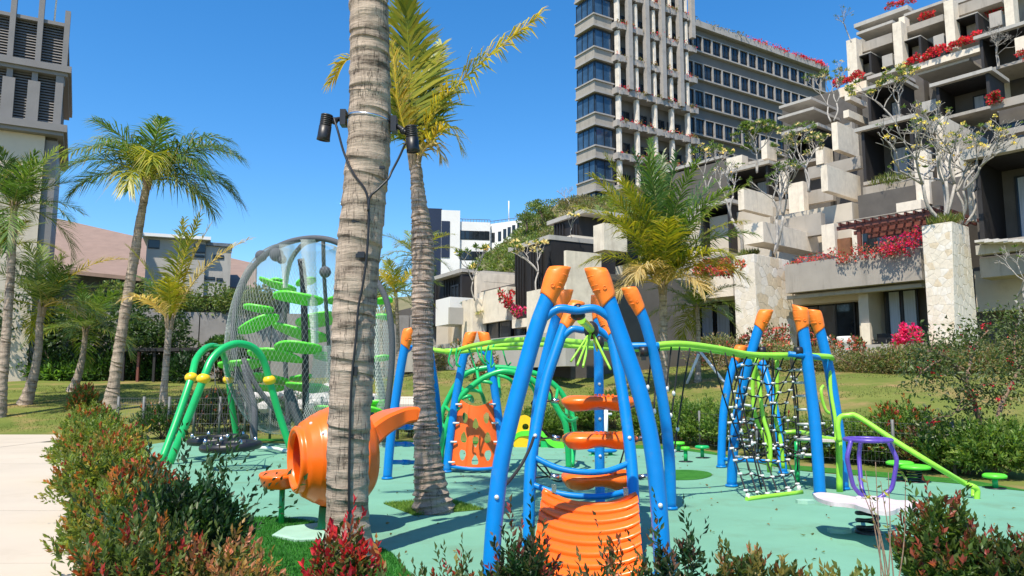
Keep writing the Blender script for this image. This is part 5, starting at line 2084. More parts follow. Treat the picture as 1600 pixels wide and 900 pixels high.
for x, yb in ((984, 140), (1011, 147), (1036, 154), (1063, 166), (1083, 60)):
    a = TW.on(x, 80, 1.3)[0]
    zb = TW.on(x, yb, 1.3)[1]
    mb = MB()
    TW.box(mb, a - .33, a + .33, .9, 1.55, zb, ZB[-1])
    mb.build('tall_fin', M['towerledge'], tower)
# wing windows
nb = 15
aw0, aw1 = TW.on(1087, 100, -1.2)[0], a_end - 1.5
pw = (aw1 - aw0) / nb
zt0 = [zr - 2.05 - FH * k for k in range(7)]
for k, zt in enumerate(zt0):
    mb = MB()
    TW.box(mb, aR, a_end, -1.85, -1.25, zt - 2.45, zt - 2.25)
    TW.box(mb, aR, a_end, -1.85, -1.45, zt + .02, zt + .14)
    mb.build('sill_band', M['towerledge'], tower)
    for i in range(-1, nb):
        a0 = aw0 + pw * i
        if k == 0 and i == -1:
            mb = MB()
            TW.box(mb, a0 + pw * .87, a0 + pw * 1.0, -1.82, -1.45, zt - 2.26, zt + .02)
            pr0 = mb.build('window_pier', M['towerledge'], tower)
            mb = MB()
            for q in (.02, .42, .80):
                TW.box(mb, a0 + pw * q, a0 + pw * q + .09, -1.78, -1.62, zt - 2.25, zt)
            for q in (-2.25, -1.7, -.1):
                TW.box(mb, a0 + pw * .02, a0 + pw * .86, -1.77, -1.63, zt + q, zt + q + .09)
            ww0 = mb.build('window', M['frame'], tower)
            mb = MB()
            TW.box(mb, a0 + pw * .03, a0 + pw * .85, -1.79, -1.69, zt - 2.24, zt - .01)
            pq0 = mb.build('pane', M['glass'], ww0)
        else:
            dl = TW.a * (pw * (i + 1)) + Vector((0, 0, zt - zt0[0]))
            copy_part(pr0, tower, dl)
            w = copy_part(ww0, tower, dl)
            copy_part(pq0, w)
# flowers spilling over the ledges and the wing's roof edge
lst, lst2 = [], []
for k, z in enumerate(zs):
    for q in range(44):
        a = lerp(a_l, aR, nr.random())
        c = np.array(TW.pt(a, 1.0 + nr.uniform(0, .3), z + .3 + nr.uniform(-.15, .15)))
        m = 8
        pal = RED if nr.random() < (.25 if k > 2 else .15) else [(.14, .18, .05), (.22, .20, .07), (.30, .18, .08)]
        lst.append(leaves(np.tile(c, (m, 1)) + nr.normal(0, .16, (m, 3)), unit(m), .22, .16, pick(pal, m)))
v, f, c = cat_leaves(lst)
tag(raw('ledge_flowers', v, f, c, M['flower'], kind='stuff'), 'red and green flowers growing along the planter ledges of the tower', 'flowers')
for i in range(130):
    t_ = nr.random() ** .6
    a = lerp(aR + 1, a_end - .5, t_)
    c = np.array(TW.pt(a, -1.2 + nr.uniform(-.3, .1), zr + .1))
    m = 12
    lst2.append(leaves(np.tile(c, (m, 1)) + nr.normal(0, .22, (m, 3)), unit(m), .26, .2, pick(RED if t_ > .4 and nr.random() < .8 else [(.25, .22, .12), (.16, .17, .08)], m)))
v, f, c = cat_leaves(lst2)
tag(raw('roof_edge_flowers', v, f, c, M['flower'], kind='stuff'), 'red bougainvillea along the roof edge of the long wing', 'flowers')

# ---------------------------------------------------------------- terraced hotel to the right
HT = Fr(P(1440, 450, 40), (.64, -.77))
hotel = thing('terraced_hotel', 'stepped hotel of cream stone walls, grey balconies and dark timber boxes', 'hotel', P(1440, 560, 44))
KM = {'S': 'stone', 'G': 'grey', 'L': 'grey2', 'D': 'darkwood', 'K': 'recess', 'C': 'cream', 'B': 'bluestone'}
KN = {'S': 'stone_wall', 'G': 'parapet', 'L': 'balcony_wall', 'D': 'timber_screen', 'K': 'room_wall', 'C': 'wall', 'B': 'planter_wall'}


def nb_(k, x0, yt, x1, yb, d, depth, F=HT, owner=None, name=None, ref=1440):
    """a block whose front is seen between two image corners; its side shows by itself"""
    n = F.noff(ref, d)
    a0, zt = F.on(x0, yt, n)
    a1, zb = F.on(x1, yb, n)
    mb = MB()
    F.box(mb, a0, a1, n - depth, n, zb, zt)
    return mb.build(name or KN[k], M[KM.get(k, k)], owner or hotel)


def ab_(k, x0, yt, x1, yb, d, thick, F=HT, owner=None, name=None):
    """a block whose right-hand flank is what the photograph shows, from near corner x0 back to x1"""
    a = F.aoff(x0, d)
    n0, zt = F.ona(x0, yt, a)
    n1, zb = F.ona(x1, yb, a)
    mb = MB()
    F.box(mb, a - thick, a, n1, n0, zb, zt)
    return mb.build(name or KN[k], M[KM.get(k, k)], owner or hotel)


def win(x0, yt, x1, yb, d, F=HT, owner=None, glass='glass', cols=2, ref=1440, curtain=False):
    n = F.noff(ref, d)
    a0, zt = F.on(x0, yt, n)
    a1, zb = F.on(x1, yb, n)
    if a0 > a1:
        a0, a1 = a1, a0
    mb = MB()
    w = .09
    for q in range(cols + 1):
        aa = a0 + (a1 - a0 - w) * q / cols
        F.box(mb, aa, aa + w, n - .02, n + .08, zb, zt)
    F.box(mb, a0, a1, n - .01, n + .07, zt - w, zt)
    F.box(mb, a0, a1, n - .01, n + .07, zb, zb + w)
    o = mb.build('window', M['frame'], owner or hotel)
    mb = MB()
    F.box(mb, a0 + .02, a1 - .02, n - .08, n + .03, zb + .01, zt - .01)
    mb.build('pane', M[glass], o)
    if curtain:
        mb = MB()
        k = 24
        pts = []
        aa, ab2 = lerp(a0, a1, .10), lerp(a0, a1, .42)
        mb.grid(lambda u, v: F.pt(lerp(aa, ab2, u), n + .045 + .012 * math.sin(u * 60), lerp(zb + .1, zt - .1, v)), k, 1)
        aa2, ab3 = lerp(a0, a1, .56), lerp(a0, a1, .92)
        mb.grid(lambda u, v: F.pt(lerp(aa2, ab3, u), n + .045 + .012 * math.sin(u * 60), lerp(zb + .1, zt - .1, v)), k, 1)
        mb.build('curtain', M['curtain'], o)
    return o


# solid steps of the hillside building, lowest first; every bay steps on its own
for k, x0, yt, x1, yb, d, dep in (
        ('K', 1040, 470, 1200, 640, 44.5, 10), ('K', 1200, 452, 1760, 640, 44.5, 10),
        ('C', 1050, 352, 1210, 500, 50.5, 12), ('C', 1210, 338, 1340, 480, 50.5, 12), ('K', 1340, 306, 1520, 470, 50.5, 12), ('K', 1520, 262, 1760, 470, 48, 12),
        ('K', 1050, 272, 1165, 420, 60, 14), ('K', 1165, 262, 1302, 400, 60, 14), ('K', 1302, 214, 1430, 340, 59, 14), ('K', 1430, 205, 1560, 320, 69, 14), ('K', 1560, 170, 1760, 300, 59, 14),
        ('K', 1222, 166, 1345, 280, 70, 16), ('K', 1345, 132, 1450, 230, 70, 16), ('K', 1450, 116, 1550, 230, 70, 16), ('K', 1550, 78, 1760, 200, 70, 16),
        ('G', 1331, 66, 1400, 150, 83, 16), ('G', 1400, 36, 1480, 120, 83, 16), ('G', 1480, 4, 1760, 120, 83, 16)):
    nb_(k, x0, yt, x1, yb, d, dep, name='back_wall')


def room(x0, y0, x1, yb, d, dep, win_=None, slab=.28, over=.35, glass='blueglass', lining='D', front=False):
    """a dark timber box room: roof slab, side walls, back wall with its window"""
    n = HT.noff(1440, d)
    a0, zt = HT.on(x0, y0, n)
    a1 = HT.on(x1, y0, n)[0]
    zb = HT.on(x0, yb, n)[1]
    for nm, mt, A0, A1, N0, N1, Z0, Z1 in (
            ('roof_slab', 'grey2', a0 - over, a1 + over, n - dep, n + over, zt - slab, zt),
            ('timber_wall', 'darkwood', a0, a0 + .22, n - dep + .1, n, zb, zt - slab - .003), ('timber_wall', 'darkwood', a1 - .22, a1, n - dep + .1, n, zb, zt - slab - .003),
            ('timber_ceiling', 'darkwood', a0 + .23, a1 - .23, n - dep + .1, n - .1, zt - slab - .10, zt - slab - .004),
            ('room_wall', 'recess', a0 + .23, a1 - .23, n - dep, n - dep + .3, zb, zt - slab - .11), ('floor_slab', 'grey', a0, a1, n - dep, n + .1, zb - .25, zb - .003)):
        mb = MB()
        HT.box(mb, A0, A1, N0, N1, Z0, Z1)
        mb.build(nm, M[mt], hotel)
    if win_:
        u0, u1, h = win_
        nn_ = n - dep + .32
        A0, A1, Z0, Z1 = lerp(a0, a1, u0), lerp(a0, a1, u1), zb + .1, zb + (zt - zb) * h
        mb = MB()
        for q in range(3):
            aa = lerp(A0, A1 - .1, q / 2)
            HT.box(mb, aa, aa + .10, nn_, nn_ + .1, Z0, Z1)
        HT.box(mb, A0, A1, nn_ + .01, nn_ + .09, Z1 - .1, Z1)
        HT.box(mb, A0, A1, nn_ + .01, nn_ + .09, Z0, Z0 + .1)
        o = mb.build('window', M['frame'], hotel)
        mb = MB()
        HT.box(mb, A0 + .01, A1 - .01, nn_ - .02, nn_ + .05, Z0 + .01, Z1 - .01)
        mb.build('pane', M[glass], o)
        mb = MB()
        aa, bb = lerp(A0, A1, .06), lerp(A0, A1, .42)
        mb.grid(lambda u, v: HT.pt(lerp(aa, bb, u), nn_ + .065 + .012 * math.sin(u * 60), lerp(Z0 + .1, Z1 - .1, v)), 24, 1)
        mb.build('curtain', M['curtain'], o)


for r_ in ((1521, 234, 1690, 380, 40.6, 3.4, (.18, .75, .78), .55, .4), (1345, 201, 1426, 286, 53, 3.4, (.22, .95, .72)), (1355, 138, 1406, 192, 63, 3, (.3, .9, .7)), (1462, 131, 1546, 186, 61, 3.4, (.42, .9, .72)),
           (1530, 57, 1640, 112, 66, 3.5, (.35, .6, .7)), (1229, 207, 1276, 258, 58.5, 3.2, (.35, 1, .72)), (1136, 268, 1200, 318, 56, 3.4, (.25, .9, .75)), (1046, 266, 1128, 318, 62, 3.5, (.3, .9, .7)),
           (1329, 91, 1361, 123, 76.5, 4.6, None, .1, .02), (1404, 66, 1439, 99, 76.5, 4.6, None, .1, .02), (1489, 31, 1528, 67, 76.5, 4.6, None, .1, .02), (1094, 322, 1140, 402, 49.6, 3, (.1, .9, .75), .3)):
    room(*r_)


def stone_face(parent, quad, nu, nv, depth, mats, seed, joint=.007):
    """irregular stones laid into a four-cornered face: quad = (bl, br, tr, tl), proud of it by depth"""
    r = random.Random(seed)
    bl, br, tr_, tl = map(Vector, quad)
    nrm = (br - bl).cross(tl - bl).normalized()
    if nrm.dot(Vector((0, 0, EYE)) - bl) < 0:
        nrm = -nrm
    W, H = (br - bl).length, (tl - bl).length
    sites = []
    for j in range(-1, nv + 1):
        for i in range(-1, nu + 1):
            sites.append(((i + .5 + (.5 if j % 2 else 0) + r.uniform(-.34, .34)) / nu * W, (j + .5 + r.uniform(-.34, .34)) / nv * H))

    def clip(poly, px, py, nx_, ny_):
        out = []
        for q in range(len(poly)):
            a, b = poly[q], poly[(q + 1) % len(poly)]
            da = (a[0] - px) * nx_ + (a[1] - py) * ny_
            db = (b[0] - px) * nx_ + (b[1] - py) * ny_
            if da <= 0:
                out.append(a)
            if (da < 0 < db) or (db < 0 < da):
                t_ = da / (da - db)
                out.append((lerp(a[0], b[0], t_), lerp(a[1], b[1], t_)))
        return out
    for s_ in sites:
        poly = [(joint, joint), (W - joint, joint), (W - joint, H - joint), (joint, H - joint)]
        for o_ in sites:
            dx, dy = o_[0] - s_[0], o_[1] - s_[1]
            dd = math.hypot(dx, dy)
            if 0 < dd < 3.2 * max(W / nu, H / nv):
                nx_, ny_ = dx / dd, dy / dd
                poly = clip(poly, s_[0] + dx / 2 - nx_ * joint, s_[1] + dy / 2 - ny_ * joint, nx_, ny_)
                if len(poly) < 3:
                    break
        if len(poly) < 3:
            continue
        ar = abs(sum(p[0] * q[1] - q[0] * p[1] for p, q in zip(poly, poly[1:] + poly[:1]))) / 2
        if ar < .012:
            continue
        h = depth * r.uniform(.5, 1.1)

        def at(p):
            u, v_ = p[0] / W, p[1] / H
            return bl.lerp(br, u).lerp(tl.lerp(tr_, u), v_)
        cx_, cy_ = sum(p[0] for p in poly) / len(poly), sum(p[1] for p in poly) / len(poly)
        base = [at(p) for p in poly]
        topp = [at((lerp(p[0], cx_, .05), lerp(p[1], cy_, .05))) + nrm * h for p in poly]
        n_ = len(poly)
        mb = MB()
        mb.add(base + topp, [tuple(range(n_, 2 * n_))] + [(q, (q + 1) % n_, n_ + (q + 1) % n_, n_ + q) for q in range(n_)])
        mb.build('stone', M[mats[min(len(mats) - 1, int(r.random() ** 1.3 * len(mats)))]], parent)


# the great stone pier with its planted top: front and flank, flaring at the foot
nP = HT.noff(1487, 37.5)
aP1, ztP = HT.on(1487, 346, nP)
aP0 = HT.on(1440, 352, nP)[0]
zbP = 1.9
aP1b = HT.on(1492, 570, nP)[0]
nP2 = HT.ona(1513, 352, aP1)[0]
mb = MB()
q = [HT.pt(aP0, nP, zbP), HT.pt(aP1b, nP, zbP), HT.pt(aP1b + .25, nP2 - .5, zbP), HT.pt(aP0, nP2 - .5, zbP), HT.pt(aP0, nP, ztP), HT.pt(aP1, nP, ztP), HT.pt(aP1, nP2, ztP), HT.pt(aP0, nP2, ztP)]
mb.add(q, [(0, 3, 2, 1), (4, 5, 6, 7), (0, 1, 5, 4), (1, 2, 6, 5), (2, 3, 7, 6), (3, 0, 4, 7)])
pier = mb.build('stone_pier', M['mortar'], hotel)
stone_face(pier, (q[0], q[1], q[5], q[4]), 6, 17, .011, ['stone2', 'stone4', 'stone2', 'stone3'], 5)
stone_face(pier, (q[1], q[2], q[6], q[5]), 6, 15, .010, ['stone4', 'stone2', 'stone4'], 6)
# stone block with the tree on it, and the wall running back from it
nP = HT.noff(1440, 39.6)
b_a0, b_zt = HT.on(1146, 401, nP)
b_a1 = HT.on(1178, 397, nP)[0]
b_n2 = HT.ona(1236, 470, b_a1)[0]
mb = MB()
q = [HT.pt(b_a0, nP, 2.0), HT.pt(b_a1 + .05, nP, 2.0), HT.pt(b_a1 + .4, b_n2, 2.0), HT.pt(b_a0, b_n2, 2.0), HT.pt(b_a0, nP, b_zt), HT.pt(b_a1, nP, b_zt), HT.pt(b_a1, b_n2, b_zt), HT.pt(b_a0, b_n2, b_zt)]
mb.add(q, [(0, 3, 2, 1), (4, 5, 6, 7), (0, 1, 5, 4), (1, 2, 6, 5), (2, 3, 7, 6), (3, 0, 4, 7)])
blk = mb.build('stone_pier', M['mortar'], hotel)
stone_face(blk, (q[0], q[1], q[5], q[4]), 4, 14, .010, ['stone2', 'stone4', 'stone2'], 7)
stone_face(blk, (q[1], q[2], q[6], q[5]), 8, 12, .010, ['stone4', 'stone2', 'stone3'], 8)
ab_('S', 1192, 346, 1300, 400, 51.0, 1.5)
nb_('S', 1137, 338, 1176, 432, 52.2, 1.5)
for x0, x1 in ((1153, 1160), (1164, 1170)):
    nb_('frame', x0, 364, x1, 392, 52.1, .1, name='slot_window')
H = [
    # ground storey
    ('G', 1226, 414, 1441, 437, 41.5, 3.2), ('L', 1290, 541, 1446, 563, 38.6, .35), ('L', 1180, 552, 1300, 572, 39.5, .35), ('C', 1340, 452, 1361, 548, 42.6, 2.2), ('C', 1240, 460, 1345, 468, 43.2, 1.5),
    ('S', 1054, 440, 1146, 462, 42, 3.0), ('C', 1046, 474, 1092, 545, 44.2, 1.0), ('L', 1000, 545, 1150, 575, 40.5, .4), ('S', 1345, 505, 1361, 547, 42.4, .3),
    # first terrace
    ('B', 1237, 403, 1289, 416, 44.2, 2.2), ('G', 1208, 345, 1284, 366, 49, .6), ('S', 1283, 352, 1306, 404, 48.6, .5), ('S', 1330, 345, 1344, 400, 48.9, .5), ('L', 1290, 405, 1442, 396, 46.5, .4),
    # second terrace, left group
    ('S', 1231, 288, 1257, 334, 53, .7), ('G', 1196, 318, 1232, 326, 54.5, .5), ('G', 1257, 300, 1302, 312, 54.5, .5), ('S', 1217, 270, 1229, 300, 56, .6), ('G', 1060, 326, 1096, 345, 55, .6),
    ('S', 1189, 220, 1199, 247, 58, 1.6), ('S', 1274, 231, 1287, 255, 55.4, 1.6), ('G', 1262, 262, 1345, 262, 55.5, .6), ('G', 1200, 256, 1232, 262, 59, .6), ('S', 1135, 248, 1160, 262, 59, 1),
    # second terrace, right group
    ('S', 1427, 237, 1454, 318, 50.2, .7), ('S', 1462, 236, 1506, 330, 52.5, .7), ('G', 1348, 293, 1427, 296, 52.4, 1.8), ('G', 1553, 206, 1640, 196, 55, .8), ('S', 1508, 252, 1521, 345, 43.4, .5), ('L', 1524, 384, 1640, 385, 40.4, 1.0),
    ('G', 1530, 404, 1640, 424, 40.8, 1.5), ('C', 1522, 424, 1640, 480, 43, 1.2), ('S', 1400, 318, 1440, 330, 49.5, .8),
    # third terrace
    ('S', 1415, 105, 1531, 80, 66, .7), ('S', 1311, 138, 1354, 140, 66, .7), ('G', 1547, 160, 1640, 150, 57.5, .6), ('S', 1585, 60, 1640, 70, 63, .6), ('G', 1310, 196, 1332, 208, 61.5, .5), ('L', 1440, 160, 1464, 172, 61.5, .5),
    # top storeys: cream posts, grey balconies
    ('S', 1322, 64, 1341, 128, 76, 1.4), ('S', 1394, 37, 1412, 104, 76, 1.4), ('S', 1474, 3, 1494, 74, 76, 1.4), ('S', 1565, -40, 1586, 39, 76, 1.4), ('S', 1404, 28, 1414, 40, 77, 1.2),
    ('G', 1341, 69, 1394, 66, 77.4, 3.2), ('G', 1412, 43, 1474, 32, 77.4, 3.2), ('G', 1494, 9, 1565, 2, 77.4, 3.2),
    ('L', 1350, 101, 1360, 112, 78.4, .3), ('L', 1425, 74, 1438, 84, 78.4, .3), ('L', 1510, 41, 1527, 51, 78.4, .3),
    ('L', 1378, 88, 1395, 101, 77.4, .4), ('L', 1458, 57, 1476, 72, 77.4, .4), ('L', 1545, 22, 1566, 38, 77.4, .4),
]
for e in H:
    nb_(*e)
for x0, yt, x1, th_, d, dep in ((1334, 38, 1420, 6, 80, 6), (1338, 51, 1396, 4, 78.6, 5), (1412, 22, 1480, 4, 78.6, 5), (1354, 120, 1400, 5, 66, 5), (1433, 114, 1516, 4, 66.5, 5), (1215, 183, 1272, 4, 61.5, 5), (1217, 166, 1268, 4, 64, 5), (1150, 258, 1200, 4, 60, 4), (1226, 463, 1441, 5, 42, .5), (1440, 20, 1640, 5, 80, 5)):
    n = HT.noff(1440, d)
    a0, zt = HT.on(x0, yt, n)
    a1, _ = HT.on(x1, yt, n)
    zb = HT.on(x0, yt + th_, n)[1]
    mb = MB()
    HT.box(mb, a0, a1, n - dep, n, zb, zt)
    mb.build('roof_slab', M['grey2'], hotel)
# flanks that catch the sun
for x0, yt, x1, yb, d, th_ in ((1292, 257, 1346, 314, 53, .5), (1308, 190, 1343, 246, 59, .5), (1474, 181, 1553, 330, 53.5, .6), (1529, 145, 1549, 204, 58, .5), (1556, 112, 1602, 176, 59, .5), (1511, 94, 1545, 126, 64, .5), (1328, 147, 1355, 168, 66, .5), (1326, 171, 1357, 196, 64, .5), (1162, 293, 1208, 338, 54, .5)):
    ab_('S', x0, yt, x1, yb, d, th_)
# windows
win(1250, 466, 1340, 548, 44.2, cols=3)
win(1384, 455, 1440, 548, 44.0, cols=2, curtain=True)
win(1092, 478, 1146, 545, 44.3, cols=2, curtain=True)
win(1345, 360, 1440, 392, 50.2, cols=4)
win(1560, 196, 1640, 206, 58.5, cols=4)
nb_('brownwood', 1306, 374, 1330, 402, 48.9, .3, name='timber_door')
# what stands in the open ground floor rooms
for x_, w_ in ((1290, 26), (1324, 30)):
    n = HT.noff(1440, 43.2)
    a_, z_ = HT.on(x_, 546, n)
    ctr = HT.pt(a_, n, 0)
    t = thing('tub_chair', 'white tub chair %s the open ground floor room' % ('further into' if x_ < 1300 else 'nearer the post of'), 'chair', (ctr.x, ctr.y, z_))
    r_ = R(w_, ctr.y)
    MB().lathe([(0, .40), (r_ * .7, .42), (r_ * .72, .75), (r_ * .95, .78), (r_, .70), (r_ * .85, 0), (0, 0)], (ctr.x, ctr.y, z_), None, 20).build('shell', M['white'], t)
    MB().lathe([(0, .05), (r_ * .66, .03), (r_ * .66, 0)], (ctr.x, ctr.y, z_ + .42), None, 16).build('cushion', M['grey2'], t)
n = HT.noff(1440, 42.4)
a_, z_ = HT.on(1364, 548, n)
a2_, z2_ = HT.on(1384, 520, n)
t = thing('terrace_chair', 'black framed armchair on the ground floor terrace', 'chair', HT.pt(a_, n, z_))
hh_ = z2_ - z_
for da in (0, a2_ - a_):
    for dn_ in (0, -.6):
        MB().tube([HT.pt(a_ + da, n + dn_, z_), HT.pt(a_ + da, n + dn_, z_ + hh_ * .62)], .03, 6).build('leg', M['frame'], t)
    MB().tube([HT.pt(a_ + da, n, z_ + hh_ * .62), HT.pt(a_ + da, n - .6, z_ + hh_ * .62)], .03, 6).build('arm', M['frame'], t)
mb = MB()
HT.box(mb, a_, a2_, n - .6, n, z_ + hh_ * .36, z_ + hh_ * .44)
mb.build('seat', M['frame'], t)
mb = MB()
HT.box(mb, a_, a2_, n - .64, n - .60, z_ + hh_ * .44, z_ + hh_)
mb.build('backrest', M['frame'], t)
# pergola
nA = HT.noff(1440, 42.8)
nB = HT.noff(1440, 48.4)
pa0, pzt = HT.on(1316, 350, nA)
pa1 = HT.on(1475, 330, nA)[0]
ptop = pzt
for k in range(13):
    aa = lerp(pa0, pa1, k / 12)
    mb = MB()
    HT.box(mb, aa, aa + .10, nB, nA + .5, ptop - .18, ptop)
    mb.build('pergola_rafter', M['redwood'], hotel)
for nn_ in (nA + .2, lerp(nA, nB, .33), lerp(nA, nB, .66)):
    mb = MB()
    HT.box(mb, pa0 - .2, pa1, nn_, nn_ + .14, ptop - .42, ptop - .19)
    mb.build('pergola_beam', M['redwood'], hotel)
for k in range(9):
    nn_ = lerp(nB, nA + .4, k / 8)
    mb = MB()
    HT.box(mb, pa0 - .1, pa1, nn_, nn_ + .12, ptop + .003, ptop + .05)
    mb.build('pergola_lath', M['grey'], hotel)
aa = HT.on(1342, 380, nA)[0]
mb = MB()
HT.box(mb, aa, aa + .22, nA, nA + .2, HT.on(1342, 404, nA)[1], ptop - .42)
mb.build('pergola_post', M['redwood'], hotel)
# broken stone ledge under the big right window
for k in range(7):
    n = HT.noff(1440, 39.9)
    a0, zz = HT.on(1526 + k * 15, 380, n)
    mb = MB()
    HT.box(mb, a0, a0 + .62, n - .8, n + .25 + rnd.uniform(-.06, .06), zz, zz + .09 + rnd.uniform(0, .03))
    mb.build('ledge_stone', M['rock'], hotel)

# ---------------------------------------------------------------- lower villas, left of the blue posts
VL = Fr(P(722, 450, 46), (.483, -.876))
vil = thing('terrace_villas', 'low terraced villas of cream walls with black slatted upper rooms', 'villa', P(760, 560, 50))


def vn(k, x0, yt, x1, yb, d, dep, **kw):
    return nb_(k, x0, yt, x1, yb, d, dep, VL, vil, ref=722, **kw)


def va(k, x0, yt, x1, yb, d, th_, **kw):
    return ab_(k, x0, yt, x1, yb, d, th_, VL, vil, **kw)


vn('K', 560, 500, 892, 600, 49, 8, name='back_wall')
vn('D', 668, 436, 722, 500, 47.5, 5, name='timber_room')
va('S', 745, 425, 806, 478, 46.5, .6)
va('D', 722, 428, 748, 480, 46.4, .3)
va('D', 757, 440, 800, 443, 46.1, .1, name='slot')
vn('white', 681, 469, 703, 506, 43.4, 1.6, name='balcony_box')
va('L', 703, 480, 724, 507, 43.2, .2)  # light grey slab paints the shaded flank of the white balcony box
vn('S', 722, 470, 738, 545, 44.6, 1.0, name='stone_pier')
vn('S', 746, 458, 792, 500, 46, .6, name='balcony_wall')
vn('C', 682, 508, 700, 556, 46.4, 1, name='wall')
vn('C', 700, 508, 722, 545, 47, 1, name='wall')
vn('L', 600, 548, 884, 572, 43.4, .5)
vn('S', 800, 500, 824, 510, 45, 1)
vn('S', 823, 456, 846, 545, 43.6, 1.2, name='stone_pier')
vn('D', 805, 386, 862, 520, 47.5, 4, name='timber_room')
va('D', 862, 380, 892, 500, 47.2, 3, name='timber_room')
vn('S', 881, 392, 886, 545, 45.4, 2.0)
va('S', 886, 392, 975, 545, 45.4, 2.0)
vn('D', 866, 342, 905, 400, 54, 4, name='timber_room')
va('D', 905, 332, 938, 398, 53.8, 3, name='timber_room')
vn('S', 880, 371, 894, 391, 50.5, 1.4, name='planter_cube')
va('S', 894, 371, 906, 391, 50.4, 1.0, name='planter_cube')
vn('S', 927, 353, 944, 390, 51, 1.4, name='balcony_box')
va('L', 944, 368, 972, 390, 50.8, .3)
nb_('L', 960, 436, 1012, 565, 35.5, 1.5, HT, vil, 'planter_tank')
nb_('K', 1012, 470, 1060, 570, 40.5, 2, HT, vil, 'back_wall')
nb_('C', 1004, 410, 1050, 470, 39.5, 2, HT, vil, 'wall')
nb_('S', 1012, 500, 1030, 545, 39.0, 1, HT, vil)
nb_('S', 1000, 376, 1028, 415, 43, 2, HT, vil)
nb_('brownwood', 1030, 505, 1048, 515, 39.2, .6, HT, vil, 'shelf')
for x0, y0, x1, y1, d, dep, th_ in ((686, 432, 722, 419, 46.8, 5, 6), (804, 387, 862, 374, 47.9, 4.5, 6), (864, 346, 916, 330, 54.2, 5, 5)):
    n = VL.noff(722, d)
    a0, zt = VL.on(x0, y0, n)
    a1, _ = VL.on(x1, y1, n)
    mb = MB()
    VL.box(mb, a0 - .2, a1 + .25, n - dep, n + .3, zt - R(th_, d) * 2, zt)
    mb.build('roof_slab', M['grey2'], vil)
va('L', 722, 420, 808, 431, 46.3, .5, name='roof_edge')
va('L', 862, 377, 976, 408, 45.8, .5, name='roof_edge')
# slats on the black rooms
for x0, x1, yt, yb, d in ((670, 722, 438, 480, 47.4), (806, 862, 392, 480, 47.4), (867, 905, 350, 395, 53.9)):
    n = VL.noff(722, d)
    k = int((x1 - x0) / 4)
    for i in range(k):
        if i % 7 in (4, 5):
            continue
        a0, zt = VL.on(lerp(x0, x1, i / k), yt, n)
        zb = VL.on(lerp(x0, x1, i / k), yb, n)[1]
        mb = MB()
        VL.box(mb, a0, a0 + .09, n, n + .07, zb, zt)
        mb.build('slat', M['darkwood'], vil)
win(706, 447, 718, 470, 46.9, VL, vil, cols=2, ref=722)
win(806, 505, 822, 545, 46.5, VL, vil, cols=1, ref=722)
win(745, 505, 800, 548, 46.8, VL, vil, cols=3, ref=722)
win(850, 510, 880, 548, 46.8, VL, vil, cols=2, ref=722)

# ---------------------------------------------------------------- louvred tower, far left
LT = Fr(P(101, 120, 46), (.872, .490))
lt = thing('louvred_tower', 'grey louvred tower with upright fins above a cream base', 'tower', P(20, 600, 46))


def lbox(name, m, x0, yt, x1, yb, n0, n1, par=None):
    a0, zt = LT.on(x0, yt, n1)
    a1, _ = LT.on(x1, yt, n1)
    zb = LT.on(x1, yb, n1)[1]
    mb = MB()
    LT.box(mb, a0, a1, n0, n1, zb, zt)
    return mb.build(name, M[m], par or lt)


zl = [LT.on(104, y)[1] for y in (42, 106, 116, 198, 209)]
a_lo, a_hi = -14.0, 0.0
zbase = 0
mb = MB()
LT.box(mb, a_lo, a_hi - .15, -9, -.6, zl[4] - .4, zl[0] - .1)
mb.build('louvre_backing', M['recess'], lt)
for z0, z1 in ((zl[1], zl[2]), (zl[3], zl[4])):
    mb = MB()
    LT.box(mb, a_lo, a_hi + .35, -9, .35, z1, z0)
    LT.box(mb, a_lo, a_hi + .18, -9, .18, z1 - .22, z1)
    mb.build('ledge', M['louvre'], lt)
mb = MB()
LT.box(mb, a_lo, a_hi, -9, .0, zl[0], zl[0] + .22)
mb.build('ledge', M['louvre'], lt)
for zt_, zb_, cnt in ((zl[0], zl[1], 15), (zl[2] - .22, zl[3], 18)):
    for i in range(cnt):
        z = lerp(zb_, zt_, (i + .35) / cnt)
        h_ = (zt_ - zb_) / cnt
        mb = MB()
        o_ = LT.pt(a_lo, -.35, z + h_ * .45)
        mb.obox(o_, LT.a * (a_hi - .1 - a_lo), LT.n * .09 + Vector((0, 0, -h_ * .70)), LT.n * -.03 + Vector((0, 0, .012)))
        mb.build('louvre', M['louvre'], lt)
for xx, up in ((18, 1), (62, 1), (104, .55), (-28, 1)):
    aa = LT.on(xx, 90)[0]
    mb = MB()
    LT.box(mb, aa - .24, aa + .06, -.42, .16, zl[1], zl[0] + (3.2 if up == 1 else 1.0))
    mb.build('fin', M['louvre'], lt)
for xx in (12, 52, -36, 95):
    aa = LT.on(xx, 150)[0]
    mb = MB()
    LT.box(mb, aa - .32, aa + (.32 if xx != 95 else .1), -.42, .12, zl[3], zl[2] - (.8 if xx != 95 else .22))
    LT.box(mb, aa - .16, aa + .16, -.42, .02, zl[2] - .8, zl[2] - .22)
    mb.build('fin', M['louvre'], lt)
mb = MB()
LT.box(mb, a_lo, a_hi - .8, -9, -.35, 0, zl[4] - .23)
mb.build('base_wall', M['cream'], lt)
mb = MB()
LT.box(mb, a_hi - .78, a_hi - .12, -9, -.6, 0, zl[4] - .23)
mb.build('corner_wall', M['louvre'], lt)
mb = MB()
aa = LT.on(100, 20)[0]
mb.tube([LT.pt(aa - .5, -.3, zl[0]), LT.pt(aa - .42, -.3, zl[0] + 5)], .05, 6)
mb.build('mast', M['white'], lt)

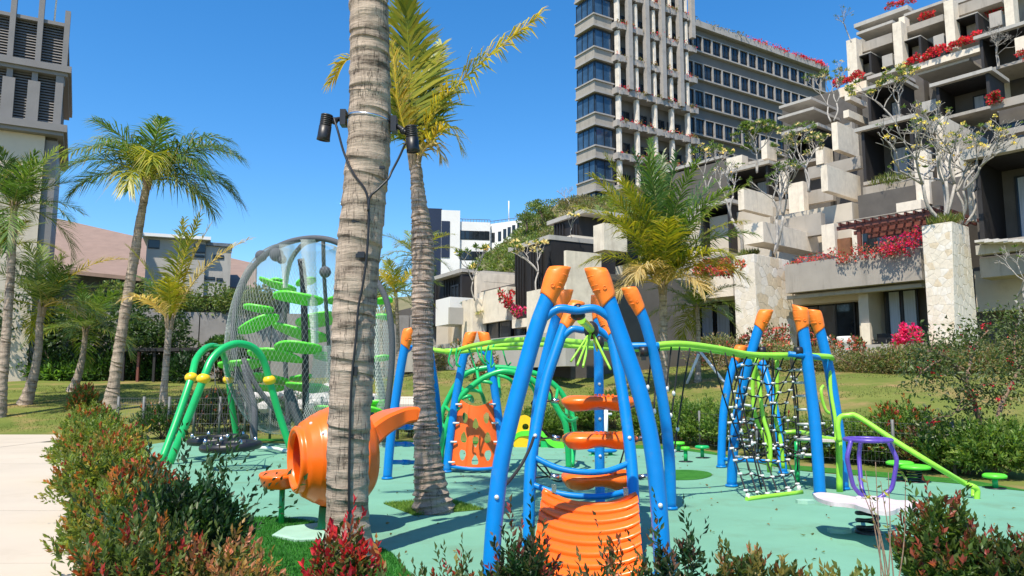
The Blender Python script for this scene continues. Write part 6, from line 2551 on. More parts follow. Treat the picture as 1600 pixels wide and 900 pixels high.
# ---------------------------------------------------------------- brown roof, grey house, retaining wall, far office
bh = thing('brown_roofed_hall', 'long hall with a plain brown pitched roof behind the palms', 'building', P(200, 600, 66))
rA, rB, rC, rD = P(60, 338, 74), P(240, 380, 66), P(245, 425, 58), P(75, 432, 58)
rA = P(70, 335, 76)
mb = MB()
ridge0, ridge1 = P(40, 330, 76), P(400, 412, 70)
eave0, eave1 = P(40, 415, 62), P(400, 452, 60)
mb.add([eave0, eave1, ridge1, ridge0, eave0 + Vector((0, 0, -.3)), eave1 + Vector((0, 0, -.3)), ridge1 + Vector((0, .4, -.5)), ridge0 + Vector((0, .4, -.5))], [(0, 1, 2, 3), (4, 7, 6, 5), (0, 4, 5, 1), (1, 5, 6, 2), (2, 6, 7, 3), (3, 7, 4, 0)])
mb.build('roof', M['roofbrown'], bh)
mb = MB()
b0, b1 = P(60, 415, 64), P(395, 452, 61.5)
mb.add([(b0.x, b0.y, 0), (b1.x, b1.y, 0), (b1.x, b1.y, b1.z - .1), (b0.x, b0.y, b0.z - .1), (b0.x + 1, b0.y + 9, 0), (b1.x + 1, b1.y + 7, 0), (b1.x + 1, b1.y + 7, b1.z), (b0.x + 1, b0.y + 9, b0.z)], [(0, 1, 2, 3), (4, 7, 6, 5), (0, 4, 5, 1), (1, 5, 6, 2), (2, 6, 7, 3), (3, 7, 4, 0)])
mb.build('wall', M['recess'], bh)
HS = Fr(P(228, 450, 56), (.93, .37))
hs = thing('grey_house', 'pale grey flat roofed house with dark strip windows above the palms', 'house', P(300, 600, 58))


def hbx(name, m, x0, yt, x1, yb, n0, n1):
    a0, zt = HS.on(x0, yt, n1)
    a1, _ = HS.on(x1, yt, n1)
    zb = HS.on(x0, yb, n1)[1]
    mb = MB()
    HS.box(mb, a0, a1, n0, n1, zb, zt)
    return mb.build(name, M[m], hs)


hbx('wall', 'grey2', 230, 371, 322, 460, -6, 0)
hbx('wall', 'grey2', 322, 382, 362, 462, -6, -.3)
hbx('roof_slab', 'white', 222, 363, 330, 368, -7, .6)
hbx('roof_edge', 'bluestone', 320, 378, 364, 383, -6.2, -.1)
for x0, y0, x1, y1, n_ in ((232, 374, 250, 388, .02), (285, 378, 296, 392, .02), (304, 381, 321, 395, .02), (304, 398, 320, 402, .02), (334, 398, 350, 404, -.28), (303, 427, 309, 433, .02), (320, 432, 336, 437, -.28), (338, 434, 348, 439, -.28)):
    w = hbx('window', 'frame', x0, y0, x1, y1, n_ - .1, n_ + .03)
    a0, zt = HS.on(x0 + 1, y0 + 1, n_)
    a1, zb = HS.on(x1 - 1, y1 - 1, n_)
    mb = MB()
    HS.box(mb, a0, a1, n_ - .1, n_ + .045, zb, zt)
    mb.build('pane', M['glass'], w)
rw = thing('retaining_wall', 'long weathered grey retaining wall behind the dark pergola', 'wall', P(280, 600, 49))
RW = Fr(P(200, 450, 49), (.985, .17))
for k in range(-6, 9):
    a0 = k * 2.25
    mb = MB()
    RW.box(mb, a0, a0 + 2.19, -.8, (k % 2) * .04, 0, RW.on(250, 487, 0)[1] + (.0 if k % 3 else .18))
    mb.build('panel', M['wallgrey'], rw)
pg = thing('dark_pergola', 'low dark pergola in front of the grey retaining wall', 'pergola', P(260, 600, 45))
gz_ = ground_z(*P(260, 600, 45)[:2])
for x in (192, 215, 240, 262, 292, 318, 345):
    q = P(x, 590, 45)
    MB().box((q.x, 45, (gz_ + P(x, 550, 45).z) / 2), (.14, .14, P(x, 550, 45).z - gz_)).build('post', M['redwood' if x % 2 else 'darkwood'], pg)
q0, q1 = P(184, 549, 45), P(352, 549, 45)
MB().box(((q0.x + q1.x) / 2, 45.6, q0.z + .1), (q1.x - q0.x, 1.7, .2)).build('roof', M['darkwood'], pg)
of = thing('white_office', 'white office block with navy end wall and rows of dark windows', 'office building', P(740, 600, 150))
OF = Fr(P(718, 450, 150), (.985, .17))


def obx(name, m, x0, yt, x1, yb, n0, n1, F=OF):
    a0, zt = F.on(x0, yt, n1)
    a1, _ = F.on(x1, yt, n1)
    zb = F.on(x0, yb, n1)[1]
    mb = MB()
    F.box(mb, a0, a1, n0, n1, zb, zt)
    return mb.build(name, M[m], of)


obx('wall', 'white', 718, 346, 766, 470, -14, 0)
obx('end_wall', 'white', 690, 328, 719, 470, -10, .6)
obx('navy_end', 'navy', 664, 325, 691, 470, -10, .4)
obx('navy_panel', 'navy', 690, 345, 703, 402, .0, .72)
for y in (360, 392):
    w = obx('window_band', 'frame', 718, y, 765, y + 14, -.2, .05)
    for k in range(6):
        p_ = obx('pane', 'glass', 720 + k * 7.5, y + 1, 726 + k * 7.5, y + 13, -.2, .09)
        p_.parent = w
O2 = Fr(P(766, 450, 152), (.84, -.54))
obx('wall', 'white', 766, 350, 835, 460, -14, 0, O2)
for x, y in ((768, 364), (778, 362), (786, 358), (793, 355), (800, 352), (808, 348), (816, 345), (768, 394), (778, 391), (786, 388)):
    w = obx('window', 'frame', x, y, x + 5, y + 15, -.2, .06, O2)
    p_ = obx('pane', 'glass', x + .8, y + .8, x + 4.2, y + 14, -.2, .10, O2)
    p_.parent = w
for x0, x1, F in ((718, 766, OF), (766, 835, O2)):
    a0, z0 = F.on(x0, 342 if F is OF else 346, -.2)
    a1, _ = F.on(x1, 342, -.2)
    mb = MB()
    mb.tube([F.pt(a0, -.2, z0), F.pt(a1, -.2, z0)], .06, 5)
    for k in range(12):
        aa = lerp(a0, a1, k / 11)
        mb.tube([F.pt(aa, -.2, z0 - 1.2), F.pt(aa, -.2, z0)], .05, 4)
    mb.build('roof_rail', M['galv'], of)
mb = MB()
mb.tube([P(795, 345, 152), P(795, 314, 152)], .12, 6)
mb.build('antenna', M['white'], of)

# ---------------------------------------------------------------- hill with scrub
hx0, hx1 = -8, 34


def hill_z(x, y):
    u = x / y * FPX + 800
    ridge = np.interp(u, [640, 700, 745, 790, 830, 880, 930, 1000, 1080], [470, 452, 425, 385, 340, 318, 306, 300, 300])
    zr_ = EYE + 88 * (600 - ridge) / FPX
    k = min(1, max(0, (y - 56) / (88 - 56)))
    return lerp(4.5, zr_, k ** 1.15) + .5 * math.sin(x * .7 + y * .4) * k


mb = MB()
hg = [(x, y) for y in np.linspace(54, 92, 30) for x in np.linspace(-14, 30, 50)]
mb.add([(x, y, hill_z(x, y) if y < 91 else 0) for x, y in hg], [(j * 50 + i, j * 50 + i + 1, (j + 1) * 50 + i + 1, (j + 1) * 50 + i) for j in range(29) for i in range(49)], None, True)
mb.build('hillside', M['hillsoil'], loc=(0, 0, 0), kind='structure')
lst = []
for i in range(1700):
    x, y = nr.uniform(-10, 23), nr.uniform(57, 90)
    z = hill_z(x, y)
    u = x / y * FPX + 800
    if not 735 < u < 1080:
        continue
    r = nr.uniform(.5, 1.15)
    brown = nr.random() < (.65 if u > 845 else .2)
    pal = [(.27, .23, .12), (.23, .20, .11), (.18, .18, .07)] if brown else [(.17, .23, .055), (.13, .19, .045), (.22, .26, .075)]
    m = 75
    uu = unit(m, -.2)
    c = np.array([x, y, z]) + uu * nr.uniform(.4, 1, (m, 1)) * np.array([r, r, r * .9])
    lst.append(leaves(c, uu + nr.normal(0, .6, (m, 3)) + [0, 0, .4], .34, .15, pick(pal, m)))
v, f, c = cat_leaves(lst)
tag(raw('hillside_scrub', v, f, c, M['leaf'], kind='stuff'), 'dry green and brown scrub covering the steep hillside', 'scrub')


# ================================================================== planting
broadleaf('bushy green tree on the hill crest left of the glazed tower corner', P(846, 345, 84), 2.4, 1.5, 1300, .24, [(.15, .21, .06), (.18, .23, .07), (.11, .17, .05)], 61, tr=.14)
broadleaf('darker round tree lower on the hill crest', P(822, 362, 82), 2.2, 1.4, 1100, .24, [(.12, .18, .05), (.15, .2, .06)], 62, tr=.12)
frangipani('bare reddish tree against the lowest glass of the tower corner', P(893, 335, 86), 4.2, 5, .5, 0, nfl=0, seed=63, name='bare_tree')
# dark trees and beds to the left
for i, (px, py, h, r, lab) in enumerate(((100, 590, 5.2, 3.0, 'dark leafy tree between the curved palms and the cream tower base'), (225, 598, 4.2, 2.3, 'dark spreading tree over the dark pergola'), (330, 604, 2.6, 1.2, 'thin leafed tree before the grey retaining wall'),
                                         (20, 590, 4.4, 2.6, 'dark tree at the lawn edge palm'), (168, 596, 5.2, 2.0, 'tall dark tree behind the leaning palm'))):
    b = GR(px, py)
    broadleaf(lab, (b.x, b.y + 2, ground_z(b.x, b.y + 2)), h, r, 2600 if i < 4 else 2000, .26, [(.03, .065, .018), (.045, .085, .022), (.06, .10, .03)] if i != 2 else GREENS, 70 + i, trunk_h=.3, tr=.13)
for i, (x, y, w, h, lab, pal) in enumerate(((45, 590, 2.0, 1.5, 'pale leafed shrub bed under the left palms', [(.10, .20, .04), (.14, .25, .05)]), (95, 588, 2.1, 1.1, 'low bright green bed behind the curved palm trunk', [(.13, .25, .04), (.10, .20, .03)]),
                                            (150, 566, 1.6, 2.2, 'round dense shrub by the white props of the lawn', GREENS), (60, 572, 3.0, 2.4, 'tall strap leafed bush in shade behind the palms', DARK), (215, 585, 2.2, 1.8, 'broad leafed ginger bush left of the pergola posts', DARK),
                                            (262, 588, 2.0, 1.7, 'broad leafed ginger bush under the pergola', [(.04, .11, .025), (.06, .14, .03)]), (315, 600, 2.2, 1.8, 'broad leafed bush at the right end of the pergola', DARK))):
    b = GR(x, max(y, 596))
    t = thing('garden_shrub', lab, 'shrub', (b.x, b.y + 1, ground_z(b.x, b.y + 1)), 'shrubs below the retaining wall')
    v, f, c = cloud_leaves([((b.x + rnd.uniform(-1, 1) * w, b.y + 1 + rnd.uniform(-.4, .4), t.location.z + h * rnd.uniform(.2, .6)), (w * .5, .6, h * .42)) for q in range(5)], 1500, .34, pal, .8, .32)
    raw('foliage', v, f, c, M['leaf'], t, kind='stuff')
    mb = MB()
    for q in range(5):
        mb.tube([t.location + Vector((rnd.uniform(-.5, .5) * w, 0, 0)), t.location + Vector((rnd.uniform(-.8, .8) * w, 0, h * .7))], .02, 4)
    mb.build('stems', M['brownbark'], t, kind='stuff')
for x, y, lab in ((275, 452, 'green shrub topping the retaining wall below the grey house'), (330, 462, 'bushy shrub on the wall under the strip windows'), (395, 470, 'shrub over the right end of the retaining wall'), (215, 440, 'shrub on the wall left of the grey house')):
    c0 = P(x, y, 52)
    zt = RW.on(250, 487, 0)[1]
    t = thing('wall_top_shrub', lab, 'shrub', (c0.x, 50.2, zt), 'shrubs on the retaining wall')
    v, f, c = cloud_leaves([((c0.x + rnd.uniform(-1.6, 1.6), 50.2 + rnd.uniform(-.5, .5), zt + rnd.uniform(.2, 1.4)), (1.0, .7, .7)) for q in range(7)], 1500, .25, [(.13, .19, .05), (.10, .16, .04), (.18, .20, .07)])
    raw('foliage', v, f, c, M['leaf'], t, kind='stuff')
# ------------------------------------------------- hedge along the path (far to near)
hedge = [
    (128, 664, .46, .5, 1.5, 1500, .12, [(.11, .18, .035), (.15, .21, .04)], REDS, .45, 'tall reddish bush ending the path hedge at the lawn'),
    (142, 702, .60, .6, 1.05, 1500, .105, [(.15, .22, .04), (.21, .25, .045), (.10, .17, .03)], GOLD + REDS, .4, 'golden green bush second from the lawn end of the path hedge'),
    (148, 704, .58, .6, .85, 1500, .105, [(.12, .20, .04), (.10, .16, .03)], GOLD + REDS, .25, 'greener bush on the playground side of the far path hedge'),
    (150, 750, .70, .62, .95, 1700, .095, [(.17, .23, .04), (.23, .26, .05), (.11, .18, .03)], REDS + GOLD, .32, 'yellow green bush in the middle of the path hedge'),
    (172, 764, .44, .5, .78, 1500, .095, [(.16, .21, .04), (.22, .23, .04)], GOLD + REDS, .4, 'gold tipped bush beside the teal rubber near the swing foot'),
    (165, 812, .55, .55, .85, 1500, .085, [(.18, .23, .045), (.12, .18, .035)], REDS + GOLD, .5, 'orange and gold bush bordering the pale path'),
    (218, 862, .34, .38, .76, 1300, .08, [(.10, .10, .03), (.16, .12, .03)], REDS, .6, 'dark red topped bush in the middle of the near hedge'),
    (185, 905, .45, .45, .72, 1300, .075, [(.18, .23, .045), (.12, .18, .035)], REDS + GOLD, .5, 'gold and orange bush at the bottom of the path hedge'),
]
for x, y, rx, ry, h, n, lf, low, tip, fr, lab in hedge:
    g = G(x, y)
    bush(lab, g, rx, ry, h, n // 4, lf, low, tip, fr, name='hedge_bush', group='bushes of the path hedge', shoot=.17 * (h + .3), upright=.55, per=11)
for x, y, rx, ry, h, n, lf, low, tip, fr, lab, tall in (
        (284, 930, .40, .40, .72, 500, .082, DARK, DARK + [(.05, .08, .02)], .3, 'large dark green bush in shade with upright tips over the rubber', 1.2),  # leaf colours darkened to carry the shade this bush stands in
        (352, 1000, .27, .25, .48, 130, .07, [(.11, .14, .035), (.15, .16, .04)], [(.40, .14, .07), (.34, .20, .06), (.44, .20, .10)], .75, 'low bush with salmon pink leaves in front of the dark bush', .3),
        (215, 1000, .36, .36, .62, 260, .07, [(.11, .15, .035), (.08, .12, .03)], REDS, .3, 'red and green bush below the dark red topped one', .4)):
    bush(lab, G(x, y), rx, ry, h, n, lf, low, tip, fr, name='hedge_bush', shoot=.2, upright=.65, tall=tall, per=14)
# bushes along the bottom edge
front = [
    (532, 1000, .20, .2, .58, 85, .078, [(.06, .09, .02), (.10, .12, .03)], [(.46, .015, .03), (.55, .03, .04), (.38, .012, .03)], .9, 'bright red leafed bush at the foot of the nearest trunk', .4),
    (605, 1020, .14, .15, .38, 22, .065, [(.08, .11, .03)], REDS, .45, 'small sparse bush right of the bright red one', .5),
    (705, 1010, .27, .22, .42, 52, .068, [(.06, .09, .02), (.08, .11, .03)], REDS + [(.24, .22, .05)], .35, 'loose bush of green and red sprigs left of the near left blue post', .5),
    (815, 1005, .20, .2, .60, 85, .07, DARK + [(.07, .09, .03)], [(.20, .03, .03), (.10, .06, .03)], .4, 'dark purplish bush between the near left post and the ramp', .6),
    (890, 1060, .16, .15, .40, 22, .065, [(.07, .09, .03)], [(.26, .05, .03), (.12, .10, .03)], .4, 'thin sprigs in front of the middle of the ramp', .6),
    (968, 1015, .17, .18, .58, 38, .065, [(.09, .08, .03), (.06, .09, .02)], [(.28, .08, .03), (.20, .10, .04)], .5, 'tall sparse russet bush over the right half of the ramp', 1.0),
    (1066, 1005, .19, .2, .56, 60, .07, DARK, [(.12, .05, .03), (.05, .08, .02)], .35, 'dark bush with upright tips at the near right post', .9),
    (1185, 1010, .30, .24, .46, 110, .072, [(.07, .10, .025), (.10, .12, .03)], [(.22, .17, .04), (.26, .10, .04)], .45, 'rounded olive bush right of the near right post', .2),
    (1335, 1035, .28, .22, .40, 70, .072, [(.13, .18, .04), (.18, .20, .05)], [(.28, .22, .05), (.20, .20, .05)], .4, 'yellowish green bush below the spring rider', .3),
    (1476, 985, .25, .26, .80, 150, .076, [(.07, .12, .02), (.09, .14, .03)], [(.32, .08, .05), (.26, .06, .04)], .42, 'tall glossy bush with pinkish tips right of the spring rider', .35),
    (1575, 990, .40, .34, .54, 220, .076, [(.05, .08, .02), (.08, .11, .025)], [(.26, .05, .04), (.14, .10, .04)], .3, 'dense dark bush filling the lower right corner', .2),
]
for x, y, rx, ry, h, n, lf, low, tip, fr, lab, tall in front:
    bush(lab, G(x, y), rx, ry, h, n, lf, low, tip, fr, name='front_bush', shoot=.17, upright=.72, tall=tall, per=13, core=(n > 84))
# bare twigs standing in front of the spring rider
o = G(1400, 1000)
t = thing('bare_twigs', 'thin bare twigs with few leaves before the spring rider', 'plant', o)
mb = MB()
lst = []
for x, y in ((1338, 742), (1352, 735), (1368, 722), (1376, 752), (1388, 738), (1415, 745), (1362, 780)):
    e = P(x, y, o.y + .3)
    c_ = curve([o + Vector((rnd.uniform(-.1, .1), 0, 0)), o.lerp(e, .5) + Vector((rnd.uniform(-.05, .08), 0, .03)), e], 6)
    mb.tube(c_, interp([.007, .0025], len(c_)), 5)
    for q in range(4):
        p = np.array(c_[rnd.randint(6, len(c_) - 1)])
        lst.append(leaves([p], [(rnd.gauss(0, 1), rnd.gauss(0, .5), .6)], .05, .02, pick([(.20, .22, .05), (.12, .12, .04), (.4, .36, .05)], 1)))
mb.build('stems', M['brownbark'], t, kind='stuff')
v, f, c = cat_leaves(lst)
raw('leaves', v, f, c, M['leaf'], t, kind='stuff')
# ------------------------------------------------- hedge behind the playground, left to right
back = [
    (850, 690, .9, .75, 'low green bush behind the yellow panel'), (905, 686, .9, .7, 'bush behind the middle pads, left of the white cross post'), (968, 686, .95, 1.05, 'bush behind the middle pads, right of the white cross post'),
    (1030, 694, .9, .95, 'dry tipped bush behind the hanging ropes'), (1075, 700, .9, 1.05, 'bush between the two far disc stools'), (1125, 706, .85, 1.0, 'bush behind the far left post of the net climber'),
    (1180, 712, .8, .95, 'bush behind the net climber, twiggy base'), (1250, 722, .8, .9, 'bush behind the climber platform'), (1310, 728, .75, .85, 'bush right of the climber platform, left of the spring discs'),
    (1365, 735, .75, .9, 'bright green bush behind the purple cage'), (1425, 738, .75, .95, 'bush directly behind the two spring discs'), (1480, 743, .8, 1.3, 'tallest bush of the back hedge below the flowering tree'),
    (1535, 750, .6, .8, 'bush with red brown twigs beside the galvanised fence post'), (1590, 757, .8, .95, 'bush at the right end of the back hedge'), (1650, 765, .8, 1.0, 'bush mostly past the right edge of the view'),
]
for i, (x, y, r, h, lab) in enumerate(back):
    g = G(x, y) + Vector((0, 1.55, 0))
    g.z = ground_z(g.x, g.y)
    pal = [(.10, .18, .03), (.13, .22, .04), (.17, .26, .05)] if i != 12 else [(.16, .07, .035), (.10, .10, .03)]
    bush(lab, g, r, r * .7, h * (1.1 if x < 1200 else .92), 330, .11, pal, [(.18, .26, .05), (.22, .28, .06)] + (REDS if i % 4 == 3 else []), .4, name='back_hedge_bush', group='bushes of the back hedge', shoot=.2, upright=.5, per=10)
# leaf litter and bare stems at the hedge foot are left to the turf edging
# left end: low bushes behind the swing and around the net tower
for x, y, r, h, lab in ((225, 690, .9, 1.0, 'twiggy bush behind the far foot of the swing'), (290, 684, .9, 1.3, 'dark bush seen between the swing legs'), (340, 684, .9, 1.35, 'dark bush behind the swing baskets'), (385, 682, .8, .9, 'bush left of the net tower foot'), (655, 688, .7, .7, 'low bush behind the left ladder'), (435, 678, .9, .8, 'bush behind the net tower mast')):
    g = G(x, y) + Vector((0, 1.2, 0))
    g.z = ground_z(g.x, g.y)
    bush(lab, g, r, r * .7, h, 260, .10, DARK + [(.06, .09, .03)] if h > 1.2 else GREENS, REDS + GREENS, .25, name='low_bush', shoot=.22, upright=.5, per=10)

# wire fences
fe = thing('wire_fence', 'low wire mesh fence with galvanised posts behind the back hedge', 'fence', G(1551, 758) + Vector((0, 2.2, 0)))
fp = [G(x, y) + Vector((0, 2.3, 0)) for x, y in ((1000, 694), (1060, 703), (1130, 713), (1240, 735), (1400, 748), (1500, 757), (1620, 770), (1700, 778))]
fl = []
for a, b in zip(fp, fp[1:]):
    k = max(1, int((b - a).length / 2.2))
    fl += [a.lerp(b, i / k) for i in range(k)]
fl = [Vector((p.x, p.y, ground_z(p.x, p.y))) for p in fl]
mb = MB()
for p in fl[::1]:
    q = MB()
    q.tube([p, p + Vector((0, 0, 1.02))], .035, 8)
    q.build('fence_post', M['galv'], fe)
for hgt in (.15, .35, .55, .75, .95):
    mb.tube([p + Vector((0, 0, hgt)) for p in fl], .003, 4, smooth=False)
for a, b in zip(fl, fl[1:]):
    for i in range(14):
        p = a.lerp(b, i / 14)
        mb.tube([p + Vector((0, 0, .1)), p + Vector((0, 0, .97))], .002, 3, False, smooth=False)
mb.build('wire_mesh', M['galv'], fe, kind='stuff', fix=False)
f2 = thing('wire_fence', 'low wire mesh fence across the lawn behind the green swing', 'fence', G(247, 692) + Vector((0, 1, 0)))
fl = [Vector((p.x, p.y, ground_z(p.x, p.y))) for p in [G(x, 691) + Vector((0, 1.2, 0)) for x in range(150, 660, 42)]]
mb = MB()
for p in fl:
    MB().tube([p, p + Vector((0, 0, 1.35))], .045, 8).build('fence_post', M['galv'], f2)
for hgt in (.2, .5, .8, 1.1, 1.3):
    mb.tube([p + Vector((0, 0, hgt)) for p in fl], .004, 4, smooth=False)
for a, b in zip(fl, fl[1:]):
    for i in range(10):
        p = a.lerp(b, i / 10)
        mb.tube([p + Vector((0, 0, .1)), p + Vector((0, 0, 1.3))], .003, 3, False, smooth=False)
mb.build('wire_mesh', M['galv'], f2, kind='stuff', fix=False)

# pale rocks behind the net tower
rk = thing('rock_wall', 'loose bank of pale rocks behind the net tower', 'rock bank', P(490, 640, 28))
rnd.seed(17)
for i in range(70):
    x = rnd.uniform(395, 580)
    y = 638 - 26 * rnd.random() - (x - 395) * .02
    d = 27 + rnd.uniform(-.5, 1.5) + (640 - y) * .08
    c0 = P(x, y, d)
    mb = MB()
    r_ = rnd.uniform(.16, .42)
    m3 = Matrix.Rotation(rnd.uniform(0, 6), 3, 'Z') @ Matrix.Rotation(rnd.uniform(-.4, .4), 3, 'X')
    mb.ell(c0, (r_ * 1.3, r_, r_ * .65), 7, 5, None, m3)
    for q in range(len(mb.v)):
        v = Vector(mb.v[q])
        mb.v[q] = tuple(c0 + (v - c0) * rnd.uniform(.82, 1.15))
    mb.sm = [False] * len(mb.f)
    mb.build('rock', M['rock'], rk)
q = P(633, 636, 27)
t = thing('beige_shelter', 'small beige topped cart shelter behind the ladder posts', 'shelter', (q.x, 27, ground_z(q.x, 27)))
z_ = ground_z(q.x, 27)
zt = P(633, 623, 27).z
mb = MB()
mb.prism([P(612, 637, 26.5), P(656, 637, 26.5), P(652, 624, 27.8), P(618, 624, 27.8)], (0, 0, .10))
mb.build('roof', M['cream'], t)
mb = MB()
for x in (616, 653):
    p = P(x, 637, 26.6)
    mb.tube([(p.x, p.y, z_ - .2), p], .05, 8)
    mb.tube([(p.x, p.y + 1.0, z_ - .2), p + Vector((0, 1, 0))], .05, 8)
mb.build('leg', M['galv'], t)
MB().box((q.x, 27.2, z_ + .35), (.9, .8, .7)).build('body', M['grey2'], t)

# timber props of the small palm
pb = GR(1090, 598)
for (x0, y0, x1, y1, lab) in ((1092, 553, 1073, 600, 'pale timber prop leaning left against the small palm'), (1093, 548, 1132, 598, 'pale timber prop leaning right against the small palm')):
    a, b = P(x0, y0, pb.y - .1), GR(x1, y1)
    tag(MB().tube([b, a], .06, 8).build('timber_prop', M['white']), lab, 'prop')

# ------------------------------------------------- shrubs along the top of the lawn
rnd.seed(21)
top_sh = [(700, 560, 2.2, 1.6, 'dry green shrub below the white balcony box'), (790, 566, 2.2, 1.5, 'shrub left of the near left blue post, by the villas'), (860, 568, 2.4, 1.8, 'shrub bank with white blossoms behind the blue arches'), (935, 568, 2.2, 1.3, 'shrub bank under the concrete planter tank'),
          (1010, 570, 2.2, 1.4, 'shrub bank at the bushy palm foot'), (1060, 572, 2.0, 1.6, 'shrub bank between the two right palms'), (1130, 574, 2.2, 2.0, 'shrub bank under the left window of the hotel'), (1300, 582, 2.4, 1.2, 'olive shrub bank right of the tall posts'),
          (1370, 584, 2.4, 1.2, 'olive shrub bank below the stone pier'), (1450, 586, 2.2, 1.3, 'shrub bank at the stone pier foot'), (1530, 588, 2.2, 1.5, 'shrub bank behind the flowering tree'), (1610, 590, 2.4, 1.8, 'shrub bank at the right edge above the lawn'), (1215, 578, 2.2, 1.4, 'shrub bank under the coral blossoms')]
for x, y, w, h, lab in top_sh:
    b = GR(x, y)
    for back_ in (2.0,):
        t = thing('bank_shrub', lab, 'shrub', (b.x, b.y + .8, ground_z(b.x, b.y + .8)), 'shrubs along the top of the lawn')
        v, f, c = cloud_leaves([((b.x + rnd.uniform(-1, 1) * w * .75, b.y + .8 + rnd.uniform(-.5, .8), t.location.z + h * rnd.uniform(.15, .55)), (w * .42, .8, h * .42)) for q in range(8)], 3400, .17, [(.15, .19, .06), (.20, .21, .075), (.11, .16, .045), (.27, .24, .11), (.28, .19, .10)], .5, .32)
        raw('foliage', v, f, c, M['leaf'], t, kind='stuff')
        mb = MB()
        for q in range(5):
            mb.tube([t.location + Vector((rnd.uniform(-.6, .6) * w, 0, 0)), t.location + Vector((rnd.uniform(-.8, .8) * w, 0, h * .7))], .02, 4)
        mb.build('stems', M['brownbark'], t, kind='stuff')
# flowering shrubs
FS = [
    (1215, 540, 38.0, (2.0, .8, 1.7), 1500, .16, CORAL, .35, 'tall coral flowering shrub behind the net climber posts'), (1180, 560, 34, (1.2, .7, 1.5), 800, .15, CORAL, .15, 'leafy shrub with few coral blossoms by the stone block'),
    (1425, 545, 38.2, (.9, .6, 1.2), 900, .16, PINK, .8, 'magenta bougainvillea on the low wall left of the stone pier'),
    (797, 478, 40.3, (.5, .4, .7), 260, .16, RED, .75, 'crimson bougainvillea between the villas'), (812, 492, 38.8, (.4, .3, .4), 140, .16, PINK, .8, 'pink bougainvillea left of the villa stone pier'),
    (1115, 432, 41.6, (1.9, .6, .9), 900, .18, CORAL, .6, 'coral bougainvillea over the cream parapet beside the stone block'), (1120, 560, 36, (1.2, .7, 1.0), 700, .15, CORAL, .2, 'yellow green shrub with coral tips by the window'),
    (830, 560, 40, (2.2, .7, 1.6), 1200, .16, [(.55, .42, .36), (.60, .30, .22)], .3, 'pale flowering shrub seen under the blue arches'), (1330, 560, 36, (1.3, .6, 1.2), 700, .15, CORAL, .3, 'coral shrub beside the right blue posts'),
    (955, 560, 41, (1.4, .6, 1.6), 700, .18, [(.6, .5, .3)], .1, 'leggy green shrub before the villa wall'), (750, 575, 38, (1.4, .6, 1.6), 800, .15, [(.40, .22, .10), (.3, .24, .1)], .4, 'russet shrub behind the two middle posts'),
]
for x, y, d, r, n, lf, fc, fr, lab in FS:
    b = P(x, y, d)
    if lab.startswith(('tall', 'leafy', 'yellow', 'pale', 'coral shrub', 'leggy', 'russet')):
        b.z = ground_z(b.x, b.y)
    flower_shrub(lab, b, r, n, lf, fc, fr)
# bougainvillea trailing along the long parapet and the terraces
for i, (x0, y0, x1, y1, d, fc, lab, n, spread) in enumerate(((1232, 416, 1310, 398, 42.0, CORAL + RED, 'coral bougainvillea trailing over the left half of the long grey parapet', 300, .3), (1310, 404, 1400, 388, 41.6, CORAL + RED, 'bougainvillea trailing over the middle of the long grey parapet', 320, .32), (1385, 395, 1440, 372, 41.4, PINK + RED, 'bright pink bougainvillea heaped at the right end of the long parapet', 700, .45),
                                                     (1412, 105, 1476, 78, 66.2, RED, 'red bougainvillea row left of the middle top post', 750, .22), (1482, 76, 1530, 57, 66.2, RED, 'red bougainvillea row right of the middle top post', 650, .22), (1303, 133, 1352, 118, 65, RED, 'red bougainvillea row at the left end of the upper terrace', 550, .25),
                                                     (1440, 30, 1462, 22, 78.5, RED, 'small red flowers on a top storey balcony', 300, .18), (1544, 24, 1566, 12, 79, RED, 'red flowers on the top right balcony', 300, .22), (1385, 14, 1430, -2, 81, RED, 'dry red flowers on the roof edge', 260, .2), (1546, 160, 1562, 152, 57.2, RED, 'red flowers on the balcony by the blue door', 120, .12), (1596, 92, 1640, 78, 63, RED, 'red flowers at the right edge of the upper terrace', 300, .25))):
    n_ = HT.noff(1440, d)
    a0, z0 = HT.on(x0, y0, n_)
    a1, z1 = HT.on(x1, y1, n_)
    k = 14
    mid = HT.pt((a0 + a1) / 2, n_, (z0 + z1) / 2)
    t = thing('bougainvillea', lab, 'flowering shrub', mid, 'bougainvillea on the terraces')
    bl = []
    for q in range(k):
        u = (q + rnd.uniform(.2, .8)) / k
        bl.append((tuple(HT.pt(lerp(a0, a1, u), n_ + rnd.uniform(-.1, .45), lerp(z0, z1, u) + rnd.uniform(-.2, .35))), (spread * rnd.uniform(.6, 1.3), spread, spread * rnd.uniform(.5, 1.1))))
    lf = .13 if d < 50 else .2
    v, f, c = cloud_leaves(bl, n // 2, lf, [(.10, .12, .03), (.20, .16, .07)])
    raw('leaves', v, f, c, M['leaf'], t, kind='stuff')
    v, f, c = cloud_leaves(bl, n, lf, fc, .3, .8)
    raw('flowers', v, f, c, M['flower'], t, kind='stuff')
    if d < 50:
        mb = MB()
        for q in bl:
            p = Vector(q[0])
            mb.tube(curve([HT.pt(HT.O.length * 0 + lerp(a0, a1, .5), n_ - .2, (z0 + z1) / 2).lerp(p, .8), p + Vector((0, 0, .1)), p + Vector((rnd.uniform(-.3, .3), 0, -rnd.uniform(.1, .5)))], 3), .010, 4)
        mb.build('stems', M['brownbark'], t, kind='stuff')

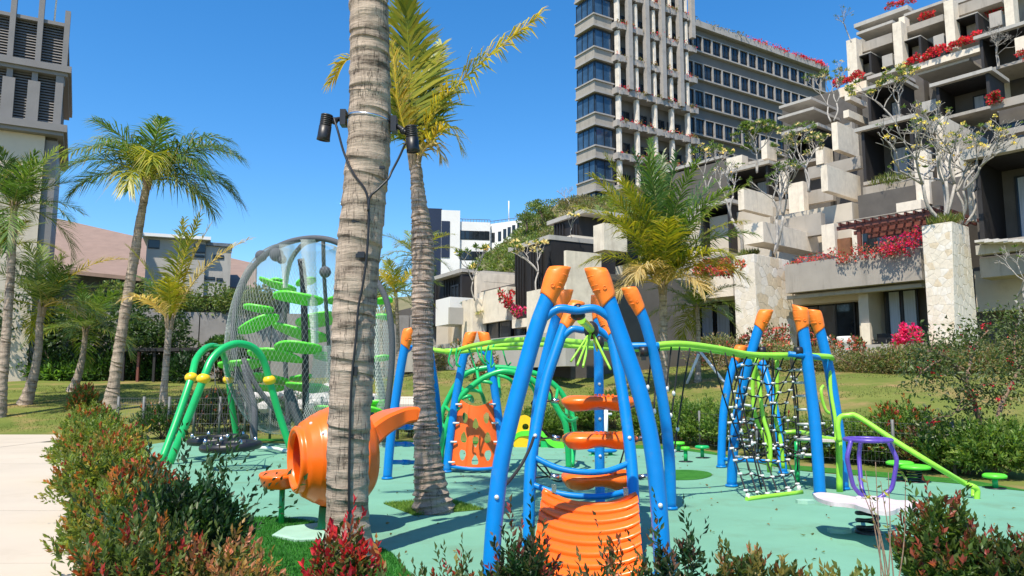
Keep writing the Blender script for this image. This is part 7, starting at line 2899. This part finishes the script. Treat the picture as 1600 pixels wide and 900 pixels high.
# ------------------------------------------------- frangipani and bare trees
fz = lambda x, y, d: P(x, y, d)
frangipani('bare grey frangipani on the stone block with the planted top', fz(1160, 402, 55), 8.6, 5, .42, .12, nfl=.05, seed=81, trunks=1)
frangipani('leafy frangipani standing in the slate planter', fz(1212, 395, 50), 7.2, 4, .5, .75, nfl=.05, seed=82, trunks=2)
frangipani('yellow flowering frangipani rising from the great stone pier', fz(1478, 350, 38.6), 6.6, 5, .5, .14, (.80, .72, .16), .16, seed=83, trunks=4, leafsize=.2)
frangipani('bare branched tree beside the great stone pier top', fz(1500, 352, 39), 5.2, 5, .45, .15, (.8, .72, .16), .12, seed=84, trunks=3, leafsize=.2)
frangipani('pale flowering frangipani in front of the dark slatted villa room', fz(838, 460, 36.6), 3.4, 4, .5, .35, (.75, .68, .28), .4, seed=85, trunks=1, leafsize=.3)
frangipani('small bare frangipani in the cream planter cube', fz(893, 372, 38.4), 1.5, 4, .5, .1, nfl=.1, seed=86)
frangipani('leafy frangipani between the palm and the tower wing', fz(1180, 270, 62), 4.6, 5, .5, .8, (.7, .65, .3), .1, seed=87, trunks=2, leafsize=.36)
frangipani('frangipani with scattered leaves above the flank walls', fz(1262, 300, 54), 5.2, 5, .5, .35, (.7, .65, .3), .15, seed=88, trunks=2, leafsize=.3)
frangipani('bare bushy tree before the upper dark rooms', fz(1298, 190, 62), 5.0, 5, .5, .3, (.7, .65, .3), .1, seed=89, trunks=2, leafsize=.3)
frangipani('dense bare tree on the upper right terrace', fz(1560, 105, 60), 3.4, 6, .6, 0, nfl=0, seed=90, trunks=2)
frangipani('leafy creeper tree on the third terrace left of the dark box', fz(1400, 195, 56), 4.8, 5, .55, .5, (.75, .7, .2), .25, seed=91, trunks=2, leafsize=.3)
frangipani('small bare tree on the top left corner post', fz(1330, 66, 76), 4.2, 4, .6, .1, nfl=0, seed=92)
frangipani('bare tree half hidden by the big palm crown', fz(1105, 305, 62), 4.6, 5, .55, .3, nfl=.1, seed=93, trunks=2, leafsize=.3)
frangipani('slim pale trunked tree left of the villa stone pier', fz(742, 470, 43), 3.2, 4, .4, .3, nfl=.1, seed=94, leafsize=.3)
frangipani('twiggy bare tree before the right dark room', fz(1588, 520, 33), 4.2, 5, .6, .15, nfl=0, seed=95, trunks=2, leafsize=.2)
# sparse flowering tree on the right lawn
b = GR(1552, 690)
b = Vector((P(1556, 700, 15.5).x, 15.5, 0))
b.z = ground_z(b.x, b.y)
rnd.seed(30)
t = thing('flowering_tree', 'leaning thin crowned tree with red blossoms on the right lawn', 'tree', b)
mb = MB()
limbs = [([(1556, 715, 15.5), (1540, 680, 15.4), (1525, 640, 15.3), (1505, 590, 15.2), (1480, 560, 15.0), (1450, 548, 14.8)], .075), ([(1556, 700, 15.5), (1560, 650, 15.6), (1575, 610, 15.8), (1592, 580, 16), (1612, 555, 16.2)], .06), ([(1510, 605, 15.2), (1515, 570, 15.6), (1525, 540, 15.9), (1545, 515, 16)], .04), ([(1480, 560, 15.0), (1455, 570, 14.7), (1432, 590, 14.5)], .025),
         ([(1592, 580, 16), (1585, 545, 16.2), (1590, 505, 16.3)], .03), ([(1525, 640, 15.3), (1500, 640, 15.0), (1485, 650, 14.9)], .02)]
tips = []
for pts, r_ in limbs:
    c_ = curve(PL(pts), 6)
    mb.tube(c_, interp([r_, r_ * .35], len(c_)), 8)
    for q in range(3 if len(pts) < 5 else 6):
        s_ = c_[rnd.randint(len(c_) // 3, len(c_) - 1)]
        e = s_ + Vector((rnd.uniform(-.6, .6), rnd.uniform(-.5, .5), rnd.uniform(-.2, .45)))
        mb.tube(curve([s_, s_.lerp(e, .5) + Vector((0, 0, .06)), e], 3), [.014, .013, .012, .010, .008, .006, .005], 5)
        tips += [e, s_.lerp(e, .6)]
    tips.append(c_[-1])
mb.build('trunk', M['brownbark'], t)
lst, fl_l = [], []
for e in tips:
    if rnd.random() < .97:
        m = 75
        lst.append(leaves(np.array(e) + nr.normal(0, .20, (m, 3)), unit(m) + [0, 0, -.1], .10, .045, pick([(.10, .14, .04), (.07, .10, .03), (.16, .18, .08), (.045, .06, .02)], m)))
    if rnd.random() < .30:
        m = 12
        fl_l.append(leaves(np.array(e) + nr.normal(0, .05, (m, 3)), unit(m), .07, .05, pick(RED, m)))
v, f, c = cat_leaves(lst)
raw('leaves', v, f, c, M['leaf'], t, kind='stuff')
v, f, c = cat_leaves(fl_l)
raw('flowers', v, f, c, M['flower'], t, kind='stuff')
# grasses on ledges
for x, y, d, w, lab in ((1390, 284, 52.6, 1.6, 'grassy plants on the ledge under the blue window'), (1170, 400, 54, .9, 'grass tuft at the foot of the bare frangipani on the block'), (1478, 350, 38.4, 1.0, 'grass and weeds topping the great stone pier')):
    c0 = P(x, y, d)
    m = 260
    pts = np.array(c0) + np.stack([nr.uniform(-w, w, m) * .64, nr.uniform(-w, w, m) * -.77 * 1, nr.uniform(-.05, .05, m)], 1)
    v, f, c = leaves(pts, unit(m, 0) * .6 + [0, 0, .8], .5, .05, pick([(.16, .20, .04), (.22, .22, .06), (.10, .15, .03)], m))
    tag(raw('ledge_grass', v, f, c, M['leaf'], kind='stuff'), lab, 'grass')

# fallen leaves blown over the rubber and the path edge
m = 420
fx, fy = nr.uniform(-6, 9, m), nr.uniform(6.5, 20, m)
keep = in_poly(fx, fy, tp)
fx, fy = fx[keep], fy[keep]
cc_ = np.stack([fx, fy, np.full(len(fx), .022)], 1)
dd_ = np.stack([nr.normal(0, 1, len(fx)), nr.normal(0, 1, len(fx)), nr.uniform(-.05, .15, len(fx))], 1)
v, f, c = leaves(cc_, dd_, .06, .028, pick([(.22, .13, .05), (.30, .20, .07), (.16, .12, .05), (.12, .14, .04)], len(fx)))
tag(raw('fallen_leaves', v, f, c, M['leaf'], kind='stuff', loc=(0, 0, 0)), 'dry fallen leaves scattered over the teal rubber floor', 'leaves')
